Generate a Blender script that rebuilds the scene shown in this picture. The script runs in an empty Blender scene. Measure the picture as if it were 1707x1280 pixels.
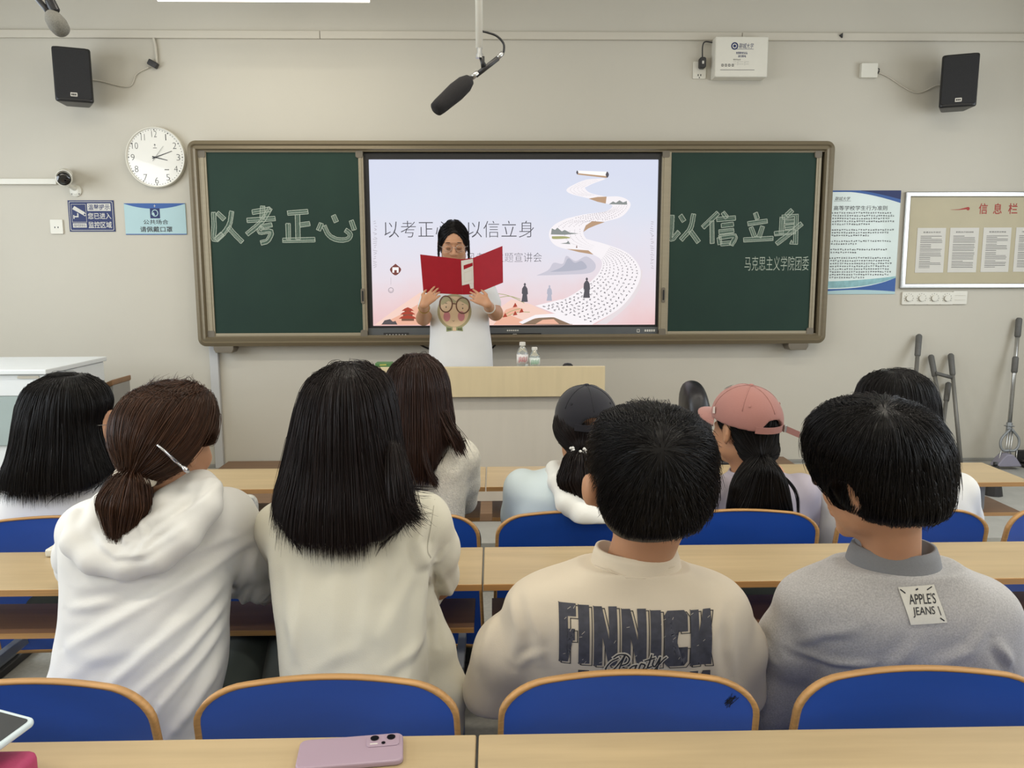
import bpy, bmesh, math, random
import numpy as np
from mathutils import Vector, Matrix
from mathutils.bvhtree import BVHTree
rnd = random.Random(7)
S = bpy.context.scene
COL = S.collection

# ------------------------------------------------------------------ camera
FPX, CX, CY = 1330.0, 853.5, 640.0
PITCH, YAW, ROLL = math.atan(185 / FPX), math.atan(31 / FPX), 0.003
EYE = np.array([0, 0, 1.5])
_w = np.array([math.sin(YAW) * math.cos(PITCH), math.cos(YAW) * math.cos(PITCH), -math.sin(PITCH)])
_r = np.array([math.cos(YAW), -math.sin(YAW), 0.0])
_u = np.cross(_r, _w)
_r, _u = _r - ROLL * _u, _u + ROLL * _r
cam_data = bpy.data.cameras.new('camera')
cam_data.sensor_width = 36.0
cam_data.lens = FPX / 1707 * 36
cam_data.clip_start = 0.05
cam = bpy.data.objects.new('camera', cam_data)
COL.objects.link(cam)
cam.matrix_world = Matrix(((_r[0], _u[0], -_w[0], EYE[0]), (_r[1], _u[1], -_w[1], EYE[1]), (_r[2], _u[2], -_w[2], EYE[2]), (0, 0, 0, 1)))
S.camera = cam

def at(px, py, Y):
    """the point of the room at depth Y seen at a pixel of the photograph (used to measure positions)"""
    d = _r * (px - CX) / FPX + _u * (CY - py) / FPX + _w
    return EYE + d * (Y - EYE[1]) / d[1]

def atz(px, py, Z):
    d = _r * (px - CX) / FPX + _u * (CY - py) / FPX + _w
    return EYE + d * (Z - EYE[2]) / d[2]

# ------------------------------------------------------------------ view, world, lights
S.view_settings.view_transform = 'Standard'
S.view_settings.look = 'None'
S.view_settings.gamma = 1.0
S.view_settings.use_curve_mapping = False
S.view_settings.exposure = 0.1
world = bpy.data.worlds.new('world')
S.world = world
world.use_nodes = True
world.node_tree.nodes['Background'].inputs[0].default_value = (0.8, 0.9, 1.0, 1)
world.node_tree.nodes['Background'].inputs[1].default_value = 0.6

def area(name, loc, target, sx, sy, watts, color):
    l = bpy.data.lights.new(name, 'AREA')
    l.shape = 'RECTANGLE'; l.size = sx; l.size_y = sy; l.energy = watts; l.color = color
    o = bpy.data.objects.new(name, l)
    o.location = loc
    o.rotation_euler = (Vector(target) - Vector(loc)).to_track_quat('-Z', 'Y').to_euler()
    COL.objects.link(o)
    return o

WARM = (1.0, 0.93, 0.80)
COOL = (0.86, 0.93, 1.0)
WINDOW_Y = (-1.6, 1.2, 3.4)
for y in WINDOW_Y:
    area('window_daylight', (-4.02, y, 2.0), (0, y, 1.2), 1.7, 1.5, 46, COOL)
    area('window_daylight', (4.02, y, 2.0), (0, y, 1.2), 1.7, 1.5, 34, COOL)
CEILING_LAMPS = [(x, y) for y in (-1.4, 0.9, 2.7) for x in (-2.0, 0.0, 2.0)]
for x, y in CEILING_LAMPS:
    area('lamp_light', (x, y, 3.30), (x, y, 0), 1.2, 0.12, 15, WARM)
BOARD_LAMP = (at(437, 0, 4.45)[0], 4.45, at(437, -3, 4.45)[2])
area('board_lamp_light', (BOARD_LAMP[0], BOARD_LAMP[1], BOARD_LAMP[2] - 0.012), (BOARD_LAMP[0], 5.1, 1.6), 1.2, 0.08, 4, WARM)

# ------------------------------------------------------------------ materials
def lin(c):
    if isinstance(c, str):
        c = tuple(int(c[i:i + 2], 16) / 255 for i in (0, 2, 4))
    return tuple(x / 12.92 if x <= 0.04045 else ((x + 0.055) / 1.055) ** 2.4 for x in c)

def mat(name, color, rough=0.6, metal=0.0, spec=0.5, var=0.0, vscale=(8, 8, 8), bump=0.0, bscale=(60, 60, 60), bdist=0.002, trans=0.0, sheen=0.0, coat=0.0, detail=4, color2=None, sss=0.0):
    m = bpy.data.materials.new(name)
    m.use_nodes = True
    nt = m.node_tree
    b = nt.nodes['Principled BSDF']
    c = lin(color)
    b.inputs['Base Color'].default_value = (*c, 1)
    b.inputs['Roughness'].default_value = rough
    b.inputs['Metallic'].default_value = metal
    b.inputs['Specular IOR Level'].default_value = spec
    b.inputs['Transmission Weight'].default_value = trans
    b.inputs['Sheen Weight'].default_value = sheen
    b.inputs['Coat Weight'].default_value = coat
    if sss:
        b.inputs['Subsurface Weight'].default_value = sss
        b.inputs['Subsurface Radius'].default_value = (0.012, 0.005, 0.003)
        b.inputs['Subsurface Scale'].default_value = 1.0
    if var or bump:
        tc = nt.nodes.new('ShaderNodeTexCoord')
    if var:
        mp = nt.nodes.new('ShaderNodeMapping'); mp.inputs['Scale'].default_value = vscale
        nz = nt.nodes.new('ShaderNodeTexNoise'); nz.inputs['Scale'].default_value = 1.0; nz.inputs['Detail'].default_value = detail
        mx = nt.nodes.new('ShaderNodeMix'); mx.data_type = 'RGBA'
        rp = nt.nodes.new('ShaderNodeValToRGB')
        rp.color_ramp.elements[0].position = 0.3; rp.color_ramp.elements[1].position = 0.7
        c2 = lin(color2) if color2 else tuple(max(0, x * (1 - var)) for x in c)
        c1 = c if color2 else tuple(min(1, x * (1 + var * 0.6)) for x in c)
        mx.inputs[6].default_value = (*c2, 1); mx.inputs[7].default_value = (*c1, 1)
        nt.links.new(tc.outputs['Object'], mp.inputs[0]); nt.links.new(mp.outputs[0], nz.inputs['Vector'])
        nt.links.new(nz.outputs[0], rp.inputs[0]); nt.links.new(rp.outputs[0], mx.inputs[0])
        nt.links.new(mx.outputs[2], b.inputs['Base Color'])
    if bump:
        mp2 = nt.nodes.new('ShaderNodeMapping'); mp2.inputs['Scale'].default_value = bscale
        nz2 = nt.nodes.new('ShaderNodeTexNoise'); nz2.inputs['Scale'].default_value = 1.0; nz2.inputs['Detail'].default_value = 3
        bp = nt.nodes.new('ShaderNodeBump'); bp.inputs['Strength'].default_value = bump; bp.inputs['Distance'].default_value = bdist
        nt.links.new(tc.outputs['Object'], mp2.inputs[0]); nt.links.new(mp2.outputs[0], nz2.inputs['Vector'])
        nt.links.new(nz2.outputs[0], bp.inputs['Height']); nt.links.new(bp.outputs[0], b.inputs['Normal'])
    return m

def glow(name, color, strength=1.0):
    m = bpy.data.materials.new(name)
    m.use_nodes = True
    nt = m.node_tree
    nt.nodes.remove(nt.nodes['Principled BSDF'])
    e = nt.nodes.new('ShaderNodeEmission')
    e.inputs[0].default_value = (*lin(color), 1); e.inputs[1].default_value = strength
    nt.links.new(e.outputs[0], nt.nodes['Material Output'].inputs[0])
    return m

# ------------------------------------------------------------------ mesh building
ORIGIN = {}

class MB:
    """collects shapes in room coordinates and links them as one mesh object"""
    def __init__(self):
        self.v = []; self.f = []; self.mi = []; self.mats = []; self.cur = 0
    def use(self, m):
        if m not in self.mats: self.mats.append(m)
        self.cur = self.mats.index(m); return self
    def add(self, vs, fs):
        n = len(self.v)
        self.v += [tuple(map(float, p)) for p in vs]
        for f in fs:
            self.f.append(tuple(i + n for i in f)); self.mi.append(self.cur)
        return self
    def box(self, c, s, rot=None):
        vs = []
        for x in (-.5, .5):
            for y in (-.5, .5):
                for z in (-.5, .5):
                    p = np.array([x * s[0], y * s[1], z * s[2]])
                    if rot is not None: p = rot @ p
                    vs.append(p + np.array(c))
        return self.add(vs, [(0, 1, 3, 2), (4, 6, 7, 5), (0, 4, 5, 1), (2, 3, 7, 6), (0, 2, 6, 4), (1, 5, 7, 3)])
    def box2(self, a, b):
        a, b = np.array(a, float), np.array(b, float)
        return self.box((a + b) / 2, np.abs(b - a))
    def tube(self, pts, r, n=8, cap=True, flat=1.0, up=None):
        P = np.array(pts, float); k = len(P)
        R = np.full(k, r, float) if np.isscalar(r) else np.array(r, float)
        T = np.gradient(P, axis=0); T /= np.linalg.norm(T, axis=1)[:, None] + 1e-12
        ref = np.array(up if up is not None else ([0, 0, 1] if abs(T[0][2]) < .9 else [1, 0, 0]), float)
        vs = []
        for i in range(k):
            a = np.cross(T[i], ref); a /= np.linalg.norm(a) + 1e-12
            b = np.cross(a, T[i]); ref = b
            for j in range(n):
                t = 2 * math.pi * j / n
                vs.append(P[i] + R[i] * (math.cos(t) * a + flat * math.sin(t) * b))
        fs = [(i * n + j, i * n + (j + 1) % n, (i + 1) * n + (j + 1) % n, (i + 1) * n + j) for i in range(k - 1) for j in range(n)]
        if cap: fs += [tuple(range(n))[::-1], tuple((k - 1) * n + j for j in range(n))]
        return self.add(vs, fs)
    def lathe(self, prof, c, axis=(0, 0, 1), n=24):
        ax = Vector(axis).normalized()
        q = Vector((0, 0, 1)).rotation_difference(ax).to_matrix()
        vs = []
        for r, z in prof:
            for j in range(n):
                t = 2 * math.pi * j / n
                vs.append(np.array(q @ Vector((r * math.cos(t), r * math.sin(t), z))) + np.array(c))
        k = len(prof)
        fs = [(i * n + j, i * n + (j + 1) % n, (i + 1) * n + (j + 1) % n, (i + 1) * n + j) for i in range(k - 1) for j in range(n)]
        fs += [tuple(range(n))[::-1], tuple((k - 1) * n + j for j in range(n))]
        return self.add(vs, fs)
    def prism(self, poly, d0, d1, fr):
        """polygon (u,v) pushed along the frame's normal from d0 to d1"""
        n = len(poly)
        vs = [fr(u, v, d0) for u, v in poly] + [fr(u, v, d1) for u, v in poly]
        fs = [tuple(range(n))[::-1], tuple(range(n, 2 * n))] + [(i, (i + 1) % n, n + (i + 1) % n, n + i) for i in range(n)]
        return self.add(vs, fs)
    def ring(self, outer, inner, d0, d1, fr):
        n = len(outer)
        vs = [fr(u, v, d) for d in (d0, d1) for pl in (outer, inner) for u, v in pl]
        fs = []
        for i in range(n):
            j = (i + 1) % n
            fs += [(i, n + i, n + j, j), (2 * n + i, 2 * n + j, 3 * n + j, 3 * n + i), (i, j, 2 * n + j, 2 * n + i), (n + i, 3 * n + i, 3 * n + j, n + j)]
        return self.add(vs, fs)
    def flat(self, poly, d, fr):
        return self.add([fr(u, v, d) for u, v in poly], [tuple(range(len(poly)))])
    def strip(self, A, B, d, fr):
        n = len(A)
        vs = [fr(u, v, d) for u, v in A] + [fr(u, v, d) for u, v in B]
        return self.add(vs, [(i, i + 1, n + i + 1, n + i) for i in range(n - 1)])
    def text(self, s, u0, u1, v0, v1, d, fr, bold=0.0, outline=0.0, shear=0.0, keep=False):
        vs, fs = text_mesh(s, bold, outline, shear)
        if not len(vs): return self
        lo, hi = vs.min(0), vs.max(0)
        su = (u1 - u0) / max(hi[0] - lo[0], 1e-6); sv = (v1 - v0) / max(hi[1] - lo[1], 1e-6)
        if keep:
            su = sv = min(abs(su), abs(sv))
        return self.add([fr(u0 + (p[0] - lo[0]) * su, v0 + (p[1] - lo[1]) * sv, d + p[2] * abs(sv)) for p in vs], fs)
    def stroke(self, pts, w, d, fr):
        """a flat ribbon along a polyline in the frame"""
        P = np.array(pts, float); T = np.gradient(P, axis=0); T /= np.linalg.norm(T, axis=1)[:, None] + 1e-12
        N = np.stack([-T[:, 1], T[:, 0]], 1); w = np.full(len(P), w) if np.isscalar(w) else np.array(w)
        return self.strip(P + N * w[:, None] / 2, P - N * w[:, None] / 2, d, fr)
    def build(self, name, m=None, parent=None, smooth=False, bevel=0.0, label=None, seg=2, fix=True):
        if m is not None and not self.mats: self.mats = [m]
        root = np.array(ORIGIN.get(parent.name, (0, 0, 0)) if parent is not None else (0, 0, 0))
        me = bpy.data.meshes.new(name)
        me.from_pydata([tuple(np.array(p) - root) for p in self.v], [], self.f)
        for x in self.mats: me.materials.append(x)
        me.polygons.foreach_set('material_index', self.mi)
        if fix:
            bm = bmesh.new(); bm.from_mesh(me); bmesh.ops.recalc_face_normals(bm, faces=bm.faces); bm.to_mesh(me); bm.free()
        return link(name, me, parent, root, smooth, bevel, label, seg)

def link(name, me, parent, root, smooth=False, bevel=0.0, label=None, seg=2):
    o = bpy.data.objects.new(name, me)
    COL.objects.link(o)
    if parent is not None: o.parent = parent
    ORIGIN[o.name] = tuple(root)
    if smooth: me.polygons.foreach_set('use_smooth', [True] * len(me.polygons))
    if bevel:
        b = o.modifiers.new('bevel', 'BEVEL'); b.width = bevel; b.segments = seg; b.limit_method = 'ANGLE'; b.angle_limit = 0.7
        me.polygons.foreach_set('use_smooth', [True] * len(me.polygons))
        w = o.modifiers.new('wn', 'WEIGHTED_NORMAL'); w.keep_sharp = False
    if label: o['label'] = label
    return o

def thing(name, label, cat, loc, group=None):
    o = bpy.data.objects.new(name, None)
    COL.objects.link(o)
    o.empty_display_size = 0.05
    o.location = tuple(map(float, loc))
    ORIGIN[o.name] = tuple(map(float, loc))
    tag(o, label, cat, group)
    return o

def tag(o, label, cat, group=None):
    o['label'] = label; o['category'] = cat
    if group: o['group'] = group
    return o

def structure(o):
    o['kind'] = 'structure'; return o

def copy_tree(o, dx, label=None):
    c = o.copy(); COL.objects.link(c); c.location = Vector(o.location) + Vector(dx)
    if label: c['label'] = label
    ORIGIN[c.name] = tuple(c.location)
    for ch in o.children:
        k = ch.copy(); COL.objects.link(k); k.parent = c
        for g in ch.children:
            q = g.copy(); COL.objects.link(q); q.parent = k
    return c

_TXT = {}
def text_mesh(s, bold=0.0, outline=0.0, shear=0.0):
    key = (s, bold, outline, shear)
    if key not in _TXT:
        cu = bpy.data.curves.new('t', 'FONT'); cu.body = s; cu.size = 1.0; cu.resolution_u = 3; cu.offset = bold; cu.shear = shear
        if outline:
            cu.fill_mode = 'NONE'; cu.bevel_depth = outline; cu.bevel_resolution = 0
        o = bpy.data.objects.new('t', cu); COL.objects.link(o)
        dg = bpy.context.evaluated_depsgraph_get()
        me = bpy.data.meshes.new_from_object(o.evaluated_get(dg))
        vs = np.zeros(len(me.vertices) * 3); me.vertices.foreach_get('co', vs)
        _TXT[key] = (vs.reshape(-1, 3), [tuple(p.vertices) for p in me.polygons])
        bpy.data.objects.remove(o); bpy.data.curves.remove(cu); bpy.data.meshes.remove(me)
    return _TXT[key]

def rrect(u0, u1, v0, v1, r, n=6):
    out = []
    for cx, cy, a in ((u1 - r, v1 - r, 0), (u0 + r, v1 - r, 90), (u0 + r, v0 + r, 180), (u1 - r, v0 + r, 270)):
        for i in range(n + 1):
            t = math.radians(a + 90 * i / n); out.append((cx + r * math.cos(t), cy + r * math.sin(t)))
    return out

def circle(cu, cv, r, n=24, rv=None):
    return [(cu + r * math.cos(2 * math.pi * i / n), cv + (rv or r) * math.sin(2 * math.pi * i / n)) for i in range(n)]

def wallframe(Y):
    """u = room X, v = room Z, pushed out of the front wall towards the room"""
    return lambda u, v, d: (u, Y - d, v)

def spline(pts, n=10):
    """Catmull-Rom through points"""
    P = np.array(pts, float); P = np.vstack([2 * P[0] - P[1], P, 2 * P[-1] - P[-2]])
    out = []
    for i in range(1, len(P) - 2):
        for t in np.linspace(0, 1, n, endpoint=False):
            a, b, c, d = P[i - 1:i + 3]
            out.append(.5 * (2 * b + (c - a) * t + (2 * a - 5 * b + 4 * c - d) * t * t + (3 * b - a - 3 * c + d) * t ** 3))
    out.append(P[-2]); return np.array(out)

def rot_z(a):
    c, s = math.cos(a), math.sin(a); return np.array([[c, -s, 0], [s, c, 0], [0, 0, 1.0]])
def rot_x(a):
    c, s = math.cos(a), math.sin(a); return np.array([[1.0, 0, 0], [0, c, -s], [0, s, c]])
def rot_y(a):
    c, s = math.cos(a), math.sin(a); return np.array([[c, 0, s], [0, 1.0, 0], [-s, 0, c]])
# ------------------------------------------------------------------ shared materials
WALL_Y = 5.17
M = {}
M['wall'] = mat('wall_paint', 'c2bdb0', 0.75, var=0.03, vscale=(1.2, 1.2, 1.2), bump=0.15, bscale=(40, 40, 40))
M['ceil'] = mat('ceiling_paint', 'dedad0', 0.85, var=0.02, vscale=(1, 1, 1))
M['floor'] = mat('floor_terrazzo', 'a8a59c', 0.45, var=0.12, vscale=(60, 60, 60))
M['platform'] = mat('platform_concrete', 'a3a29c', 0.5, var=0.08, vscale=(14, 14, 14))
M['white_plastic'] = mat('white_plastic', 'd9d6ca', 0.45, var=0.015, vscale=(20, 20, 20))
M['trim'] = mat('trunking_plastic', 'c6c0b2', 0.55, var=0.02, vscale=(2, 30, 30))
M['dark'] = mat('dark_grey_plastic', '2b2a2b', 0.45, var=0.1, vscale=(60, 60, 60))
M['black'] = mat('black_plastic', '161618', 0.4, var=0.1, vscale=(90, 90, 90))
M['grey_metal'] = mat('grey_painted_metal', '8b8f92', 0.4, metal=0.3, var=0.04, vscale=(6, 6, 6))
M['steel'] = mat('brushed_steel', 'b9b9b7', 0.28, metal=0.9, var=0.06, vscale=(4, 4, 80))
M['wood'] = mat('pale_laminate', 'b29d79', 0.38, var=0.10, vscale=(3.0, 34, 34), bump=0.08, bscale=(6, 90, 90), detail=6)
M['ply'] = mat('plywood_edge', 'b08a55', 0.5, var=0.25, vscale=(3, 8, 220), detail=3)
M['wood_dark'] = mat('brown_board', '7d5d42', 0.5, var=0.14, vscale=(3, 40, 40))
M['blue'] = mat('blue_seat_laminate', '2251b4', 0.35, var=0.07, vscale=(3, 14, 14), coat=0.1)
M['paper'] = mat('paper', 'cfccc4', 0.8, var=0.02, vscale=(20, 20, 20))
M['ink'] = mat('dark_ink', '3d3d3f', 0.8, var=0.05, vscale=(50, 50, 50))
M['tube'] = glow('lit_tube', 'fff7e6', 3.0)

# ------------------------------------------------------------------ the room
def slab(name, a, b, m):
    return structure(MB().box2(a, b).build(name, m))
slab('floor', (-4.2, -4.0, -0.12), (4.2, WALL_Y + .1, 0), M['floor'])
slab('ceiling', (-4.2, -4.0, 3.42), (4.2, WALL_Y + .1, 3.52), M['ceil'])
slab('wall_front', (-4.2, WALL_Y, 0), (4.2, WALL_Y + .2, 3.42), M['wall'])
slab('wall_back', (-4.2, -4.2, 0), (4.2, -4.0, 3.42), M['wall'])
slab('trim_6', (-4.2, 3.62, 0), (4.2, WALL_Y, 0.24), M['platform'])
# left and right walls with three window openings each
for sgn, nm in ((-1, 'wall_left'), (1, 'wall_right')):
    wl = MB()
    edges = [-4.0]
    for y in WINDOW_Y: edges += [y - .9, y + .9]
    edges.append(WALL_Y + .2)
    for i in range(0, len(edges), 2): wl.box2((sgn * 4.4, edges[i], 0), (sgn * 4.2, edges[i + 1], 3.42))
    for y in WINDOW_Y:
        wl.box2((sgn * 4.4, y - .9, 0), (sgn * 4.2, y + .9, 1.2)).box2((sgn * 4.4, y - .9, 2.8), (sgn * 4.2, y + .9, 3.42))
    structure(wl.build(nm, M['wall']))
M['glass'] = mat('window_glass', 'ffffff', 0.02, trans=1.0)
for k, (sgn, y) in enumerate([(s_, y_) for s_ in (-1, 1) for y_ in WINDOW_Y]):
    wf = lambda u, v, d: (sgn * 4.3 + d, u, v)
    w = MB()
    o_, i_ = rrect(y - .9, y + .9, 1.2, 2.8, .01), rrect(y - .84, y + .84, 1.26, 2.74, .01)
    w.ring(o_, i_, -.04, .04, wf).box2((sgn * 4.3 - .03, y - .02, 1.26), (sgn * 4.3 + .03, y + .02, 2.74))
    wo = structure(w.build('window_%d' % (k + 1), M['white_plastic']))
    MB().box2((sgn * 4.3 - .005, y - .84, 1.26), (sgn * 4.3 + .005, y + .84, 2.74)).build('pane', M['glass'], wo)
# cable trunking below the ceiling, and a vertical conduit under the board
zt, zb = at(850, 54, WALL_Y)[2], at(850, 67, WALL_Y)[2]
t = MB()
for a, b in ((-4.2, -1.05), (-1.047, 1.55), (1.553, 4.2)):
    t.box2((a, WALL_Y - .022, zb), (b, WALL_Y, zt))
structure(t.build('trim_1', M['trim'], bevel=.003))
p0, p1 = at(352, 580, WALL_Y), at(366, 770, WALL_Y)
structure(MB().box2((p0[0] - .005, WALL_Y - .03, .24), (p0[0] + .05, WALL_Y, p0[2] + .06)).build('trim_2', mat('conduit_grey', 'b9b9b8', .5, var=.02), bevel=.004))
structure(MB().box2((-4.2, WALL_Y - .012, .24), (4.2, WALL_Y, .262)).build('baseboard_front', mat('skirting', '8d8c86', .5, var=.04), bevel=.003))
structure(MB().box2((4.188, -4, 0), (4.2, WALL_Y, .09)).build('baseboard_right', mat('skirting_right', '8d8c86', .5, var=.04), bevel=.003))

# ceiling lamps
def lamp(x, y, z, label, w=1.25):
    t = thing('ceiling_lamp', label, 'lamp', (x, y, z))
    MB().box2((x - w / 2, y - .08, z + .02), (x + w / 2, y + .08, z + .08)).build('housing', M['white_plastic'], t, bevel=.01)
    d = MB()
    for dy in (-.035, .035): d.tube([(x - w / 2 + .03, y + dy, z + .006), (x + w / 2 - .03, y + dy, z + .006)], .013, 10)
    d.build('lamp_tube', M['tube'], t, smooth=True)
    for dx in (-.4, .4): MB().tube([(x + dx, y, z + .08), (x + dx, y, 3.42)], .006, 8).build('hanging_rod', M['steel'], t, smooth=True)
    return t
lamp(BOARD_LAMP[0], BOARD_LAMP[1], BOARD_LAMP[2], 'lit white strip lamp hanging in front of the board, only its lower edge in view', w=at(625, 0, 4.45)[0] - at(250, 0, 4.45)[0])
# ------------------------------------------------------------------ the sliding blackboard with the display in its middle
def wp(px, py, Y=WALL_Y):
    p = at(px, py, Y); return (p[0], p[2])
def wps(lst, Y=WALL_Y): return [wp(a, b, Y) for a, b in lst]
def zp(lst, x0, y0, s, Y): return [wp(x0 + a / s, y0 + b / s, Y) for a, b in lst]

M['champagne'] = mat('champagne_aluminium', '766b55', 0.42, metal=0.25, var=0.05, vscale=(2, 60, 60))
M['champagne_light'] = mat('pale_aluminium', '978d77', 0.42, metal=0.25, var=0.05, vscale=(2, 60, 60))
M['channel'] = mat('dark_channel', '4a4238', 0.6, var=0.08, vscale=(4, 4, 4))
M['corner'] = mat('corner_cap', '6b6355', 0.5, var=0.05, vscale=(30, 30, 30))
M['green'] = mat('green_chalkboard', '22392f', 0.62, spec=0.25, var=0.16, vscale=(2.2, 2.2, 2.2), color2='1d322b')
M['chalk'] = mat('chalk_line', 'a9b3a5', 0.95, var=0.25, vscale=(160, 160, 160))
M['chalk_fill'] = mat('chalk_shading', '4d6256', 0.95, var=0.3, vscale=(220, 220, 220))

YF = 5.05                                  # front of the frame
U0, U1 = at(310, 235, YF)[0], at(1394, 235, YF)[0]
V1, V0 = at(853, 234, YF)[2], at(853, 575, YF)[2]
fr = wallframe(YF)
board = thing('blackboard_frame', 'wide champagne aluminium frame of the green sliding blackboard on the front wall', 'blackboard', ((U0 + U1) / 2, WALL_Y - .02, V0))
b = MB()
fw = .058
prev = rrect(U0, U1, V0, V1, .05, 6)
def rect_like(u0, u1, v0, v1, r, n=6): return rrect(u0, u1, v0, v1, r, n)
steps = [(0, .012), (.022, 0), (.03, .010), (.05, .004), (fw, .02)]
for (i0, d0), (i1, d1) in zip(steps[:-1], steps[1:]):
    A = rrect(U0 + i0, U1 - i0, V0 + i0, V1 - i0, max(.05 - i0, .004)); B = rrect(U0 + i1, U1 - i1, V0 + i1, V1 - i1, max(.05 - i1, .004))
    n = len(A)
    b.add([fr(u, v, -d0) for u, v in A] + [fr(u, v, -d1) for u, v in B], [(i, (i + 1) % n, n + (i + 1) % n, n + i) for i in range(n)])
A = rrect(U0, U1, V0, V1, .05); B = rrect(U0 + fw, U1 - fw, V0 + fw, V1 - fw, .004); n = len(A)
b.add([fr(u, v, -.012) for u, v in A] + [fr(u, v, -(WALL_Y - YF)) for u, v in A], [(i, (i + 1) % n, n + (i + 1) % n, n + i) for i in range(n)])
b.add([fr(u, v, -.02) for u, v in B] + [fr(u, v, -.1) for u, v in B], [(i, (i + 1) % n, n + (i + 1) % n, n + i) for i in range(n)])
b.build('frame', M['champagne'], board)
MB().box2((U0 + .03, WALL_Y - .022, V0 + .03), (U1 - .03, WALL_Y - .002, V1 - .03)).build('backing', M['channel'], board)
for v in (V0 + fw - .012, V1 - fw - .006):
    MB().box2((U0 + fw, YF + .02, v), (U1 - fw, WALL_Y - .02, v + .018)).build('slide_rail', M['champagne'], board, bevel=.002)
for a, c in ((358, 391), (1312, 1345)):
    ua, uc = at(a, 577, YF + .03)[0], at(c, 577, YF + .03)[0]
    MB().prism([(ua + .012, V0 - .042), (uc - .012, V0 - .042), (uc, V0 - .02), (uc, V0), (ua, V0), (ua, V0 - .02)], -.005, -.11, fr).build('mounting_bracket', M['corner'], board, bevel=.003)

YP = 5.078
pf = wallframe(YP)
def chalkboard(label, px0, px1, gx0, gx1, lock_left):
    u0, u1 = at(px0, 400, YP)[0], at(px1, 400, YP)[0]
    g0, g1 = at(gx0, 400, YP)[0], at(gx1, 400, YP)[0]
    v0, v1 = V0 + fw - .004, V1 - fw + .002
    h0, h1 = at(500, 555, YP)[2], at(500, 254, YP)[2]
    t = thing('sliding_chalkboard', label, 'chalkboard', ((u0 + u1) / 2, YP + .02, v0), 'sliding green chalkboards')
    s = MB().box2((g0 - .01, YP + .004, h0 - .01), (g1 + .01, YP + .02, h1 + .01)).build('writing_surface', M['green'], t)
    for nm, a, c in (('left', (u0, v0), (g0, v1)), ('right', (g1, v0), (u1, v1))):
        MB().box2((a[0], YP - .004, a[1]), (c[0], YP + .024, c[1])).box2((a[0] + .012, YP - .008, a[1]), (c[0] - .012, YP, c[1])).build('stile', M['champagne_light'], t, bevel=.002)
    for a, c in ((v0, h0), (h1, v1)):
        MB().box2((g0, YP - .003, a), (g1, YP + .024, c)).build('rail', M['champagne_light'], t, bevel=.003)
    for u in (u0, u1 - .045):
        for v in (v0, v1 - .045):
            MB().prism(rrect(u, u + .045, v, v + .045, .012), .0085, -.02, pf).build('corner_cap', M['corner'], t, bevel=.002)
    lu = u0 + .012 if lock_left else u1 - .036
    lv = at(853, 505, YP)[2]
    h = MB().prism(rrect(lu, lu + .024, lv, lv + .095, .01), .014, -.002, pf).build('latch', M['corner'], t, bevel=.002)
    MB().prism(rrect(lu + .007, lu + .017, lv + .015, lv + .08, .004), .0155, .013, pf).build('recess', M['black'], h)
    return t, s
lb, ls = chalkboard('left green chalkboard with four big chalk characters, beside the clock', 338, 609, 351, 601, False)
rb, rs = chalkboard('right green chalkboard with four big chalk characters and a small line of chalk writing', 1101, 1363, 1116, 1355, True)

L_STROKES = [
 [(178, 428), (182, 500), (180, 574), (226, 543)], [(198, 430), (236, 466)], [(276, 422), (264, 490), (232, 540), (192, 578)], [(258, 508), (295, 550), (333, 587)],
 [(385, 428), (482, 412)], [(442, 395), (438, 462)], [(358, 472), (508, 462)], [(482, 405), (435, 478), (356, 546)], [(432, 506), (490, 494)], [(436, 504), (424, 534), (486, 530), (468, 578), (430, 592)],
 [(574, 432), (682, 424)], [(626, 440), (630, 572)], [(638, 496), (692, 488)], [(576, 488), (578, 574)], [(548, 578), (720, 574)],
 [(754, 486), (738, 525)], [(768, 500), (792, 548), (838, 574), (892, 572), (908, 545), (882, 522)], [(818, 444), (834, 480)], [(914, 472), (930, 522)]]
R_STROKES = [
 [(103, 468), (100, 540), (98, 603), (142, 560)], [(148, 468), (170, 502)], [(224, 460), (206, 540), (152, 606)], [(206, 556), (252, 620)],
 [(362, 454), (275, 536)], [(326, 500), (328, 626)], [(388, 452), (410, 482)], [(354, 492), (460, 482)], [(380, 526), (448, 518)], [(366, 562), (450, 552)], [(366, 592), (372, 632)], [(366, 592), (456, 584), (434, 636)], [(376, 628), (432, 624)],
 [(570, 454), (582, 490)], [(528, 516), (638, 500)], [(546, 536), (566, 590)], [(612, 530), (592, 590)], [(504, 606), (670, 598)],
 [(778, 438), (745, 470)], [(722, 478), (716, 572)], [(722, 478), (802, 468), (796, 630), (768, 618)], [(736, 506), (790, 500)], [(736, 536), (790, 530)], [(678, 572), (796, 560)], [(832, 514), (762, 572), (690, 628)]]
def chalk(parent, strokes, x0, y0, s):
    m = MB()
    for i, st in enumerate(strokes):
        P = np.array(zp(st, x0, y0, s, YP))
        if len(P) > 2: P = spline(P, 4) if not (len(st) in (4, 5) and abs(st[1][1] - st[0][1]) < 20) else np.array(P)
        w = .0135
        T = np.gradient(P, axis=0); T /= np.linalg.norm(T, axis=1)[:, None]
        N = np.stack([-T[:, 1], T[:, 0]], 1)
        A, B = P + N * w, P - N * w
        m.use(M['chalk_fill']).strip(A, B, -.0035 + .0001 * (i % 7), pf)
        loop = np.vstack([A, B[::-1], A[:1]])
        for k in range(len(loop) - 1):
            q = loop[k:k + 2] + np.array([[rnd.uniform(-.0012, .0012), rnd.uniform(-.0012, .0012)] for _ in (0, 1)])
            m.use(M['chalk']).stroke(q, .0042, -.0022 + .0001 * (i % 7), pf)
        for k in range(2):
            o = rnd.uniform(-.5, .5) * w
            m.stroke(P + N * o, .0022, -.0025, pf)
    return m
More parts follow.
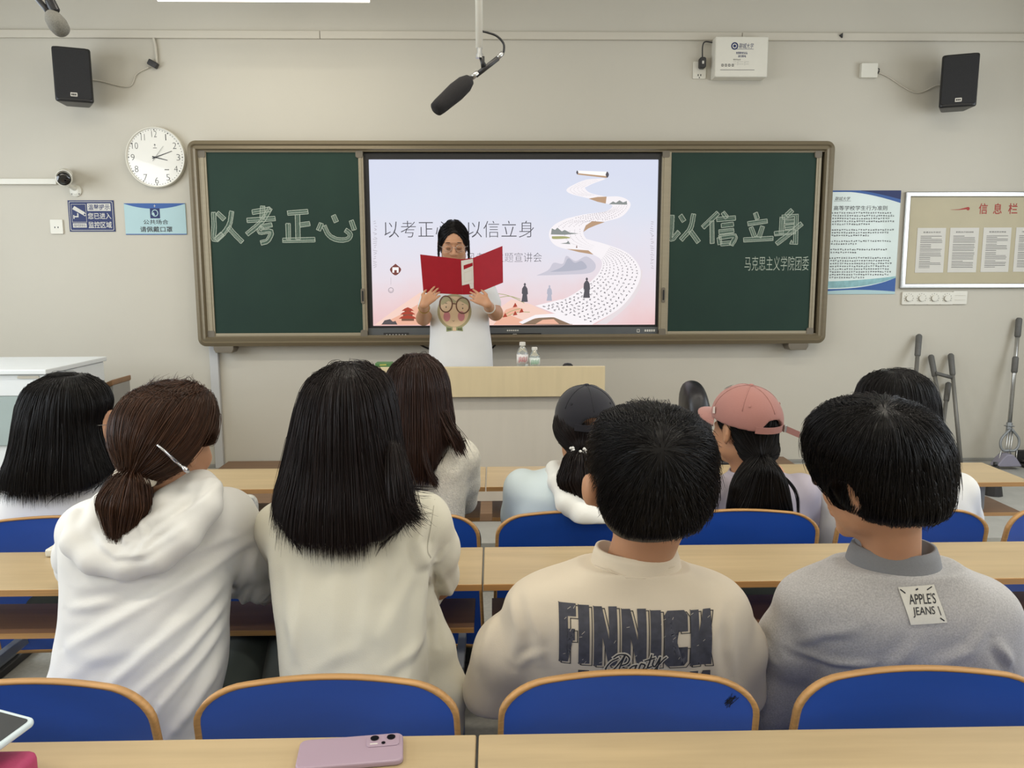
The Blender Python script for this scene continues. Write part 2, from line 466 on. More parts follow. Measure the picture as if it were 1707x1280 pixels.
cm = chalk(lb, L_STROKES, 300, 220, 3.2); cm.build('chalk_lettering', None, lb, label='white chalk lettering', fix=False)
cm = chalk(rb, R_STROKES, 1090, 220, 3.37)
a, c = wp(1241, 451, YP), wp(1349, 427, YP)
cm.use(M['chalk']).text('马克思主义学院团委', a[0], c[0], a[1], c[1], -.002, pf, bold=-.008)
cm.build('chalk_lettering', None, rb, label='white chalk lettering', fix=False)

# ------------------------------------------------------------------ interactive display
YS = 5.112
sf = wallframe(YS)
disp = thing('display_screen', 'large lit display between the chalkboards showing a slide with a winding scroll', 'screen', wp(853, 560, YS)[:1] + (YS + .03, wp(853, 560, YS)[1]))
BX0, BX1 = at(607, 400, YS)[0] - .012, at(1106, 400, YS)[0] + .012
SX0, SX1 = at(618.5, 404, YS)[0], at(1094.5, 404, YS)[0]
SZ1, SZ0 = at(853, 266, YS)[2], at(853, 542, YS)[2]
BZ1, BZ0 = at(853, 258, YS)[2] + .01, SZ0 - .014
MB().ring(rrect(BX0, BX1, BZ0, BZ1, .006), rrect(SX0, SX1, SZ0, SZ1, .003), .012, -.035, sf).build('bezel', M['black'], disp, bevel=.002)
bar = MB().box2((BX0, YS - .014, BZ0 - .066), (BX1, YS + .035, BZ0)).build('control_bar', mat('anthracite_bar', '5d6062', .4, metal=.3, var=.04), disp, bevel=.003)
pa, pc = at(815, 557, YS)[0], at(902, 557, YS)[0]
MB().box2((pa, YS - .019, BZ0 - .058), (pc, YS - .013, BZ0 - .036)).build('port_strip', M['black'], bar, bevel=.001)
pa = at(640, 557, YS)[0]
MB().box2((pa, YS - .017, BZ0 - .055), (pa + .16, YS - .0135, BZ0 - .03)).build('button_strip', M['dark'], bar, bevel=.001)
m = MB().use(mat('bar_marks', 'c9c9c6', .5, var=.02))
for i in range(7): m.flat(circle(pa + .02 + .02 * i, BZ0 - .042, .0035, 10), .0178, sf)
m.build('button_marking', None, bar, fix=False); m = MB().use(M['paper'])
pr = at(1061, 548, YS)[0]
m.ring(rrect(pr, pr + .018, BZ0 - .034, BZ0 - .014, .002), rrect(pr + .003, pr + .015, BZ0 - .031, BZ0 - .017, .001), .0142, .0145, sf)
m.build('port_icon', None, bar, fix=False); m = MB().use(M['paper'])
for i in range(5): m.flat(rrect(pr + .05 + .014 * i, pr + .06 + .014 * i, BZ0 - .03, BZ0 - .016, .001), .0145, sf)
m.build('port_marking', None, bar, fix=False); m = MB().use(M['paper'])
pq = at(858, 557, YS)[0]
m.ring(circle(pq - .006, BZ0 - .047, .008, 14), circle(pq - .006, BZ0 - .047, .006, 14), .019, .0194, sf).ring(circle(pq + .006, BZ0 - .047, .008, 14), circle(pq + .006, BZ0 - .047, .006, 14), .019, .0194, sf)
for i in range(6): m.flat(rrect(pq - .05 + .013 * i, pq - .041 + .013 * i, BZ0 - .023, BZ0 - .014, .001, 1), .0145, sf)
m.build('bar_marking', None, bar, fix=False)

# the slide: one flat lit picture, layer over layer (a fraction of a millimetre apart)
bg = bpy.data.materials.new('slide_background'); bg.use_nodes = True
nt = bg.node_tree; nt.nodes.remove(nt.nodes['Principled BSDF'])
tc = nt.nodes.new('ShaderNodeTexCoord'); sp = nt.nodes.new('ShaderNodeSeparateXYZ'); mr = nt.nodes.new('ShaderNodeMapRange')
nz = nt.nodes.new('ShaderNodeTexNoise'); nz.inputs['Scale'].default_value = 2.4; nz.inputs['Detail'].default_value = 5
ad = nt.nodes.new('ShaderNodeMath'); ad.operation = 'MULTIPLY_ADD'; ad.inputs[1].default_value = .5
rp = nt.nodes.new('ShaderNodeValToRGB'); em = nt.nodes.new('ShaderNodeEmission')
mr.inputs['From Min'].default_value = 0.02; mr.inputs['From Max'].default_value = SZ1 - SZ0
mr.inputs['To Min'].default_value = -.25; mr.inputs['To Max'].default_value = .75
rp.color_ramp.elements[0].position = 0.0; rp.color_ramp.elements[0].color = (*lin('f0c4c4'), 1)
rp.color_ramp.elements[1].position = 1.0; rp.color_ramp.elements[1].color = (*lin('dfe4f6'), 1)
for p_, c_ in ((0.18, 'f2d6d8'), (0.36, 'eee4ec'), (0.55, 'e9e8f4'), (0.8, 'e2e7f6')):
    rp.color_ramp.elements.new(p_).color = (*lin(c_), 1)
nt.links.new(tc.outputs['Object'], sp.inputs[0]); nt.links.new(sp.outputs['Z'], mr.inputs['Value'])
nt.links.new(tc.outputs['Object'], nz.inputs['Vector']); nt.links.new(nz.outputs[0], ad.inputs[0]); nt.links.new(mr.outputs[0], ad.inputs[2])
nt.links.new(ad.outputs[0], rp.inputs[0]); nt.links.new(rp.outputs[0], em.inputs[0]); nt.links.new(em.outputs[0], nt.nodes['Material Output'].inputs[0])
em.inputs[1].default_value = .90
GL = {k: glow('slide_' + k, c, 1.0) for k, c in dict(paper='f3eef1', paper_shade='e2d9dc', curl='b99a7e', curl_dark='8c7562', ink='5b585e', soft='9a9298', mount='8d9290', mount_pale='c9c6d2', mount_mid='b3b4c2', orange='e8b29a', orange_pale='f0cfc2', red='a8493a', brown='7a5848', rock='5b5658', title='55545a', green='a8a878', medal='7a4a44', white='fbf7f5').items()}
sl = MB()
sl.use(bg).flat([(SX0, SZ0), (SX1, SZ0), (SX1, SZ1), (SX0, SZ1)], 0, sf)
Z5 = lambda lst: zp(lst, 600, 240, 3.283, YS)
def blob(col, lst, d, smooth=True):
    P = Z5(lst)
    if smooth: P = spline(P + P[:1], 5)[:-1]
    P = [(min(max(u, SX0 + .001), SX1 - .001), min(max(v, SZ0 + .001), SZ1 - .001)) for u, v in P]
    c = np.mean(P, 0); n = len(P)
    sl.use(GL[col]).flat(P, d * 1e-4, sf)
def band(col, A, B, d, n=8):
    A, B = spline(Z5(A), n), spline(Z5(B), n)
    sl.use(GL[col]).strip(A, B, d * 1e-4, sf); return A, B
# far hills and haze
blob('mount_pale', [(965, 720), (1030, 690), (1060, 650), (1110, 655), (1130, 612), (1180, 640), (1240, 615), (1290, 660), (1260, 705), (1120, 715)], 3)
blob('mount_mid', [(1040, 700), (1110, 670), (1140, 625), (1175, 650), (1215, 640), (1240, 680), (1150, 695)], 4)
blob('orange_pale', [(80, 990), (180, 915), (330, 812), (470, 830), (620, 905), (770, 990)], 3, False)
blob('orange', [(110, 990), (230, 930), (330, 870), (430, 905), (560, 990)], 4, False)
blob('orange_pale', [(690, 990), (760, 900), (830, 850), (930, 875), (1060, 935), (1160, 990)], 4, False)
blob('orange', [(730, 990), (800, 905), (850, 890), (900, 905), (820, 935), (960, 990)], 5, False)
for a_, c_ in (((730, 815), (900, 870)), ((760, 840), (880, 850)), ((760, 960), (880, 900)), ((800, 945), (930, 920))):
    sl.use(GL['green']).stroke(spline(Z5([a_, ((a_[0] + c_[0]) / 2, (a_[1] + c_[1]) / 2 - 12), c_]), 5), .004, 6e-4, sf)
for x_, y_ in ((795, 935), (850, 925), (885, 910), (850, 880)):
    blob('red', [(x_ - 14, y_ + 14), (x_, y_ - 12), (x_ + 12, y_ + 10)], 7, False)
blob('rock', [(118, 988), (135, 965), (165, 958), (180, 972), (195, 968), (205, 988)], 8, False)
# pagoda
for w_, y_ in ((26, 905), (34, 925), (42, 948)):
    blob('red', [(262 - w_ - 8, y_ + 8), (262 - w_ + 8, y_ - 4), (262, y_ - 12), (262 + w_ - 8, y_ - 4), (262 + w_ + 8, y_ + 8)], 8, False)
    blob('brown', [(262 - w_ + 8, y_ + 8), (262 + w_ - 8, y_ + 8), (262 + w_ - 8, y_ + 20), (262 - w_ + 8, y_ + 20)], 7, False)
blob('red', [(380, 930), (395, 900), (405, 930), (412, 975), (375, 975)], 8, False)
# the winding scroll, far to near
A1, B1 = band('paper', [(1330, 188), (1240, 195), (1165, 225), (1130, 252), (1160, 275), (1252, 298)], [(1345, 192), (1280, 215), (1245, 232), (1232, 242), (1262, 268), (1352, 290)], 10)
blob('curl', [(1252, 299), (1300, 290), (1352, 288), (1345, 326), (1300, 316)], 11, False)
A2, B2 = band('paper', [(1350, 288), (1420, 288), (1470, 310), (1478, 345), (1430, 398), (1340, 425)], [(1345, 326), (1372, 332), (1380, 345), (1340, 370), (1230, 385), (1130, 408)], 12)
A3, B3 = band('paper', [(1130, 408), (1070, 438), (1038, 475), (1040, 520), (1080, 560), (1180, 586), (1275, 604)], [(1340, 425), (1270, 425), (1230, 455), (1222, 482), (1232, 510), (1260, 540), (1300, 560)], 13)
blob('curl', [(1222, 482), (1236, 445), (1272, 422), (1340, 427), (1290, 445), (1250, 462)], 14, False)
blob('curl', [(1130, 574), (1190, 578), (1250, 582), (1278, 605), (1200, 592)], 15, False)
A4, B4 = band('paper', [(1275, 604), (1318, 632), (1322, 672), (1290, 725), (1215, 790), (1110, 850), (960, 885)], [(1240, 520), (1350, 550), (1470, 600), (1535, 690), (1510, 790), (1420, 900), (1270, 988)], 12)
band('paper_shade', [(1535, 690), (1510, 790), (1420, 900), (1290, 985)], [(1548, 690), (1530, 790), (1460, 890), (1350, 985)], 11)
blob('paper', [(960, 885), (1100, 850), (1270, 900), (1270, 988), (1160, 988), (1060, 925)], 12, False)
blob('curl_dark', [(880, 988), (960, 955), (1050, 948), (1110, 962), (1160, 988)], 14)
blob('paper', [(870, 975), (960, 935), (1060, 928), (1170, 965), (1200, 988), (1150, 985), (1060, 947), (960, 952), (890, 985)], 15, False)
blob('orange', [(960, 985), (1000, 962), (1060, 958), (1090, 985)], 16, False)
# columns of writing on the scroll
def writing(A, B, rows, t0, t1, d, scale):
    n = len(A)
    for r_ in rows:
        t = t0
        while t < t1:
            i = int(t * (n - 1)); i = min(i, n - 2); f_ = t * (n - 1) - i
            a_ = A[i] * (1 - f_) + A[i + 1] * f_; b_ = B[i] * (1 - f_) + B[i + 1] * f_
            p = a_ * (1 - r_) + b_ * r_; tv = (A[i + 1] - A[i]) * (1 - r_) + (B[i + 1] - B[i]) * r_; L_ = np.linalg.norm(tv) + 1e-9; tv /= L_
            wv = (b_ - a_); wl_ = np.linalg.norm(wv) + 1e-9; wv /= wl_
            s_ = scale * wl_
            for q in range(3):
                o = np.array([rnd.uniform(-.5, .5), rnd.uniform(-.5, .5)]) * s_ * .8
                dr = tv * rnd.uniform(-1, 1) + wv * rnd.uniform(-1, 1); dr /= np.linalg.norm(dr) + 1e-9
                c_ = p + o
                sl.use(GL['ink' if scale > .03 else 'soft']).stroke([c_ - dr * s_ * .42, c_ + dr * s_ * .42], s_ * .2, d * 1e-4, sf)
            t += s_ * 2.1 / (L_ * (n - 1))
writing(A4, B4, [.08 + .105 * i for i in range(9)], .2, .99, 17, .036)
writing(A2, B2, [.15 + .14 * i for i in range(6)], .45, .97, 16, .03)
writing(A3, B3, [.2 + .15 * i for i in range(5)], .02, .3, 16, .025)
writing(A3, B3, [.45 + .15 * i for i in range(4)], .4, .95, 16, .025)
writing(A1, B1, [.2, .4, .6, .8], .1, .9, 16, .03)
for pts in ([(1045, 495), (1050, 462), (1068, 470), (1080, 458), (1105, 478), (1120, 470), (1150, 485), (1200, 490), (1120, 497)], [(1362, 330), (1385, 314), (1400, 322), (1420, 308), (1440, 320), (1460, 312), (1462, 332)], [(1095, 545), (1130, 540), (1140, 530), (1152, 548)]):
    blob('mount', pts, 18, False)
blob('green', [(1050, 505), (1120, 505), (1150, 515), (1060, 520)], 18)
blob('brown', [(1182, 568), (1186, 552), (1190, 568)], 19, False)
# roller at the top end
blob('white', [(1192, 146), (1352, 152), (1350, 184), (1192, 166)], 20, False); blob('curl', [(1192, 160), (1350, 176), (1350, 186), (1192, 168)], 21, False)
for c_, r_ in (((1189, 156), 11), ((1353, 168), 17)):
    blob('ink', [(c_[0] - r_ * .55, c_[1]), (c_[0], c_[1] - r_), (c_[0] + r_ * .55, c_[1]), (c_[0], c_[1] + r_)], 22)
# three robed figures
def robed(x, y0, y1, col, d):
    h = y1 - y0; w = h * .2
    blob(col, [(x - w * .25, y0 + h * .16), (x + w * .25, y0 + h * .16), (x + w * .7, y0 + h * .3), (x + w * .85, y0 + h * .58), (x + w * .6, y0 + h * .62), (x + w * .8, y1), (x - w * .9, y1), (x - w * .55, y0 + h * .6), (x - w * .8, y0 + h * .55), (x - w * .7, y0 + h * .3)], d, False)
    blob(col, [(x - w * .3, y0 + h * .08), (x, y0), (x + w * .3, y0 + h * .08), (x, y0 + h * .18)], d + 1)
robed(902, 760, 864, 'ink', 24); robed(1037, 772, 858, 'mount_mid', 24); robed(1241, 730, 842, 'ink', 24)
# medallion, smile, side writing
blob('medal', [(195, 655), (226, 687), (195, 719), (164, 687)], 24); blob('white', [(178, 675), (212, 675), (212, 704), (202, 704), (202, 690), (188, 690), (188, 704), (178, 704)], 25, False)
sl.use(GL['soft']).ring(Z5(circle(170, 800, 15, 20)), Z5(circle(170, 800, 12, 20)), .0024, .0025, sf)
sl.stroke(spline(Z5([(160, 800), (170, 809), (180, 800)]), 4), .002, .0026, sf).stroke(Z5([(170, 730), (170, 770)]), .0012, .0024, sf)
for x_ in (83, 1598):
    for i in range(22):
        y_ = 425 + 12 * i
        sl.use(GL['soft']).stroke(Z5([(x_ - rnd.uniform(2, 12), y_), (x_ + rnd.uniform(2, 12), y_ + rnd.uniform(-8, 8))]), .0022, .0024, sf)
def slide_text(s, x0, x1, y0, y1, bold):
    a_, c_ = wp(x0, y1, YS), wp(x1, y0, YS)
    sl.use(GL['title']).text(s, a_[0], c_[0], a_[1], c_[1], .0027, sf, bold=bold)
slide_text('以考正心', 641, 752, 368, 396, -.012); slide_text('以信立身', 779, 890, 368, 396, -.012)
slide_text('考风考纪主题宣讲会', 762, 903, 421, 437, -.014)
sl.build('screen', None, disp, fix=False, label='lit slide with grey title characters and a winding scroll')
# ------------------------------------------------------------------ desk rows with tip-up seats
SEAM = -0.03
ROWS = [(1.22, 0.30), (2.125, 0.268), (3.05, 0.30)]         # far edge of each desk top, depth of the top
ROWN = ['nearest the viewer', 'in the middle row', 'in the front row']

def desk(x0, x1, far, dep, label):
    near = far - dep
    t = thing('desk', label, 'desk', ((x0 + x1) / 2, far - dep / 2, 0), 'long classroom desks')
    x0 += .002; x1 -= .002
    tp = MB().box2((x0, near + .002, .733), (x1, far, .75)).build('desktop', M['wood'], t, bevel=.003)
    MB().box2((x0, near, .7335), (x1, near + .0035, .7488)).build('edge_band', M['ply'], tp)
    sh = MB().box2((x0 + .02, near + .012, .622), (x1 - .02, far - .075, .634)).build('shelf', M['wood_dark'], t, bevel=.002)
    MB().box2((x0 + .02, near + .008, .622), (x1 - .02, near + .0125, .634)).build('edge_band', M['ply'], sh)
    n = max(2, int(round((x1 - x0) / 1.0)) + 1)
    for i in range(n):
        x = x0 + .15 + (x1 - x0 - .3) * i / (n - 1)
        MB().box2((x - .012, near + .05, 0.03), (x + .012, far - .05, .733)).build('leg', M['grey_metal'], t, bevel=.003)
        MB().box2((x - .03, near - .02, 0), (x + .03, far + .13, .03)).build('foot', M['dark'], t, bevel=.005)
    return t

# a seat: curved plywood backrest (blue both sides, bare edge), seat pan, bracket
def seat_proto(label):
    W, zt, zb, th = .465, .797, .36, .013
    t = thing('tip_up_seat', label, 'seat', (0, 0, 0), 'blue tip-up seats fixed to the desk fronts')
    out = []
    prof = [(-W / 2 - .004, zb)]
    r = .085
    for i in range(9):
        a = math.radians(180 - 90 * i / 8); prof.append((-W / 2 + .008 + r + r * math.cos(a), zt - r * .72 + r * .72 * math.sin(a)))
    for k in range(1, 9): prof.append((-W / 2 + .093 + (W - .186) * k / 9, zt + .004 * math.sin(math.pi * k / 9)))
    for i in range(9):
        a = math.radians(90 - 90 * i / 8); prof.append((W / 2 - .008 - r + r * math.cos(a), zt - r * .72 + r * .72 * math.sin(a)))
    prof.append((W / 2 + .004, zb))
    for k in range(1, 9): prof.append((W / 2 + .004 - (W + .008) * k / 9, zb - .02 * math.sin(math.pi * k / 9)))
    # shrink fill: rings towards the centre line so the sheet can bend
    def bend(x, z): return .045 * (1 - (2 * x / W) ** 2) - .22 * (z - .62)      # hollow, leaning back
    c = np.mean(np.array(prof), 0); P = np.array(prof)
    n = len(P); rings = [P, c + (P - c) * .96, c + (P - c) * .6, c + (P - c) * .25]
    vs, fs, mi = [], [], []
    for side in (0, 1):
        for R in rings:
            for x, z in R: vs.append((x, bend(x, z) + side * th, z))
        vs.append((c[0], bend(*c) + side * th, c[1]))
    k = len(rings) * n + 1
    for side in (0, 1):
        for q in range(len(rings) - 1):
            for i in range(n):
                j = (i + 1) % n; b = side * k
                fs.append((b + q * n + i, b + q * n + j, b + (q + 1) * n + j, b + (q + 1) * n + i)); mi.append(0)
        for i in range(n):
            b = side * k + 3 * n; fs.append((b + i, b + (i + 1) % n, side * k + k - 1)); mi.append(0)
    for i in range(n):
        j = (i + 1) % n; fs.append((i, j, k + j, k + i)); mi.append(1)
    m = MB(); m.use(M['blue']).add(vs, [f for f, q in zip(fs, mi) if q == 0]); 
    be = m.build('backrest', None, t, smooth=True)
    e = MB().add([vs[i] for i in range(n)] + [vs[k + i] for i in range(n)], [f for f, q in zip([(i, (i + 1) % n, n + (i + 1) % n, n + i) for i in range(n)], [1] * n)])
    # the bare plywood rim, a little proud of the laminate
    P2 = c + (P - c) * np.array([1.012, 1.012]); P3 = c + (P - c) * np.array([.968, .978])
    ev = [(x, bend(x, z) + d, z) for d in (-.0015, th + .0015) for R in (P2, P3) for x, z in R]
    ef = []
    for i in range(n):
        j = (i + 1) % n
        ef += [(i, n + i, n + j, j), (2 * n + i, 2 * n + j, 3 * n + j, 3 * n + i), (i, j, 2 * n + j, 2 * n + i), (n + i, 3 * n + i, 3 * n + j, n + j)]
    MB().add(ev, ef).build('rim', M['ply'], be, smooth=True)
    pan = MB().box((0, .30, .425), (.43, .36, .02)).build('seat_pan', M['blue'], t, bevel=.009)
    for sx in (-.17, .17):
        MB().box2((sx - .012, -.17, .38), (sx + .012, .46, .41)).box2((sx - .012, -.17, 0.03), (sx + .012, -.13, .40)).box2((sx - .012, .10, .38), (sx + .012, .125, .50)).build('bracket', M['grey_metal'], t, bevel=.003)
    return t

M['ply'] = mat('bare_plywood_edge', 'b98d58', 0.45, var=0.18, vscale=(3, 40, 200), detail=3)
desks = []
for (far, dep), rn in zip(ROWS, ROWN):
    for side, (a, b) in (('left of the seam', (SEAM - 2.0, SEAM)), ('right of the seam', (SEAM, SEAM + 2.0 if far < 3 else SEAM + 1.97))):
        desks.append(desk(a, b, far, dep, 'pale wooden long desk %s, the one %s' % (rn, side)))
# front panel of the front-row desk end
SEATS_NEAR = [(-1.33, 'blue seat back second from the left in the nearest row, cut by the left picture edge'), (-.81, 'blue seat back behind the student in the white hooded top'),
              (-.29, 'blue seat back behind the long-haired student in a cream shirt'), (.232, 'blue seat back with black scribble behind the student in the printed beige shirt'),
              (.75, 'blue seat back behind the student in the grey shirt'), (1.268, 'blue seat back in the nearest row, right of the grey-shirted student')]
proto = None
def seats(xs, far, off):
    global proto
    for x, lab in xs:
        if proto is None:
            proto = seat_proto(lab)
            proto.location = (x, far + off, 0)
        else:
            copy_tree(proto, Vector((x, far + off, 0)) - Vector(proto.location), lab)
seats(SEATS_NEAR[1:], ROWS[0][0], .09)
seats([(-1.27, 'blue seat back of the front seats, behind the black-haired student at far left'), (-.77, 'blue front seat back, the empty one behind a white tote bag'),
       (-.27, 'blue front seat back behind the student in a white lace top'), (.23, 'blue front seat back behind the student in a navy cap'),
       (.73, 'blue front seat back behind the student in a pink cap'), (1.235, 'blue front seat back behind the bob-haired student at right'),
       (1.745, 'blue front seat back at the far right end, empty')], ROWS[1][0], .145)

# black pen scribble on the seat back behind the printed shirt
seat_scr = [o for o in COL.objects if o.get('label', '').startswith('blue seat back with black scribble')][0]
be = [c for c in seat_scr.children if c.name.startswith('backrest')][0]
m = MB(); sfr = lambda u, v, d: (u - seat_scr.location.x, .045 * (1 - (2 * (u - seat_scr.location.x) / .465) ** 2) - .22 * (v - .62) - d, v)
for k in range(16):
    a = at(1205 + rnd.uniform(-2, 16), 1136 + rnd.uniform(0, 14), 1.33); b_ = at(1200 + rnd.uniform(-2, 12), 1146 + rnd.uniform(4, 22), 1.33)
    m.stroke([(a[0], a[2]), ((a[0] + b_[0]) / 2 + rnd.uniform(-.003, .003), (a[2] + b_[2]) / 2), (b_[0], b_[2])], .0009, .0012 + .0001 * k, sfr)
o = m.build('pen_scribble', mat('pen_black', '15161c', .6, var=.05), None, fix=False); o.parent = be
# ------------------------------------------------------------------ things on the front wall
WF = wallframe(WALL_Y)
def W_(px, py): return wp(px, py, WALL_Y)

# clock
c = at(258.5, 262, WALL_Y - .03); R = (at(308, 262, WALL_Y - .03)[0] - at(208, 262, WALL_Y - .03)[0]) / 2
t = thing('wall_clock', 'round white wall clock with black numerals left of the blackboard', 'clock', (c[0], WALL_Y - .02, c[2]))
ax = (0, -1, 0); base = (c[0], WALL_Y - .001, c[2])
m = MB().lathe([(R * .97, 0), (R, .006), (R, .026), (R * .985, .032), (R * .95, .03), (R * .945, .022)], base, ax, 64)
m.build('clock_case', M['white_plastic'], t, smooth=False, bevel=.001)
clockface = mat('clock_face', 'e6e4dc', .25, coat=.6, var=.01)
face = MB().lathe([(R * .944, .0215), (R * .944, .0222), (.0001, .0222)], base, ax, 64).build('dial', clockface, t)
for h in range(1, 13):
    m = MB().use(M['ink'])
    a = math.radians(90 - 30 * h); u, v = c[0] + R * .76 * math.cos(a), c[2] + R * .76 * math.sin(a)
    w, hh = {1: .005, 11: .022, 10: .036, 12: .032}.get(h, .022), .038
    m.text(str(h), u - w / 2, u + w / 2, v - hh / 2, v + hh / 2, .0238, WF, bold=-.018)
    m.build('numeral', None, face, fix=False)
m = MB().use(M['ink'])
for k in range(60):
    a = math.radians(6 * k); r_ = .0042 if k % 5 == 0 else .0026
    m.flat(circle(c[0] + R * .9 * math.cos(a), c[2] + R * .9 * math.sin(a), r_, 6), .0238, WF)
m.build('minute_marks', None, face, fix=False); m = MB().use(M['ink'])
m.flat([(c[0] - .006, c[2] + .073), (c[0], c[2] + .082), (c[0] + .006, c[2] + .073), (c[0] + .001, c[2] + .073), (c[0] + .001, c[2] + .064), (c[0] - .001, c[2] + .064), (c[0] - .001, c[2] + .073)], .0238, WF)
m.flat(rrect(c[0] - .012, c[0] + .012, c[2] + .055, c[2] + .058, .001, 1), .0238, WF)
for i in range(4): m.flat(rrect(c[0] + .052 + .007 * i, c[0] + .057 + .007 * i, c[2] - .078, c[2] - .071, .001, 1), .0238, WF)
m.build('emblem', None, face, fix=False)
for nm, ang, ln, tl, w in (('minute_hand', 20, .110, .02, .0055), ('hour_hand', -14, .075, .02, .007), ('second_hand', 52, .085, .028, .0018)):
    a = math.radians(ang); d = np.array([math.cos(a), math.sin(a)]); n_ = np.array([-d[1], d[0]]); C2 = np.array([c[0], c[2]])
    zz = {'hour_hand': .0243, 'minute_hand': .0256, 'second_hand': .0269}[nm]
    MB().prism([tuple(p) for p in (C2 - d * tl - n_ * w / 2, C2 + d * ln - n_ * w / 4, C2 + d * ln + n_ * w / 4, C2 - d * tl + n_ * w / 2)], zz, zz + .0008, WF).build(nm, M['black'], t)
MB().lathe([(.005, .0225), (.005, .0275)], base, ax, 12).build('hub', M['black'], t)

# flat signs
def panel(name, label, cat, quad, th, edge, draw, group=None, part='board'):
    (a, b_) = quad
    u0, v1 = W_(*a); u1, v0 = W_(*b_)
    t = thing(name, label, cat, ((u0 + u1) / 2, WALL_Y - th / 2, v0), group)
    p = MB().prism([(u0, v0), (u1, v0), (u1, v1), (u0, v1)], 0, th, WF).build(part, edge, t)
    m = MB(); draw(m, u0, u1, v0, v1, th + .0004); m.build('printing', None, p, fix=False)
    return t
navy = mat('sign_navy', '1c2a5c', .6, var=.03); pale = mat('sign_pale', 'a9c6ca', .55, var=.02); royal = mat('sign_blue', '2f5799', .55, var=.03)
def sign_a(m, u0, u1, v0, v1, d):
    U = lambda a: u0 + (u1 - u0) * a
    V = lambda a: v0 + (v1 - v0) * a
    m.use(M['paper']).ring(rrect(U(.025), U(.975), V(.035), V(.965), .008), rrect(U(.035), U(.965), V(.05), V(.95), .007), d, d + .0002, WF)
    m.flat([(U(.42), V(.66)), (U(.93), V(.66)), (U(.93), V(.9)), (U(.42), V(.9))], d, WF)
    m.use(navy).text('温馨提示', U(.44), U(.91), V(.69), V(.87), d + .0003, WF, bold=.012)
    m.use(M['paper']).text('您已进入', U(.42), U(.93), V(.40), V(.60), d, WF, bold=.012).text('监控区域', U(.42), U(.93), V(.11), V(.32), d, WF, bold=.012)
    m.flat([(U(.08), V(.13)), (U(.38), V(.13)), (U(.38), V(.27)), (U(.08), V(.27))], d, WF)
    m.use(navy).text('保护您的安全', U(.1), U(.36), V(.15), V(.25), d + .0003, WF)
    m.use(M['paper']).ring([(U(.07), V(.3)), (U(.39), V(.3)), (U(.39), V(.88)), (U(.07), V(.88))], [(U(.076), V(.31)), (U(.384), V(.31)), (U(.384), V(.87)), (U(.076), V(.87))], d, d + .0002, WF)
    m.flat([(U(.09), V(.72)), (U(.14), V(.82)), (U(.36), V(.62)), (U(.32), V(.53))], d, WF).ring(circle(U(.355), V(.55), .01, 12), circle(U(.355), V(.55), .006, 12), d, d + .0002, WF)
    m.flat([(U(.19), V(.6)), (U(.215), V(.58)), (U(.215), V(.46)), (U(.12), V(.46)), (U(.12), V(.5)), (U(.19), V(.5))], d, WF).flat([(U(.1), V(.41)), (U(.125), V(.41)), (U(.125), V(.53)), (U(.1), V(.53))], d, WF)
panel('notice_sign', 'navy sign with a camera picture and white characters, below the security camera', 'sign', ((113, 334), (193, 386)), .004, navy, sign_a)
def sign_b(m, u0, u1, v0, v1, d):
    U = lambda a: u0 + (u1 - u0) * a
    V = lambda a: v0 + (v1 - v0) * a
    arc = [(U(a), V(.985 - .16 * (1 - (2 * a - 1) ** 2))) for a in np.linspace(0, 1, 15)]
    m.use(royal).flat(arc + [(U(1), V(1)), (U(0), V(1))], d, WF)
    m.use(M['paper']).flat(rrect(U(.485), U(.515), V(.905), V(.925), .001, 1), d + .0003, WF).flat(rrect(U(.497), U(.503), V(.87), V(.96), .001, 1), d + .0003, WF)
    m.use(navy).flat([(U(.42), V(.52)), (U(.58), V(.52)), (U(.58), V(.84)), (U(.42), V(.84))], d + .0002, WF)
    m.use(pale).ring(circle(U(.5), V(.69), .02, 18, .022), circle(U(.5), V(.69), .015, 18, .017), d + .0003, d + .0005, WF).flat([(U(.44), V(.65)), (U(.5), V(.61)), (U(.48), V(.72))], d + .0004, WF)
    m.use(M['ink']).text('公共场合', U(.30), U(.71), V(.33), V(.48), d, WF, bold=.012).text('请佩戴口罩', U(.24), U(.77), V(.08), V(.26), d, WF, bold=.014)
    m.use(royal).flat([(U(0), V(0)), (U(1), V(0)), (U(1), V(.025)), (U(0), V(.025))], d, WF)
panel('notice_sign', 'pale blue sign with a face mask picture and two lines of characters, below the clock', 'sign', ((207, 339), (312, 391)), .006, pale, sign_b)

# conduct poster half behind the blackboard's right end
def textlines(m, u0, u1, v0, v1, n, d, th, gaps=(), ink=None, jit=.1, short=()):
    m.use(ink or M['ink'])
    for i in range(n):
        if i in gaps: continue
        v = v1 - (v1 - v0) * (i + .5) / n; u = u0 + (rnd.uniform(.03, .08) if (i - 1) in gaps or i == 0 else 0) * (u1 - u0)
        e = u1 - (rnd.uniform(.3, .75) if (i + 1) in gaps or i == n - 1 else rnd.uniform(0, jit)) * (u1 - u0)
        while u < e:
            w = th * rnd.uniform(.7, 1.0)
            for q in range(2):
                vv = v + rnd.uniform(-.32, .32) * th
                m.flat([(u, vv - th * .11), (u + w, vv - th * .11), (u + w, vv + th * .11), (u, vv + th * .11)], d, WF)
            x = u + rnd.uniform(.2, .8) * w; m.flat([(x - th * .08, v - th * .45), (x + th * .08, v - th * .45), (x + th * .08, v + th * .45), (x - th * .08, v + th * .45)], d + .0001, WF)
            u += th * 1.25
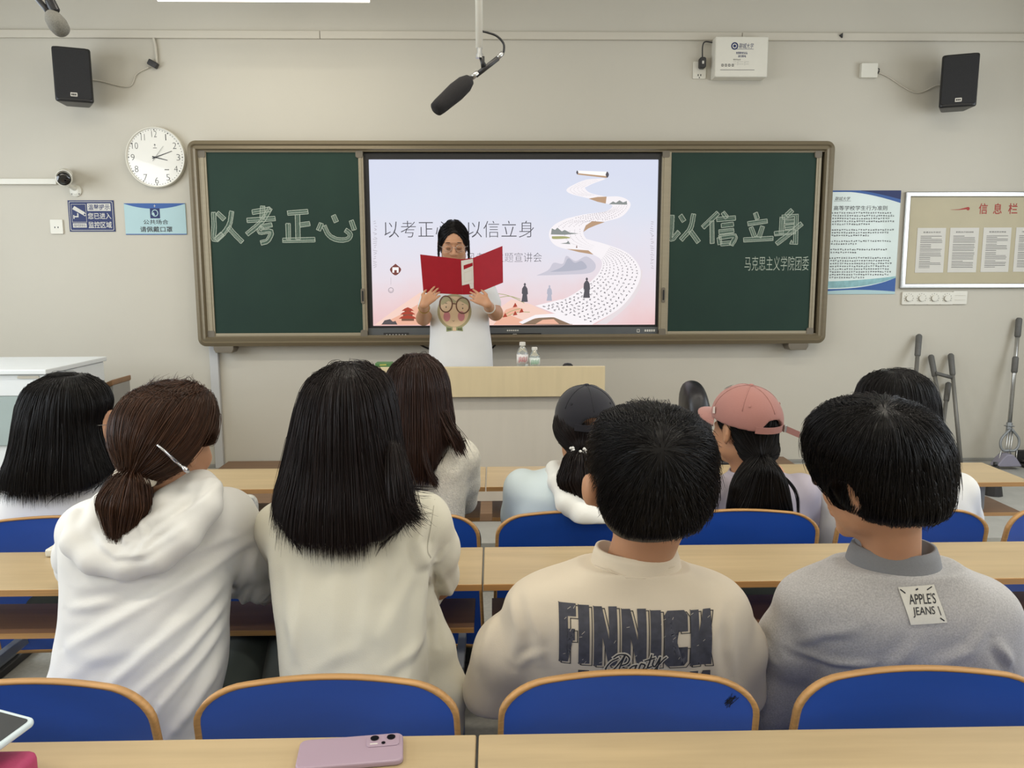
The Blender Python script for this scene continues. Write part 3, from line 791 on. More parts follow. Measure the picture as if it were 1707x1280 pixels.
def poster(m, u0, u1, v0, v1, d):
    U = lambda a: u0 + (u1 - u0) * a
    V = lambda a: v0 + (v1 - v0) * a
    xs = np.linspace(0, 1, 17)
    m.use(royal).flat([(U(a), V(1)) for a in xs] + [(U(a), V(.985 - .10 * max(0, a - .35) ** 1.5 * 2)) for a in xs[::-1]], d, WF)
    m.use(navy).flat([(U(a), V(1)) for a in xs[8:]] + [(U(a), V(.995 - .1 * max(0, a - .5) ** 1.3 * 2)) for a in xs[:7:-1]], d + .0002, WF)
    m.use(royal).flat([(U(a), V(0)) for a in xs] + [(U(a), V(.05 + .11 * a ** 3)) for a in xs[::-1]], d, WF)
    m.use(pale).flat([(U(a), V(.0)) for a in xs] + [(U(a), V(.022 + .02 * math.sin(3 * a))) for a in xs[::-1]], d + .0002, WF)
    m.use(mat('poster_teal', '86b3b8', .45, var=.2, vscale=(30, 30, 30))).flat([(U(a), V(.06 + .1 * a ** 3)) for a in xs] + [(U(a), V(.125 + .05 * a ** 2)) for a in xs[::-1]], d, WF)
    m.use(M['ink']).text('聊城大学', U(.18), U(.37), V(.905), V(.94), d, WF, shear=.25).text('高等学校学生行为准则', U(.17), U(.84), V(.81), V(.855), d, WF, bold=.006)
    m.flat([(U(.17), V(.898)), (U(.38), V(.898)), (U(.38), V(.901)), (U(.17), V(.901))], d, WF)
    textlines(m, U(.1), U(.95), V(.15), V(.80), 24, d, .0125, gaps=(5, 9, 12, 15))
poster_bg = mat('poster_paper', 'cfdbd6', .35, var=.02, coat=.4)
panel('wall_poster', 'tall white poster with blue waves and many lines of writing right of the blackboard', 'poster', ((1368, 317.5), (1491, 490)), .004, poster_bg, poster)

# framed notice board cut by the right edge of the picture
u0, v1 = W_(1508, 320); _, v0 = W_(1508, 481); u1 = u0 + 1.2
t = thing('notice_board', 'silver-framed beige notice board with red title cut by the right picture edge', 'notice board', ((u0 + u1) / 2, WALL_Y - .01, v0))
MB().ring([(u0, v0), (u1, v0), (u1, v1), (u0, v1)], [(u0 + .032, v0 + .032), (u1 - .032, v0 + .032), (u1 - .032, v1 - .032), (u0 + .032, v1 - .032)], 0, .026, WF).build('frame', M['steel'], t, bevel=.006)
bk = MB().prism([(u0 + .01, v0 + .01), (u1 - .01, v0 + .01), (u1 - .01, v1 - .01), (u0 + .01, v1 - .01)], .001, .012, WF).build('backing', mat('board_beige', 'b3a98c', .55, var=.05, vscale=(5, 5, 5)), t)
m = MB().use(mat('red_lettering', '9c3227', .6, var=.05))
for s_, x0, x1 in (('信', 1629, 1645), ('息', 1653, 1669), ('栏', 1678, 1695)):
    a, b_ = W_(x0, 357), W_(x1, 339); m.text(s_, a[0], b_[0], a[1], b_[1], .0125, WF, bold=.012)
a, b_ = W_(1583, 350), W_(1612, 347)
m.stroke([a, ((a[0] + b_[0]) / 2, a[1] + .002), b_], [.001, .005, .014], .0125, WF).flat(circle(b_[0], b_[1] - .004, .011, 10), .0126, WF)
m.build('title_lettering', None, bk, fix=False)
for k, (x0, x1) in enumerate(((1523, 1576), (1577, 1631), (1632, 1685), (1686, 1739))):
    a, b_ = W_(x0, 454.5 - .5 * k), W_(x1, 380 - .3 * k)
    lab = ('printed notice sheet on the beige board, leftmost of the four', 'printed notice sheet on the beige board, second from its left', 'printed notice sheet on the beige board, third from its left', 'printed notice sheet on the beige board, cut by the right picture edge')[k]
    s = thing('notice_sheet', lab, 'paper', ((a[0] + b_[0]) / 2, WALL_Y - .0135, a[1]), 'notice sheets on the board')
    sh = MB().prism([(a[0], a[1]), (b_[0] - .003, a[1]), (b_[0] - .003, b_[1]), (a[0], b_[1])], .0123, .0142, WF).build('sheet', M['paper'], s)
    m = MB(); w = b_[0] - a[0]; h = b_[1] - a[1]
    m.use(M['ink']).text(('普通话水平测试', '普通话水平测试规程', '普通话测试等级', '测试须知')[k], a[0] + w * .2, b_[0] - w * .2, b_[1] - h * .115, b_[1] - h * .08, .0146, WF)
    for i in range(20):
        v = b_[1] - h * (.19 + .035 * i + .012 * (i // 5)); e = 1 - rnd.choice((.12, .14, .15, .5)); 
        m.flat([(a[0] + w * .12, v), (a[0] + w * e, v), (a[0] + w * e, v + .0028), (a[0] + w * .12, v + .0028)], .0145, WF)
    m.build('printing', None, sh, fix=False)

# row of switch plates under it, sockets, boxes
def plate(name, label, cat, a, b_, th=.012, group=None):
    u0, v1 = W_(*a); u1, v0 = W_(*b_)
    t = thing(name, label, cat, ((u0 + u1) / 2, WALL_Y - th / 2, v0), group)
    p = MB().prism(rrect(u0, u1, v0, v1, .006, 3), 0, th, WF).build('plate', M['white_plastic'], t, bevel=.002)
    return t, p, u0, u1, v0, v1
for k in range(5):
    x = 1503 + 21.2 * k
    names = ('leftmost', 'second from left', 'third from left', 'fourth from left')
    if k < 4:
        t, p, u0, u1, v0, v1 = plate('dial_switch', 'round fan dial plate under the notice board, %s of the four' % names[k], 'switch', (x, 486.5), (x + 20.4, 507.5), group='fan dial switches')
        cu, cv = (u0 + u1) / 2, (v0 + v1) / 2
        MB().prism(circle(cu, cv, .020, 20), .012, .024, WF).build('dial', M['white_plastic'], t, bevel=.003)
        m = MB().use(M['ink'])
        for i in range(9):
            a = math.radians(-30 + 30 * i); m.flat(circle(cu + .030 * math.cos(a), cv + .030 * math.sin(a), .0024, 6), .0124, WF)
        m.stroke([(cu + .020 * math.cos(a_), cv + .020 * math.sin(a_)) for a_ in np.linspace(2.6, 5.6, 12)], .002, .0125, WF)
        m.build('marking', None, p, fix=False)
    else:
        t, p, u0, u1, v0, v1 = plate('blank_plate', 'plain plate at the right end of the fan dials', 'switch', (x, 485), (x + 22, 507))
        for i in (1, 2): MB().box2((u0 + .012, WALL_Y - .0145, v0 + (v1 - v0) * i / 3 - .001), (u1 - .012, WALL_Y - .011, v0 + (v1 - v0) * i / 3 + .001)).build('groove', M['trim'], t)
def socket(label, a, b_, holes):
    t, p, u0, u1, v0, v1 = plate('wall_socket', label, 'socket', a, b_, .010)
    cu, cv = (u0 + u1) / 2, (v0 + v1) / 2
    m = MB().use(M['dark'])
    for du, dv, r in holes: m.flat(rrect(cu + du - .003, cu + du + .003, cv + dv - r, cv + dv + r, .001, 2), .0104, WF)
    m.build('holes', None, p, fix=False)
    return t
socket('white two-hole socket plate on the wall left of the navy sign', (84, 366), (107, 390), [(-.010, -.004, .005), (.010, -.004, .005)])
socket('white socket plate below the small black adaptor, beside the white box', (1155, 103), (1176, 132), [(-.008, -.03, .006), (.008, -.03, .006), (0, -.045, .004)])
t, p, u0, u1, v0, v1 = plate('junction_box', 'small white junction box with loose cable left of the right speaker', 'box', (1433, 107), (1459, 131), .03)
MB().tube(spline([(u1 - .002, WALL_Y - .02, v1 - .03), (u1 + .012, WALL_Y - .022, v1 - .035), (u1 + .006, WALL_Y - .018, v1 - .06), (u1 + .018, WALL_Y - .012, v1 - .045)], 6), .003, 6).build('loose_wire', M['dark'], t, smooth=True)

# white device box with its adaptor
u0, v1 = W_(1186, 68); u1, v0 = W_(1270, 135)
t = thing('device_box', 'white box with printed blue logo and small writing high on the wall', 'box', ((u0 + u1) / 2, WALL_Y - .05, v0))
bx = MB().prism([(u0, v0), (u1, v0), (u1, v1), (u0, v1)], 0, .10, WF).build('case', M['white_plastic'], t, bevel=.008)
U = lambda a: u0 + (u1 - u0) * a
V = lambda a: v0 + (v1 - v0) * a
m = MB().use(navy).text('聊城大学', U(.44), U(.72), V(.70), V(.83), .1005, WF, shear=.25)
m.ring(circle(U(.36), V(.76), .022, 20), circle(U(.36), V(.76), .014, 16 + 4), .1004, .1006, WF).flat(circle(U(.36), V(.76), .009, 10), .1005, WF).flat([(U(.32), V(.68)), (U(.72), V(.68)), (U(.72), V(.69)), (U(.32), V(.69))], .1005, WF)
m.text('智慧教室设备', U(.39), U(.61), V(.56), V(.62), .1005, WF, bold=.012).text('请勿断电', U(.43), U(.58), V(.48), V(.54), .1005, WF, bold=.012)
m.use(M['ink'])
for i, (s_, e_) in enumerate((('报修电话', .48), ('一一 二一一一 二一一', .64), ('一一 二一一一 二一一', .64))): m.text(s_, U(.34), U(e_), V(.41 - .055 * i), V(.445 - .055 * i), .1005, WF)
for i in range(4): m.ring(rrect(U(.12 + .065 * i), U(.16 + .065 * i), V(.26), V(.32), .001, 1), rrect(U(.13 + .065 * i), U(.15 + .065 * i), V(.275), V(.305), .0005, 1), .1004, .1006, WF)
m.flat([(U(.1), V(.17)), (U(.75), V(.17)), (U(.75), V(.18)), (U(.1), V(.18))], .1005, WF)
m.build('printing', None, bx, fix=False)
a = W_(1167, 108)
t = thing('power_adaptor', 'small black power adaptor plugged in beside the white wall box', 'adaptor', (a[0], WALL_Y - .03, a[1] - .03))
MB().prism(rrect(a[0] - .014, a[0] + .026, a[1] - .03, a[1] + .035, .012, 4), .009, .05, WF).build('body', M['black'], t, bevel=.004)
MB().tube(spline([(a[0] + .006, WALL_Y - .03, a[1] + .03), (a[0] + .005, WALL_Y - .03, a[1] + .1), (a[0] + .02, WALL_Y - .03, a[1] + .128), (u0 - .004, WALL_Y - .035, v1 - .02)], 6), .004, 8).build('cord', M['dark'], t, smooth=True)
q = MB().use(M['paper']).flat(rrect(a[0], a[0] + .012, a[1] - .006, a[1] + .012, .002, 2), .0505, WF); q.build('label_plate', None, t, fix=False)
# black clip on the trunking
a = W_(1399, 61)
t = thing('cable_clip', 'tiny dark clip on the cable trunking near the top', 'clip', (a[0], WALL_Y - .03, a[1] - .01))
MB().prism([(a[0] - .012, a[1]), (a[0] + .008, a[1] + .014), (a[0] + .008, a[1] - .016)], .02, .035, WF).build('clip_body', M['dark'], t, bevel=.001)

# loudspeakers
def speaker(label, pts, side):
    """pts: px of front face TL, TR(outer rounded), BR, BL at the front plane; the box tilts down and turns in"""
    (xl, xr, yt, yb) = pts
    cx_, cz_ = W_((xl + xr) / 2, (yt + yb) / 2)
    c3 = np.array([cx_, WALL_Y - .17, cz_])
    c3 = at((xl + xr) / 2, (yt + yb) / 2, WALL_Y - .17)
    w, h, dp = .205, .305, .19
    Rm = rot_z(side * .38) @ rot_x(.03)
    t = thing('loudspeaker', label, 'speaker', (c3[0], WALL_Y, c3[2] - .15), 'wall loudspeakers')
    F = lambda u, v, d: c3 + Rm @ np.array([u, d, v])
    body = [(-w / 2, -dp / 2), (-w / 2 + .03, -dp / 2 - .012), (w / 2 - .03, -dp / 2 - .012), (w / 2, -dp / 2), (w / 2 - .035, dp / 2), (-w / 2 + .035, dp / 2)]
    n = len(body)
    mm = MB().add([F(x, z, y) for z in (-h / 2, h / 2) for x, y in body], [tuple(range(n))[::-1], tuple(range(n, 2 * n))] + [(i, (i + 1) % n, n + (i + 1) % n, n + i) for i in range(n)])
    o = mm.build('cabinet', M['black'], t, bevel=.012)
    MB().add([F(x, z, -dp / 2 - .0135) for x, z in rrect(-w / 2 + .012, w / 2 - .012, -h / 2 + .02, h / 2 - .014, .012, 4)] + [F(x, z, -dp / 2 - .008) for x, z in rrect(-w / 2 + .008, w / 2 - .008, -h / 2 + .016, h / 2 - .010, .012, 4)],
             [tuple(range(20))] + [(i, (i + 1) % 20, 20 + (i + 1) % 20, 20 + i) for i in range(20)]).build('grille', mat('speaker_grille', '1c1c1e', .7, var=.35, vscale=(260, 260, 260), bump=.6, bscale=(400, 400, 400)), t)
    bd = MB().use(M['steel']).add([F(x, z, -dp / 2 - .0145) for x, z in rrect(-.018, .018, -h / 2 + .03, -h / 2 + .052, .003, 2)], [tuple(range(12))]).build('badge', None, t, fix=False)
    bl = MB().use(M['black'])
    for i in range(3): bl.add([F(x, z, -dp / 2 - .0152) for x, z in rrect(-.013 + .009 * i, -.006 + .009 * i, -h / 2 + .036, -h / 2 + .046, .001, 1)], [tuple(range(8))])
    bl.build('badge_marking', None, bd, fix=False)
    q0 = F(0, 0, dp / 2)
    MB().tube([q0, (q0[0], WALL_Y, q0[2] + .01)], .016, 10).prism(rrect(q0[0] - .04, q0[0] + .04, q0[2] - .05, q0[2] + .06, .008, 3), 0, .008, WF).build('wall_bracket', M['dark'], t)
    return t, q0
sl_, qa = speaker('black loudspeaker on the wall above the clock at left', (92, 156, 86, 174), 1)
sr_, qb = speaker('black loudspeaker high on the wall at the right', (1563, 1627, 97, 182), -1)
a, b_, e_ = W_(165, 135), W_(215, 145), W_(250, 113)
MB().tube(spline([(qa[0] + .02, qa[1] + .02, qa[2] + .02), (a[0], WALL_Y - .01, a[1]), (b_[0], WALL_Y - .01, b_[1]), (e_[0] - .08, WALL_Y - .012, e_[1] - .04), (e_[0], WALL_Y - .015, e_[1])], 8), .004, 6).build('cable', M['trim'], sl_, smooth=True)
a, b_, e_ = W_(1560, 143), W_(1525, 155), W_(1478, 128)
MB().tube(spline([(qb[0] - .02, qb[1] + .02, qb[2]), (a[0], WALL_Y - .02, a[1]), (b_[0], WALL_Y - .01, b_[1]), (e_[0], WALL_Y - .008, e_[1]), (e_[0] - .08, WALL_Y - .008, e_[1] + .03)], 8), .004, 6).build('cable', M['trim'], sr_, smooth=True)
# cable down from the trunking with a dark connector
a, b_ = W_(256, 60), W_(263, 108)
t = thing('wall_cable', 'grey cable hanging from the trunking with a dark connector above the clock', 'cable', (b_[0], WALL_Y - .02, b_[1] - .02))
MB().tube(spline([(a[0], WALL_Y - .01, zb + .02), (a[0] + .012, WALL_Y - .012, a[1] - .06), (b_[0], WALL_Y - .012, b_[1] + .05), (b_[0], WALL_Y - .012, b_[1])], 6), .008, 8).build('cord', M['trim'], t, smooth=True)
MB().box((b_[0] - .02, WALL_Y - .02, b_[1]), (.06, .035, .035), rot_y(.5)).build('connector', M['dark'], t, bevel=.006)

# security camera and its conduit
c = at(107, 297, WALL_Y - .14)
t = thing('security_camera', 'white bullet security camera on the wall above the navy sign', 'camera', (c[0], WALL_Y, c[2] - .07))
d = Vector((.46, -1, -.20)).normalized(); B0 = np.array(c); D = np.array(d)
MB().lathe([(.034, -.13), (.043, -.12), (.046, .0), (.046, .04), (.042, .045)], B0, d, 24).build('housing', M['white_plastic'], t, smooth=False, bevel=.003)
MB().lathe([(.040, .043), (.038, .049), (.02, .052), (.001, .052)], B0, d, 24).build('lens_window', mat('dark_lens', '0c0c0e', .08, coat=1.0), t, smooth=True)
hood = MB(); nseg = 13
ring1 = []
for s0 in (-.11, .075):
    for r_ in (.050, .053):
        for i in range(nseg):
            a = math.radians(20 + 140 * i / (nseg - 1)); ring1.append(B0 + D * s0 + np.array([r_ * math.cos(a), 0, r_ * math.sin(a)]))
n = nseg
fs = []
for i in range(n - 1): fs += [(i, i + 1, 2 * n + i + 1, 2 * n + i), (n + i, 3 * n + i, 3 * n + i + 1, n + i + 1), (i, n + i, n + i + 1, i + 1), (2 * n + i, 2 * n + i + 1, 3 * n + i + 1, 3 * n + i)]
hood.add(ring1, fs).build('sun_hood', M['white_plastic'], t, smooth=False)
e_ = at(127, 318, WALL_Y)
MB().tube([B0 - D * .06 + np.array([.01, 0, -.045]), (e_[0] - .02, WALL_Y - .06, e_[2] + .03), (e_[0], WALL_Y - .008, e_[2] + .01)], .014, 10).lathe([(.036, 0), (.036, .01), (.02, .016), (.001, .016)], (e_[0], WALL_Y, e_[2]), (0, -1, 0), 18).build('mount', M['white_plastic'], t)
for dx in (-.022, .022): MB().lathe([(.004, 0), (.004, .003), (.001, .003)], (e_[0] + dx, WALL_Y - .010, e_[2] - .02), (0, -1, 0), 8).build('screw', M['dark'], t)
a, b_ = W_(0, 303), W_(97, 300)
structure(MB().box2((-4.2, WALL_Y - .025, a[1] - .018), (b_[0], WALL_Y, a[1] + .018)).build('trim_3', M['white_plastic'], bevel=.004))

# ------------------------------------------------------------------ microphones hanging from the ceiling
MY = 3.1
g = lambda px, py, dy=0: at(px, py, MY + dy)
t = thing('hanging_microphone', 'black foam shotgun microphone on a white pole hanging above the display', 'microphone', (g(800, 0)[0], MY, 3.42))
p0, p1 = g(799, -30), g(799, 80)
MB().tube([(p1[0], MY, 3.42), (p1[0], MY, p1[2])], .0135, 16).build('pole', M['white_plastic'], t, smooth=True)
MB().tube([(p1[0], MY, p1[2] + .004), (p1[0], MY, p1[2] - .022)], [.009, .009], 12).tube([(p1[0], MY, p1[2] - .022), (p1[0], MY, p1[2] - .036)], .014, 12).build('pole_joint', M['steel'], t)
k0, k1 = g(803, 95), g(807, 112)
MB().tube([k0, (k0[0] + .003, MY, (k0[2] + k1[2]) / 2), k1], [.011, .008, .012], 10).build('swivel', M['black'], t, smooth=True)
b0, b1, b2, b3 = g(786, 133), g(803, 114), g(828, 99), g(840, 86)
MB().tube([g(793, 126), g(830, 97)], .0095, 12).build('boom', M['dark'], t, smooth=True)
MB().tube([g(785, 130), g(797, 121.5)], .011, 12).tube([g(828, 98.6), g(838, 88)], .0085, 12).build('silver_sleeve', M['steel'], t, smooth=True)
f0, f1 = np.array(g(785, 131)), np.array(g(725, 184, -.10))
d = f1 - f0; L_ = np.linalg.norm(d)
prof = [(.008, 0), (.022, .012), (.031, .04), (.034, .09), (.031, .14), (.029, L_ - .03), (.026, L_ - .008), (.015, L_), (.0005, L_ + .001)]
MB().lathe(prof, f0, d, 24).build('foam_windshield', mat('black_foam', '1d1b1c', .95, var=.3, vscale=(240, 240, 240), bump=.7, bscale=(300, 300, 300)), t, smooth=True)
MB().tube(spline([g(803, 52), g(812, 54), g(828, 60), g(839, 72), g(840, 84), g(838, 89)], 8), .0042, 8).build('cable', M['black'], t, smooth=True)
MB().box(g(801.5, 53), (.008, .008, .03)).build('clip', M['black'], t)
MY2 = 2.6
g2 = lambda px, py, dy=0: at(px, py, MY2 + dy)
t = thing('hanging_microphone', 'grey foam microphone on a black arm at the top left corner', 'microphone', (g2(40, -60)[0], MY2, 3.42))
a0 = g2(40, -60)
MB().tube([(a0[0], MY2, 3.42), a0], .012, 12).build('pole', M['white_plastic'], t, smooth=True)
MB().tube([a0, g2(64, 0), g2(76, 14), g2(86, 26)], .009, 12).build('arm', M['black'], t, smooth=True)
MB().lathe([(.013, -.02), (.015, -.012), (.015, .018), (.012, .022)], g2(87, 9), np.array(g2(90, 16)) - np.array(g2(82, 0)), 14).tube([g2(79, 13), g2(85, 9)], .006, 8).build('clamp_knob', M['black'], t, bevel=.002)
f0, f1 = np.array(g2(84, 24)), np.array(g2(105, 53, -.06)); d = f1 - f0; L_ = np.linalg.norm(d)
MB().lathe([(.006, 0), (.018, .006), (.025, .03), (.028, L_ * .6), (.025, L_ * .85), (.015, L_ * .97), (.0005, L_)], f0, d, 24).build('foam_windshield', mat('grey_foam', '76746c', .95, var=.25, vscale=(240, 240, 240), bump=.7, bscale=(300, 300, 300)), t, smooth=True)

# ------------------------------------------------------------------ lectern on the platform, bottles, box
LY = 4.12
a, b_ = at(608, 612, LY), at(1009, 611, LY)
X0, X1, ZT = a[0], b_[0], (a[2] + b_[2]) / 2
zb_ = at(800, 662, LY)[2]
ply_pale = mat('pale_birch_laminate', 'cdbc98', .42, var=.05, vscale=(26, 26, 2.5), detail=6)
t = thing('lectern_desk', 'pale wooden teacher desk with a tall front panel, behind the front row', 'desk', ((X0 + X1) / 2, LY + .3, .286))
MB().box2((X0, LY, zb_), (X1, LY + .025, ZT)).build('front_board', ply_pale, t, bevel=.003)
MB().box2((X0 + .02, LY + .045, .286), (X1 - .02, LY + .0595, zb_ + .02)).build('modesty_panel', mat('white_laminate', 'c6bfb2', .5, var=.03, vscale=(20, 20, 2)), t)
MB().box2((X0, LY + .025, ZT - .10), (X1, LY + .42, ZT - .075)).build('desktop', ply_pale, t, bevel=.003)
for x in (X0 + .03, X1 - .03): MB().box2((x - .012, LY + .06, .286), (x + .012, LY + .40, ZT - .10)).build('side_panel', ply_pale, t, bevel=.002)
podium = MB().box2((at(358, 770, 4.9)[0], 3.95, .24), (at(1330, 768, 4.9)[0], WALL_Y - .02, .285))
po = podium.build('podium_platform', mat('brown_podium', '7c6048', .5, var=.12, vscale=(3, 40, 40)), None, bevel=.004)
tag(po, 'low brown wooden podium under the teacher desk', 'platform')

def bottle(px, yt, s, label, capc, labc, fl):
    c = at(px, 605, LY + .14); z0 = ZT - .075
    top = at(px, yt, LY + .14)[2]; H = top - z0
    t = thing('water_bottle', label, 'bottle', (c[0], c[1], z0), 'water bottles on the teacher desk')
    r = .031 * s
    prof = [(r * .7, 0), (r * .97, .006), (r, .015), (r * .93, .03), (r, .045), (r * .95, H * .30), (r, H * .36), (r, H * .66), (r * .97, H * .68), (r * .85, H * .76), (r * .42, H * .87), (r * .42, H * .9)]
    MB().lathe(prof, (c[0], c[1], z0), (0, 0, 1), 28).build('bottle_body', M['pet'], t, smooth=True)
    MB().lathe([(r * .5, H * .90), (r * .53, H * .905), (r * .53, H * .985), (r * .45, H), (.0004, H)], (c[0], c[1], z0), (0, 0, 1), 20).build('cap', capc, t, bevel=.001)
    l = MB().lathe([(r * 1.012, H * .40), (r * 1.012, H * .66)], (c[0], c[1], z0), (0, 0, 1), 28).build('label_wrap', labc, t, smooth=True)
    cyl = lambda u, v, d: (c[0] + r * 1.02 * math.sin(u), c[1] - r * 1.02 * math.cos(u), v)
    m = MB().use(fl)
    for i in range(6):
        u = -.7 + .28 * i; m.flat([(u, z0 + H * (.44 + .03 * (i % 2))), (u + .16, z0 + H * (.44 + .02 * (i % 3))), (u + .14, z0 + H * .6), (u + .02, z0 + H * (.58 + .03 * (i % 2)))], 0, cyl)
    m.build('label_print', None, l, fix=False)
M['pet'] = mat('clear_pet', 'e9f0f0', .06, trans=.85, spec=.6)
bottle(871, 570, 1.0, 'clear water bottle with white cap on the teacher desk, the taller one', M['paper'], mat('bottle_label_red', 'd8d4d2', .5, var=.05), mat('label_red', 'a5434a', .5, var=.05))
bottle(891, 578.5, .95, 'clear water bottle with green label on the teacher desk, the shorter one', M['paper'], mat('bottle_label_green', 'd5dcd5', .5, var=.05), mat('label_green', '5f9a74', .5, var=.05))
c = at(640, 607, LY + .1)
t = thing('chalk_box', 'small flat green box on the teacher desk behind the brown-haired student', 'box', (c[0], c[1], ZT - .075))
a, b_ = at(627, 604, LY + .1), at(654, 604, LY + .1)
bb = MB().box2((a[0], LY + .06, ZT - .075), (b_[0], LY + .14, a[2])).build('carton', mat('green_card', '4f7a45', .6, var=.06), t, bevel=.002)
MB().use(mat('yellow_print', 'b9b45a', .6, var=.05)).add([(a[0] + (b_[0] - a[0]) * u, LY + .0595, ZT + (a[2] - ZT) * v) for u, v in ((.25, .2), (.7, .25), (.68, .7), (.3, .6))], [(0, 1, 2, 3)]).build('printing', None, bb, fix=False)
c = at(947, 609.5, LY + .05)
t = thing('computer_mouse', 'small dark mouse on the teacher desk right of the bottles', 'mouse', (c[0], LY + .07, ZT - .075))
MB().lathe([(.025, 0), (.03, .02), (.028, c[2] - ZT + .075), (.018, c[2] - ZT + .085), (.001, c[2] - ZT + .088)], (c[0], LY + .07, ZT - .075), (0, 0, 1), 18).build('shell', M['black'], t, smooth=True)

# cables peeping out under the board behind the speaker
a, b_ = at(697, 574, WALL_Y - .02), at(715, 581, WALL_Y - .02)
t = thing('loose_cable', 'black cable hanging below the display behind the standing speaker', 'cable', (b_[0], WALL_Y - .02, b_[2]))
e_ = at(828, 574, WALL_Y - .02); f_ = at(818, 581, WALL_Y - .02)
MB().tube(spline([(a[0], WALL_Y - .03, V0 + .005), (b_[0], WALL_Y - .03, b_[2]), (b_[0] + .1, WALL_Y - .03, b_[2] - .02), (f_[0] - .1, WALL_Y - .03, f_[2] - .02), (f_[0], WALL_Y - .03, f_[2]), (e_[0], WALL_Y - .03, V0 + .005)], 8), .006, 8).build('cord', M['black'], t, smooth=True)

# office chair behind the lectern
c = at(1160, 680, 4.0)
t = thing('office_chair', 'black leather office chair turned sideways on the platform behind the pink cap', 'chair', (c[0] + .02, 4.0, .24))
leather = mat('black_leather', '17151a', .38, var=.15, vscale=(30, 30, 30), bump=.3, bscale=(120, 120, 120))
z1 = at(1160, 633, 4.0)[2]
m = MB(); Rz = rot_z(1.50)
prof = [(-.2, .0), (-.23, .25), (-.24, .45), (-.225, .56), (-.17, .62), (-.06, .645), (.06, .645), (.17, .62), (.225, .56), (.24, .45), (.23, .25), (.2, .0)]
def chair_back(scale, y, m):
    pass
P = np.array(prof); cc = np.array([0, .32]); n = len(P); vs = []
for (s_, y) in ((.86, .075), (1.0, .035), (1.0, -.03), (.88, -.055), (.5, -.06)):
    for x, z in P:
        q = cc + (np.array([x, z]) - cc) * s_
        vs.append(np.array([c[0], 4.0, z1 - .77]) + Rz @ np.array([q[0] * .78, y - .05 * math.sin(q[1] * 3) + .1 * q[1], q[1] * 1.19]))
fs = [(k * n + i, k * n + (i + 1) % n, (k + 1) * n + (i + 1) % n, (k + 1) * n + i) for k in range(4) for i in range(n)] + [tuple(range(n))[::-1], tuple(4 * n + i for i in range(n))]
o = m.add(vs, fs).build('backrest', leather, t, smooth=True); sb = o.modifiers.new('s', 'SUBSURF'); sb.levels = sb.render_levels = 2
B = np.array([c[0], 4.0, 0])
MB().box(B + Rz @ np.array([0, -.17, .50]), (.44, .42, .09), Rz).build('seat', leather, t, bevel=.035, seg=4)
MB().tube([B + (0, 0, .30) + Rz @ np.array([0, -.22, 0]), B + (0, 0, .48) + Rz @ np.array([0, -.22, 0])], .03, 14).build('gas_lift', M['black'], t, smooth=True)
for s_ in (-1, 1): MB().tube([B + Rz @ np.array([s_ * .22, 0, .50]), B + Rz @ np.array([s_ * .24, -.02, .58]), B + Rz @ np.array([s_ * .24, -.22, .58]), B + Rz @ np.array([s_ * .22, -.26, .50])], .02, 10).build('armrest', M['black'], t, smooth=True)
for k in range(5):
    a = 2 * math.pi * k / 5; e = B + Rz @ np.array([.27 * math.cos(a), -.22 + .27 * math.sin(a), .33]); s0 = B + Rz @ np.array([0, -.22, .36])
    lg = MB().tube([s0, e], [.024, .016], 8).build('base_arm', M['black'], t, smooth=True)
    MB().lathe([(.022, -.012), (.025, 0), (.022, .012)], (e[0], e[1], .31), (math.sin(a), math.cos(a), 0), 14).build('castor', M['black'], lg)

# ------------------------------------------------------------------ white console and grey lectern cabinet at the left
CY0 = 4.05
a, b_ = at(0, 623, CY0), at(77, 622, CY0)
zt_ = a[2]; x1 = b_[0]; z2 = at(40, 660, CY0)[2]; z3 = at(40, 743, CY0)[2]
t = thing('media_console', 'white and grey-green equipment console on the platform, cut by the left picture edge', 'cabinet', (x1 - .35, CY0 + .3, .24))
cw = mat('console_white', 'dfe3e4', .4, var=.02); cg = mat('console_grey_green', '9fadab', .45, var=.03)
lid = MB().box2((x1 - .75, CY0 - .02, zt_ - .003), (x1 + .01, CY0 + .62, zt_ + .022)).build('lid', cw, t, bevel=.004)
up = MB().box2((x1 - .74, CY0, z2), (x1, CY0 + .6, zt_ - .006)).build('upper_body', cw, t, bevel=.004)
MB().prism(rrect(at(30, 632, CY0)[0], at(66, 632, CY0)[0], at(30, 631, CY0)[2], at(30, 626.5, CY0)[2], .004, 3), 0, .006, wallframe(CY0)).build('handle_slot', M['trim'], up, bevel=.001)
MB().box2((x1 - .74, CY0 + .004, z3), (x1 - .002, CY0 + .6, z2)).build('lower_body', cg, t, bevel=.004)
MB().box2((x1 - .73, CY0 + .02, .24), (x1 - .02, CY0 + .58, z3)).build('plinth', cw, t, bevel=.004)
GY = 4.75
a, b_ = at(168, 645, GY - .3), at(217, 632, GY + .15)
t = thing('lectern_cabinet', 'grey metal cabinet with brown wooden top edge behind the black-haired student at left', 'cabinet', (a[0], GY, .24))
gx0 = a[0] - .35; gx1 = at(217, 640, GY + .22)[0]
za, zb2 = at(175, 650, GY)[2], at(217, 633, GY)[2]
poly = [(gx0, .24), (gx1, .24), (gx1, zb2 - .03), (gx0, zb2 - .03 - (gx1 - gx0) * .42)]
MB().prism(poly, -.22, 0, wallframe(GY)).build('body', mat('cabinet_grey', '9a9894', .45, metal=.2, var=.04), t, bevel=.004)
MB().prism([(gx0 - .01, poly[3][1] - .004), (gx1 + .006, poly[2][1]), (gx1 + .006, poly[2][1] + .034), (gx0 - .01, poly[3][1] + .03)], -.23, .012, wallframe(GY)).build('wooden_edge', mat('brown_edge', '8a6747', .45, var=.12, vscale=(20, 20, 20)), t, bevel=.008)

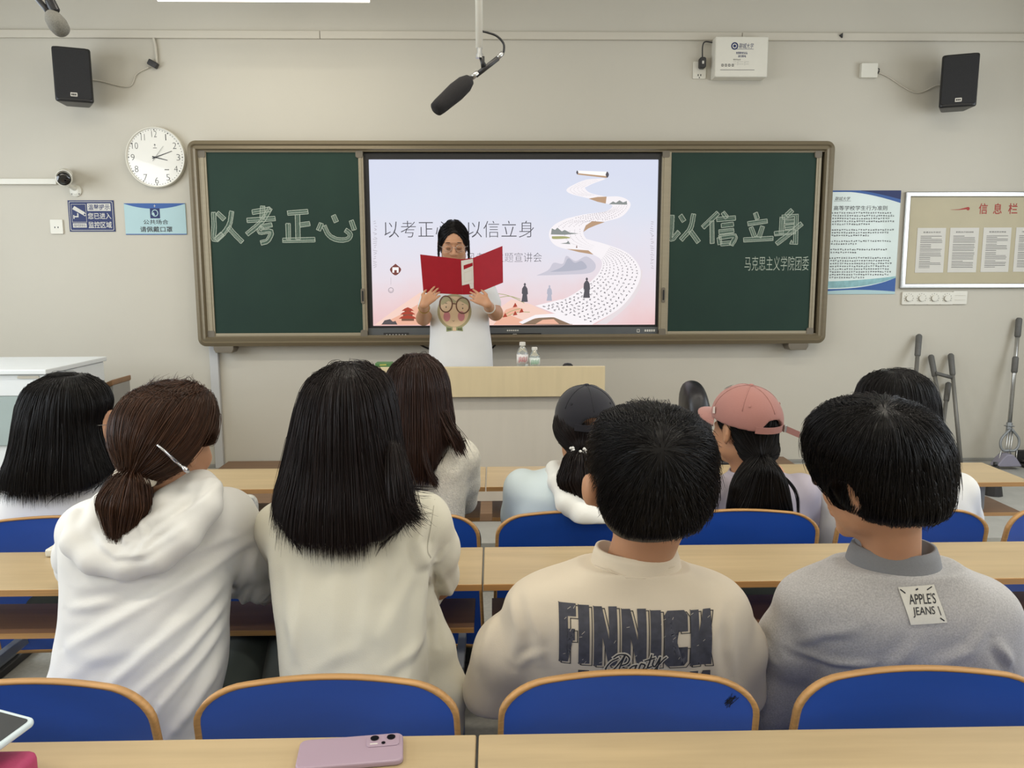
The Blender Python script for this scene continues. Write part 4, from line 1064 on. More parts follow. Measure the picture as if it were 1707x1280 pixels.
# ------------------------------------------------------------------ cleaning tools leaning on the right part of the wall
def tool(name, label, cat, a, b_, r, grip, m, group=None):
    """pole from pixel a at the wall down to pixel b (standing out from the wall)"""
    p, q = np.array(at(*a, WALL_Y - .03)), np.array(at(*b_, WALL_Y - .30))
    k = (p[2] - .25) / (p[2] - q[2]); q = p + (q - p) * k
    t = thing(name, label, cat, (q[0], q[1], .24), group)
    MB().tube([p, q], r, 12).build('pole', m, t, smooth=True)
    d = (q - p) / np.linalg.norm(q - p)
    MB().tube([p - d * .01, p, p + d * grip, p + d * (grip + .01)], [r * .9, r * 1.5, r * 1.4, r], 12).build('grip', M['dark_grip'], t, smooth=True)
    return t, p, q, d
M['dark_grip'] = mat('grey_grip', '5c5b58', .6, var=.08, vscale=(30, 30, 90))
gp = mat('grey_pole', '75736e', .45, metal=.3, var=.06)
tool('broom', 'dark grey broom pole leaning on the wall behind the bob-haired student', 'broom', (1532, 560), (1521, 700), .013, .14, gp)
for lab, a, b_ in (('grey mop pole leaning right, crossing the others beside the bob-haired student', (1552, 594), (1584, 765)), ('grey mop pole leaning left, the middle of the three crossed poles', (1581, 640), (1567, 745)), ('grey mop pole with dark grip, rightmost of the three crossed poles', (1585, 592), (1601, 765))):
    t, p, q, d = tool('mop_pole', lab, 'mop', a, b_, .0125, .13, gp, 'grey mop poles leaning on the wall')
    MB().box((q[0], q[1], .262), (.26, .10, .03)).build('mop_head', M['dark'], t, bevel=.008)
    if 'crossing' in lab:
        c0, c1 = np.array(at(1560, 622, WALL_Y - .1)), np.array(at(1586, 629, WALL_Y - .1))
        MB().tube([c0, c1], .012, 8).build('cross_bar', M['dark_grip'], t, smooth=True)
# butterfly mop
p, q = np.array(at(1699, 530, WALL_Y - .03)), np.array(at(1676, 780, WALL_Y - .22))
t = thing('squeeze_mop', 'silver sponge mop with dark grips leaning by the right picture edge', 'mop', (q[0], q[1], .24))
Pm = lambda f: p + (q - p) * f
MB().tube([Pm(.0), Pm(.72)], .0125, 14).build('pole', M['steel'], t, smooth=True)
for a, b_ in ((0, .13), (.26, .37)): MB().tube([Pm(a), Pm(a + .01), Pm(b_ - .01), Pm(b_)], [.014, .019, .019, .014], 14).build('grip', M['dark_grip'], t, smooth=True)
MB().tube([Pm(.72), Pm(.725)], .03, 14).tube([Pm(.70), Pm(.76)], .018, 12).build('collar', M['grey_metal'], t)
gm = MB()
for s_ in (-1, 1):
    gm.tube(spline([Pm(.74) + (s_ * .006, -.02, 0), Pm(.80) + (s_ * .055, -.02, 0), Pm(.85) + (s_ * .058, -.02, 0), Pm(.88) + (s_ * .035, -.02, 0), Pm(.88) + (0, -.02, 0)], 6), .008, 8)
gm.build('squeeze_handle', M['grey_metal'], t, smooth=True)
for s_ in (-.016, 0, .016): MB().tube([Pm(.74) + (s_, -.012, 0), Pm(.97) + (s_, -.012, 0)], .005, 8).build('push_rod', M['steel'], t, smooth=True)
for s_ in (-1, 1): MB().tube([Pm(.86) + (s_ * .05, -.02, 0), Pm(1.0) + (s_ * .06, -.012, .01)], .0035, 6).build('wire', M['steel'], t, smooth=True)
MB().prism([(q[0] - .085, .26), (q[0] + .085, .26), (q[0] + .05, .31), (q[0] + .02, .34), (q[0] - .02, .34), (q[0] - .05, .31)], -.04, .04, wallframe(q[1])).build('mop_head', mat('mop_lilac', '8f8c9c', .6, var=.06), t, bevel=.008)
c = np.array(at(1655, 826, 4.35))
t = thing('hand_brush', 'small dark brush standing on the platform behind the end of the front desk', 'brush', (c[0], 4.35, .24))
MB().lathe([(.03, 0), (.05, .0), (.042, .05), (.028, .12), (.02, .17)], (c[0], 4.35, .24), (0, 0, 1), 16).build('bristle_head', M['dark'], t)
MB().tube([(c[0], 4.35, .40), (c[0], 4.35, .43)], .012, 10).build('handle', M['black'], t, smooth=True)
c = np.array(at(1704, 788, 5.0))
t = thing('dustpan', 'dark dustpan on the platform beside the sponge mop, at the right picture edge', 'dustpan', (c[0] + .1, 4.95, .24))
MB().box2((c[0] - .02, 4.78, .24), (c[0] + .26, 5.06, .262)).box2((c[0] - .02, 5.04, .24), (c[0] + .26, 5.06, .34)).build('pan', M['dark'], t, bevel=.006)
for k in range(4): MB().tube([(c[0] - .01, 4.82 + .06 * k, .275), (c[0] + .25, 4.84 + .06 * k, .29)], .013, 8).build('ridge', M['black'], t, smooth=True)

# ------------------------------------------------------------------ things on the desks
# phone on the nearest desk
pc = atz(586, 1254, .757)
c1, c2 = atz(498, 1236, .757), atz(675, 1222, .757)
ang = math.atan2(c2[1] - c1[1], c2[0] - c1[0])
t = thing('mobile_phone', 'lilac mobile phone lying face down on the nearest desk', 'phone', (pc[0], pc[1], .75))
PW, PH = .163, .076
far_mid = (np.array(c1) + np.array(c2)) / 2
ux, uy = np.array([math.cos(ang), math.sin(ang)]), np.array([-math.sin(ang), math.cos(ang)])
o2 = np.array([far_mid[0], far_mid[1]]) - uy * PH / 2
PFm = lambda u, v, d: (o2[0] + ux[0] * u + uy[0] * v, o2[1] + ux[1] * u + uy[1] * v, .7502 + d)
lil = mat('lilac_case', 'a08b9a', .42, coat=.15, var=.02)
MB().prism(rrect(-PW / 2, PW / 2, -PH / 2, PH / 2, .012, 6), 0, .0095, PFm).build('case', lil, t, bevel=.003, seg=3)
isl = MB().prism(rrect(PW / 2 - .058, PW / 2 - .006, PH / 2 - .037, PH / 2 - .006, .007, 5), .009, .0112, PFm).build('camera_island', lil, t, bevel=.0008)
for u, v, r in ((-.045, -.0155, .0068), (-.019, -.0155, .0068), (-.031, -.030, .0032)):
    MB().prism(circle(PW / 2 + u, PH / 2 + v, r, 20), .011, .0124, PFm).build('lens', mat('lens_black', '14141a', .15, coat=.8), isl)
MB().prism(rrect(PW / 2 - .052, PW / 2 - .040, PH / 2 - .0315, PH / 2 - .029, .001, 2), .0111, .0115, PFm).build('flash', M['paper'], isl)
# tablet on a pink pencil case at the bottom left
t = thing('pencil_case', 'magenta pencil case at the bottom left corner of the nearest desk', 'pencil case', (-.86, 1.02, .75))
k = np.array(atz(66, 1246, .80))
MB().box2((k[0] - .24, k[1] - .20, .7505), (k[0], k[1], .80)).build('case_body', mat('magenta_fabric', 'a83a63', .6, var=.08, vscale=(40, 40, 40), bump=.2, bscale=(300, 300, 300)), t, bevel=.012, seg=3)
MB().tube([(k[0] - .23, k[1] - .1, .801), (k[0] - .01, k[1] - .1, .801)], .004, 6).build('zipper', mat('zipper_pink', '8e2f52', .5, var=.05), t, smooth=True)
tc_ = np.array(at(62, 1197, k[1] + .01))
t = thing('tablet', 'white-cased tablet with dark screen propped on the magenta pencil case', 'tablet', (tc_[0] - .12, tc_[1] - .08, .80))
e1 = np.array([1.0, 0, 0]); e2 = np.array(at(0, 1255, k[1] - .11)) - tc_; e2 = np.array([-.055, -.155, -.012 - (tc_[2] - .835)]); 
e2 /= np.linalg.norm(e2); e1 = np.array([1, 0, 0]) - e2 * e2[0]; e1 /= np.linalg.norm(e1); e3 = np.cross(e2, e1); e3 *= np.sign(e3[2])
TF = lambda u, v, d: tuple(tc_ + e1 * u + e2 * v + e3 * d)
MB().prism(rrect(-.25, 0, 0, .175, .012, 5), -.009, 0, TF).build('case', mat('tablet_white', 'c4d2d8', .4, var=.02), t, bevel=.003)
MB().prism(rrect(-.243, -.007, .007, .168, .006, 4), -.001, .0008, TF).build('glass', mat('dark_glass', '0b0e16', .06, coat=1.0), t)
# power bank at the left end of the middle desk
c = atz(92, 920, .76)
t = thing('power_bank', 'small white power bank on the middle desk beside the white hooded top', 'power bank', (c[0] + .03, c[1] + .02, .75))
MB().box2((c[0] - .02, c[1] - .015, .7505), (c[0] + .11, c[1] + .05, .772)).build('case', M['white_plastic'], t, bevel=.005)
MB().box2((c[0] - .021, c[1] + .0, .757), (c[0] - .0195, c[1] + .02, .765)).build('port', M['dark'], t)
# tote bag on the empty front seat
c = at(425, 835, 2.55)
t = thing('tote_bag', 'white patterned tote bag on the empty front seat, its handle standing up', 'bag', (c[0] - .1, 2.55, .435))
bagm = mat('tote_canvas', 'cfcfc8', .85, var=.35, vscale=(60, 60, 60), color2='8f918c')
MB().box2((c[0] - .25, 2.47, .44), (c[0] + .06, 2.60, .66)).build('bag_body', bagm, t, bevel=.03, seg=4)
MB().tube(spline([(c[0] - .12, 2.53, .64), (c[0] - .10, 2.53, .74), (c[0] - .03, 2.53, .785), (c[0] + .01, 2.53, .765), (c[0] + .0, 2.53, .64)], 8), .013, 8, flat=.35).build('handle', bagm, t, smooth=True)
# scribble on one seat back, small mark on a desk: on the seat itself
# ------------------------------------------------------------------ implicit surfaces for bodies, clothes and hair
class Field:
    def __init__(s, lo, hi, h):
        s.lo = np.array(lo, np.float32); s.h = h
        s.n = np.maximum(4, np.ceil((np.array(hi) - np.array(lo)) / h).astype(int) + 1)
        s.d = np.full(s.n, .25, np.float32)
        s.ax = [s.lo[i] + h * np.arange(s.n[i], dtype=np.float32) for i in range(3)]
    def sub(s, lo, hi):
        a = np.clip(np.floor((np.array(lo) - s.lo) / s.h).astype(int), 0, s.n - 1)
        b = np.clip(np.ceil((np.array(hi) - s.lo) / s.h).astype(int) + 1, 1, s.n)
        if np.any(b <= a): return None, None
        sl = tuple(slice(a[i], b[i]) for i in range(3))
        P = np.stack(np.meshgrid(*[s.ax[i][sl[i]] for i in range(3)], indexing='ij'), -1)
        return sl, P
    def _u(s, sl, d, k, sub=False):
        a = s.d[sl]
        if sub:
            d = -d
            if k <= 0: s.d[sl] = np.maximum(a, d)
            else:
                h = np.clip(.5 - .5 * (d - a) / k, 0, 1); s.d[sl] = d + (a - d) * h + k * h * (1 - h)
            return s
        if k <= 0: s.d[sl] = np.minimum(a, d)
        else:
            h = np.clip(.5 + .5 * (d - a) / k, 0, 1); s.d[sl] = d + (a - d) * h - k * h * (1 - h)
        return s
    def cone(s, a, b, ra, rb, k=.02, sub=False):
        a, b = np.array(a, np.float32), np.array(b, np.float32); m = max(ra, rb) + k + 3 * s.h
        sl, P = s.sub(np.minimum(a, b) - m, np.maximum(a, b) + m)
        if sl is None: return s
        v = b - a; t = np.clip(((P - a) @ v) / max(float(v @ v), 1e-9), 0, 1)
        return s._u(sl, np.linalg.norm(P - a - t[..., None] * v, axis=-1) - (ra + (rb - ra) * t), k, sub)
    def chain(s, pts, rs, k=.02):
        for i in range(len(pts) - 1): s.cone(pts[i], pts[i + 1], rs[i], rs[i + 1], k)
        return s
    def ell(s, c, r, R=None, k=.02, sub=False):
        c, r = np.array(c, np.float32), np.array(r, np.float32); m = r.max() + k + 3 * s.h
        sl, P = s.sub(c - m, c + m)
        if sl is None: return s
        q = (P - c) if R is None else (P - c) @ np.array(R, np.float32)
        k0 = np.linalg.norm(q / r, axis=-1); k1 = np.linalg.norm(q / (r * r), axis=-1) + 1e-6
        return s._u(sl, k0 * (k0 - 1) / k1, k, sub)
    def loft(s, secs, k=.02, p=2.4, cap=.0, zi=2, sub=False):
        """sections (z, cx, cy, a, b): superellipses stacked upwards"""
        S_ = np.array(sorted(secs), np.float32); z = S_[:, 0]; m = k + 4 * s.h
        lo = [(S_[:, 1] - S_[:, 3]).min() - m, (S_[:, 2] - S_[:, 4]).min() - m, z[0] - m]
        hi = [(S_[:, 1] + S_[:, 3]).max() + m, (S_[:, 2] + S_[:, 4]).max() + m, z[-1] + m]
        sl, P = s.sub(lo, hi)
        if sl is None: return s
        zz = s.ax[2][sl[2]]
        zf = np.linspace(z[0], z[-1], max(60, 6 * len(z)))
        cols = []
        for j in range(1, 5):
            f = np.interp(zf, z, S_[:, j])
            w = max(1, len(zf) // (3 * len(z)))
            ker = np.ones(2 * w + 1) / (2 * w + 1); f = np.convolve(np.pad(f, w, mode='edge'), ker, 'valid')
            cols.append(np.interp(zz, zf, f))
        cx, cy, a, b = [c[None, None, :] for c in cols]
        nx, ny = np.abs(P[..., 0] - cx) / a, np.abs(P[..., 1] - cy) / b
        q = (nx ** p + ny ** p) ** (1 / p) + 1e-6
        g = np.sqrt(((P[..., 0] - cx) / a ** 2) ** 2 + ((P[..., 1] - cy) / b ** 2) ** 2) / (np.sqrt(nx ** 2 + ny ** 2) + 1e-6) + 1e-6
        d = (q - 1) / np.maximum(g, 1e-3)
        d = np.maximum(d, np.maximum(z[0] - P[..., 2], P[..., 2] - z[-1]))
        return s._u(sl, d, k, sub)
    def cut(s, pt, nrm, k=.0):
        """remove the half space on the side nrm points to"""
        P = np.stack(np.meshgrid(*s.ax, indexing='ij'), -1)
        d = ((P - np.array(pt, np.float32)) @ np.array(nrm, np.float32)) / np.linalg.norm(nrm)
        s.d = np.maximum(s.d, d); return s
    def blur(s, n=1):
        for _ in range(n):
            for ax in range(3):
                a = np.moveaxis(s.d, ax, 0); a[1:-1] = .25 * a[:-2] + .5 * a[1:-1] + .25 * a[2:]
        return s
    def sample(s, P):
        q = np.clip((P - s.lo) / s.h, 0, s.n - 1.001); i = q.astype(int); f = q - i
        d = 0
        for dx in (0, 1):
            for dy in (0, 1):
                for dz in (0, 1):
                    w = (f[:, 0] if dx else 1 - f[:, 0]) * (f[:, 1] if dy else 1 - f[:, 1]) * (f[:, 2] if dz else 1 - f[:, 2])
                    d = d + w * s.d[np.minimum(i[:, 0] + dx, s.n[0] - 1), np.minimum(i[:, 1] + dy, s.n[1] - 1), np.minimum(i[:, 2] + dz, s.n[2] - 1)]
        return d
    def grad(s, P):
        e = s.h; g = np.stack([s.sample(P + np.eye(3)[i] * e) - s.sample(P - np.eye(3)[i] * e) for i in range(3)], 1)
        return g / (np.linalg.norm(g, axis=1)[:, None] + 1e-9)
    def mesh(s, smooth=2):
        d = s.d.copy()
        for ax in range(3):
            a = np.moveaxis(d, ax, 0); a[0] = np.maximum(a[0], s.h); a[-1] = np.maximum(a[-1], s.h)
        c = [d[x:d.shape[0] - 1 + x, y:d.shape[1] - 1 + y, z:d.shape[2] - 1 + z] for x in (0, 1) for y in (0, 1) for z in (0, 1)]
        mn = np.minimum.reduce(c); mx = np.maximum.reduce(c)
        idx = np.argwhere((mn < 0) & (mx >= 0)); vid = np.full(mn.shape, -1, np.int64); vid[tuple(idx.T)] = np.arange(len(idx))
        cv = np.stack([q[tuple(idx.T)] for q in c], 1)
        off = np.array([(x, y, z) for x in (0, 1) for y in (0, 1) for z in (0, 1)], float)
        acc = np.zeros((len(idx), 3)); cnt = np.zeros(len(idx))
        for i in range(8):
            for j in range(i + 1, 8):
                if np.abs(off[i] - off[j]).sum() != 1: continue
                a, b = cv[:, i], cv[:, j]; m = (a < 0) != (b < 0)
                t = np.where(m, a / np.where(m, a - b, 1), 0)[:, None]
                acc += np.where(m[:, None], off[i] + (off[j] - off[i]) * t, 0); cnt += m
        V = (idx + acc / cnt[:, None]) * s.h + s.lo
        F = []
        for ax in range(3):
            o1, o2 = [(1, 2), (2, 0), (0, 1)][ax]
            sl0 = [slice(1, -1)] * 3; sl1 = [slice(1, -1)] * 3
            sl0[ax] = slice(0, -1); sl1[ax] = slice(1, None)
            A, B = d[tuple(sl0)], d[tuple(sl1)]
            m = (A < 0) != (B < 0); e = np.argwhere(m); flip = (A < 0)[m]
            st = e + np.array([1 if i != ax else 0 for i in range(3)])
            def q(a1, a2):
                p = st.copy(); p[:, o1] -= a1; p[:, o2] -= a2; return vid[tuple(p.T)]
            Q = np.stack([q(1, 1), q(0, 1), q(0, 0), q(1, 0)], 1)
            Q[~flip] = Q[~flip][:, ::-1]; F.append(Q)
        F = np.vstack(F); F = F[(F >= 0).all(1)]
        for _ in range(smooth):
            sm = np.zeros_like(V); ct = np.zeros(len(V))
            for k in range(4):
                a, b = F[:, k], F[:, (k + 1) % 4]
                for i in range(3):
                    sm[:, i] += np.bincount(a, V[b, i], len(V)) + np.bincount(b, V[a, i], len(V))
                ct += np.bincount(a, minlength=len(V)) + np.bincount(b, minlength=len(V))
            V = V * .5 + .5 * sm / np.maximum(ct, 1)[:, None]
        return V, F

def vnormals(V, F):
    n = np.cross(V[F[:, 2]] - V[F[:, 0]], V[F[:, 3]] - V[F[:, 1]]); out = np.zeros_like(V)
    for k in range(4):
        for i in range(3): out[:, i] += np.bincount(F[:, k], n[:, i], len(V))
    return out / (np.linalg.norm(out, axis=1)[:, None] + 1e-12)

def quick_mesh(name, V, F, mats, parent, label=None, mi=None, smooth=True, attr=None):
    """vertices (n,3) and quads (m,4) in room coordinates to one object"""
    root = np.array(ORIGIN.get(parent.name, (0, 0, 0)) if parent is not None else (0, 0, 0))
    me = bpy.data.meshes.new(name)
    me.vertices.add(len(V)); me.vertices.foreach_set('co', (V - root).astype(np.float32).ravel())
    me.loops.add(F.size); me.loops.foreach_set('vertex_index', F.astype(np.int32).ravel())
    me.polygons.add(len(F)); me.polygons.foreach_set('loop_start', np.arange(0, F.size, F.shape[1], dtype=np.int32))
    for m in (mats if isinstance(mats, (list, tuple)) else [mats]): me.materials.append(m)
    if mi is not None: me.polygons.foreach_set('material_index', np.array(mi, np.int32))
    me.polygons.foreach_set('use_smooth', np.full(len(F), smooth))
    if attr is not None:
        a = me.attributes.new('tint', 'FLOAT', 'POINT'); a.data.foreach_set('value', np.asarray(attr, np.float32))
    me.update(calc_edges=True); me.validate()
    return link(name, me, parent, root, False, 0, label)

def ribs(paths, rad, n=3):
    """tubes (N strands, T points) as arrays"""
    N, T, _ = paths.shape
    t = np.gradient(paths, axis=1); t /= np.linalg.norm(t, axis=2)[..., None] + 1e-9
    ref = np.array([.3, .9, .2]); a = np.cross(t, ref); a /= np.linalg.norm(a, axis=2)[..., None] + 1e-9; b = np.cross(t, a)
    V = np.stack([paths + rad[..., None] * (math.cos(2 * math.pi * j / n) * a + math.sin(2 * math.pi * j / n) * b) for j in range(n)], 2)
    i = np.arange(N)[:, None, None] * T * n; k = np.arange(T - 1)[None, :, None] * n; j = np.arange(n)[None, None, :]; j2 = (j + 1) % n
    F = np.stack(np.broadcast_arrays(i + k + j, i + k + j2, i + k + n + j2, i + k + n + j), -1).reshape(-1, 4)
    return V.reshape(-1, 3), F

rng = np.random.default_rng(11)
GRAV = np.array([0, 0, -1.0])
def grow(F, roots, flow, steps, ds, off, stop=None, jit=.12, lift=0.0, droop=.35, hold=1.0):
    """strands combed over the surface of a hair volume; they leave it where stop(p) says so"""
    p = roots.copy(); N = len(p); path = [p.copy()]; last = None; free = np.zeros(N, bool)
    wob = rng.normal(0, jit, (N, 3)); amp = rng.normal(0, jit, (N, 3)); ph = rng.uniform(0, 6.28, N)
    for k in range(steps):
        g = F.grad(p); v = flow(p)
        v = v / (np.linalg.norm(v, axis=1)[:, None] + 1e-9) + wob * .35 + amp * .5 * np.sin(ph + k * .35)[:, None]
        tng = v - (v * g).sum(1)[:, None] * g
        tng /= np.linalg.norm(tng, axis=1)[:, None] + 1e-6
        if last is not None: tng = tng * .6 + last * .4; tng /= np.linalg.norm(tng, axis=1)[:, None] + 1e-9
        if stop is not None: free |= stop(p)
        if last is not None:
            fl = last * (1 - droop * ds / .01 * .25) + GRAV * droop * ds / .01 * .25 + wob * .06; fl /= np.linalg.norm(fl, axis=1)[:, None]
            tng = np.where(free[:, None], fl, tng)
        p = p + tng * ds
        o = off + lift * (k / steps) ** 2
        cor = (F.sample(p) - o)[:, None] * F.grad(p) * hold
        cor *= np.minimum(1, .008 / (np.linalg.norm(cor, axis=1)[:, None] + 1e-9))
        p = np.where(free[:, None], p, p - cor); last = tng; path.append(p.copy())
    return np.stack(path, 1)

def strand_mesh(paths, r, cut=None, tip=.25):
    """cut: steps kept per strand; the rest collapses into the tip"""
    N, T, _ = paths.shape
    if cut is not None and (np.asarray(cut) < 2).any():
        ok = np.asarray(cut) >= 2; paths = paths[ok]; r = r if np.ndim(r) == 0 else np.asarray(r)[ok]; cut = np.asarray(cut)[ok]; N = len(paths)
    cut = np.full(N, T - 1) if cut is None else np.clip(cut, 2, T - 1)
    k = np.arange(T)[None, :]
    kk = np.minimum(k, cut[:, None]); P = np.take_along_axis(paths, kk[..., None].repeat(3, 2), 1)
    f = np.clip(k / cut[:, None], 0, 1)
    rad = (r if np.ndim(r) == 0 else np.array(r)[:, None]) * (1 - (1 - tip) * f ** 3) * np.clip(f * 12 + .35, 0, 1)
    P = P + np.where(k > cut[:, None], (k - cut[:, None]) * 1e-6, 0)[..., None]
    V, F = ribs(P, np.broadcast_to(rad, (N, T)))
    return V, F, N

def clip_cut(paths, cut, T, ells, s):
    """shorten strands where they would run over an ear or onto the face"""
    for c, r in ells:
        q = (paths - T(*c)) @ T.R / (np.array(r) * s)
        ins = (q ** 2).sum(2) < 1
        first = np.where(ins.any(1), ins.argmax(1) - 1, 10 ** 6)
        cut = np.minimum(cut, first)
    return cut

def cut_below(paths, cut, z):
    """shorten strands at a height, given as a number or as a function of the strand points"""
    low = paths[:, :, 2] < (z(paths) if callable(z) else z)
    return np.minimum(cut, np.where(low.any(1), low.argmax(1), 10 ** 6))

def hair_mat(name, c, tint=.5, rough=.38):
    m = bpy.data.materials.new(name); m.use_nodes = True; nt = m.node_tree; b = nt.nodes['Principled BSDF']
    at_ = nt.nodes.new('ShaderNodeAttribute'); at_.attribute_name = 'tint'
    mx = nt.nodes.new('ShaderNodeMix'); mx.data_type = 'RGBA'
    c = lin(c); mx.inputs[6].default_value = (*[x * (1 - tint) for x in c], 1); mx.inputs[7].default_value = (*[x * (1 + 1.6 * tint) for x in c], 1)
    nt.links.new(at_.outputs['Fac'], mx.inputs[0]); nt.links.new(mx.outputs[2], b.inputs['Base Color'])
    b.inputs['Roughness'].default_value = rough; b.inputs['Specular IOR Level'].default_value = .24
    return m

def hair_object(name, base, strands, m, parent, label=None):
    """one mesh: the combed volume and all its strands"""
    Vs, Fs, At, n = [], [], [], 0
    if base is not None:
        V, F = base; Vs.append(V); Fs.append(F); At.append(np.full(len(V), .25)); n += len(V)
    for V, F, N in strands:
        Vs.append(V); Fs.append(F + n); At.append(np.repeat(rng.beta(1.4, 2.2, N), len(V) // N)); n += len(V)
    return quick_mesh(name, np.vstack(Vs), np.vstack(Fs), m, parent, label, attr=np.concatenate(At))

# ------------------------------------------------------------------ anatomy
def head_frame(yaw=0, pitch=0, roll=0):
    """columns: right, forward (face), up; yaw > 0 turns to the left, pitch > 0 looks up"""
    return rot_z(yaw) @ rot_x(pitch) @ rot_y(roll)

def add_head(F, C, R, s=1.0, face=True):
    T = lambda x, y, z: np.array(C) + R @ (s * np.array([x, y, z]))
    E = lambda c, r, k=.02, sub=False: F.ell(T(*c), np.array(r) * s, R, k, sub)
    E((0, -.012, .035), (.074, .093, .082), 0)
    E((0, .035, -.025), (.060, .058, .085), .03)
    F.cone(T(0, .045, -.075), T(0, .066, -.098), .034 * s, .020 * s, .02)
    for q in (-1, 1):
        E((q * .044, .012, -.062), (.022, .03, .026), .03)
        E((q * .036, .062, -.030), (.026, .024, .024), .02)
    if face:
        for q in (-1, 1): E((q * .031, .098, .004), (.017, .012, .010), .012, True)
        E((0, .085, .030), (.05, .014, .010), .015)
        F.cone(T(0, .088, .008), T(0, .108, -.030), .007 * s, .0115 * s, .012)
        for q in (-1, 1):
            E((q * .012, .098, -.034), (.009, .010, .007), .006)
            E((q * .031, .0845, .002), (.014, .011, .010), .004)
        E((0, .093, -.064), (.023, .010, .006), .006)
        E((0, .089, -.076), (.019, .011, .007), .006)
    for q in (-1, 1):
        Re = R @ rot_z(q * .35)
        F.ell(T(q * .079, -.008, -.004), np.array([.010, .019, .033]) * s, Re, .008)
        F.ell(T(q * .088, -.004, -.002), np.array([.007, .010, .020]) * s, Re, .004, True)
    return T

def add_hand(F, w, d, n, side, curl=.5, s=1.0, spread=.12, thumb=.7):
    """wrist w, finger direction d, palm normal n (towards the palm side), side = direction of the thumb"""
    w = np.array(w, float); d = np.array(d, float); d /= np.linalg.norm(d); n = np.array(n, float); n -= d * (n @ d); n /= np.linalg.norm(n)
    q = np.cross(d, n); q *= np.sign(q @ np.array(side)) or 1
    K = []
    for i, u in enumerate((.030, .010, -.010, -.029)):
        k = w + d * (.088 - .004 * abs(i - 1)) * s + q * u * s
        F.cone(w + q * u * .55 * s + d * .012 * s, k, .013 * s, .0115 * s, .010); K.append(k)
    F.cone(w + d * .02 * s + q * .022 * s, w + d * .05 * s + q * .03 * s, .016 * s, .014 * s, .012)
    for i, (k, L) in enumerate(zip(K, (.068, .076, .071, .056))):
        a = curl * (.75 + .1 * i); p = k; dd = d + q * (spread * (1.5 - i) * .5)
        dd /= np.linalg.norm(dd); ax = n
        for j, (f, r0, r1) in enumerate(((.45, .0095, .0085), (.32, .0085, .0078), (.25, .0078, .0065))):
            ang = a * (j + .6); v = dd * math.cos(ang) + ax * math.sin(ang)
            e = p + v * L * f * s; F.cone(p, e, r0 * s, r1 * s, .003); p = e
    b = w + d * .022 * s + q * .026 * s
    v1 = d * .62 + q * .75 + n * .25; v1 /= np.linalg.norm(v1); m = b + v1 * .038 * s
    v2 = d * (1 - .3 * thumb) + q * .2 + n * .55 * thumb; v2 /= np.linalg.norm(v2); e = m + v2 * .030 * s; v3 = v2 + n * .35; v3 /= np.linalg.norm(v3)
    F.cone(b, m, .0135 * s, .011 * s, .008).cone(m, e, .0105 * s, .0095 * s, .004).cone(e, e + v3 * .024 * s, .0095 * s, .0075 * s, .003)

def fold_field(V, N, folds, back=True):
    """displacement along the normal: soft ridges with a hollow beside them; folds = [(polyline of (x, z), width, height)]"""
    disp = np.zeros(len(V)); P = V[:, [0, 2]]
    face = np.clip((-N[:, 1] if back else N[:, 1]) * 2.2 + .25, 0, 1)
    for pl, w, a in folds:
        pl = np.array(pl); best = np.full(len(V), 9.0); tt = np.zeros(len(V)); sg = np.ones(len(V)); L = len(pl) - 1
        for i in range(L):
            u = pl[i + 1] - pl[i]; l2 = u @ u; t = np.clip(((P - pl[i]) @ u) / l2, 0, 1)
            r = P - pl[i] - t[:, None] * u; dd = np.linalg.norm(r, axis=1); m = dd < best
            best = np.where(m, dd, best); tt = np.where(m, (i + t) / L, tt); sg = np.where(m, np.sign(u[0] * r[:, 1] - u[1] * r[:, 0]), sg)
        x = best * sg / w; e = np.sin(np.pi * np.clip(tt * .9 + .05, 0, 1)) ** .6
        disp += a * e * (np.exp(-x * x) - .55 * np.exp(-(x + 1.7) ** 2))
    return disp * face

def cloth_noise(V, scale, amp, seed=0, stretch=(1, 1, 1)):
    r = np.random.default_rng(seed); out = np.zeros(len(V))
    for k in range(14):
        w = r.normal(0, 1, 3) * np.array(stretch); w /= np.linalg.norm(w); w *= r.uniform(.5, 1.7) * scale
        out += np.sin(V @ w + r.uniform(0, 6.28) + 1.2 * np.sin(V @ r.normal(0, scale * .5, 3)))
    return amp * out / 4

def cloth_object(name, F, m, parent, folds=(), noise=(), smooth=2, label=None, back=True, sm2=1):
    V, Q = F.mesh(smooth); N = vnormals(V, Q)
    d = fold_field(V, N, folds, back) if len(folds) else np.zeros(len(V))
    for sc, am, sd, st in noise: d = d + cloth_noise(V, sc, am, sd, st)
    V = V + N * d[:, None]
    return quick_mesh(name, V, Q, m, parent, label), V, Q

def bvh_of(V, Q): return BVHTree.FromPolygons([tuple(v) for v in V], [tuple(map(int, f)) for f in Q])

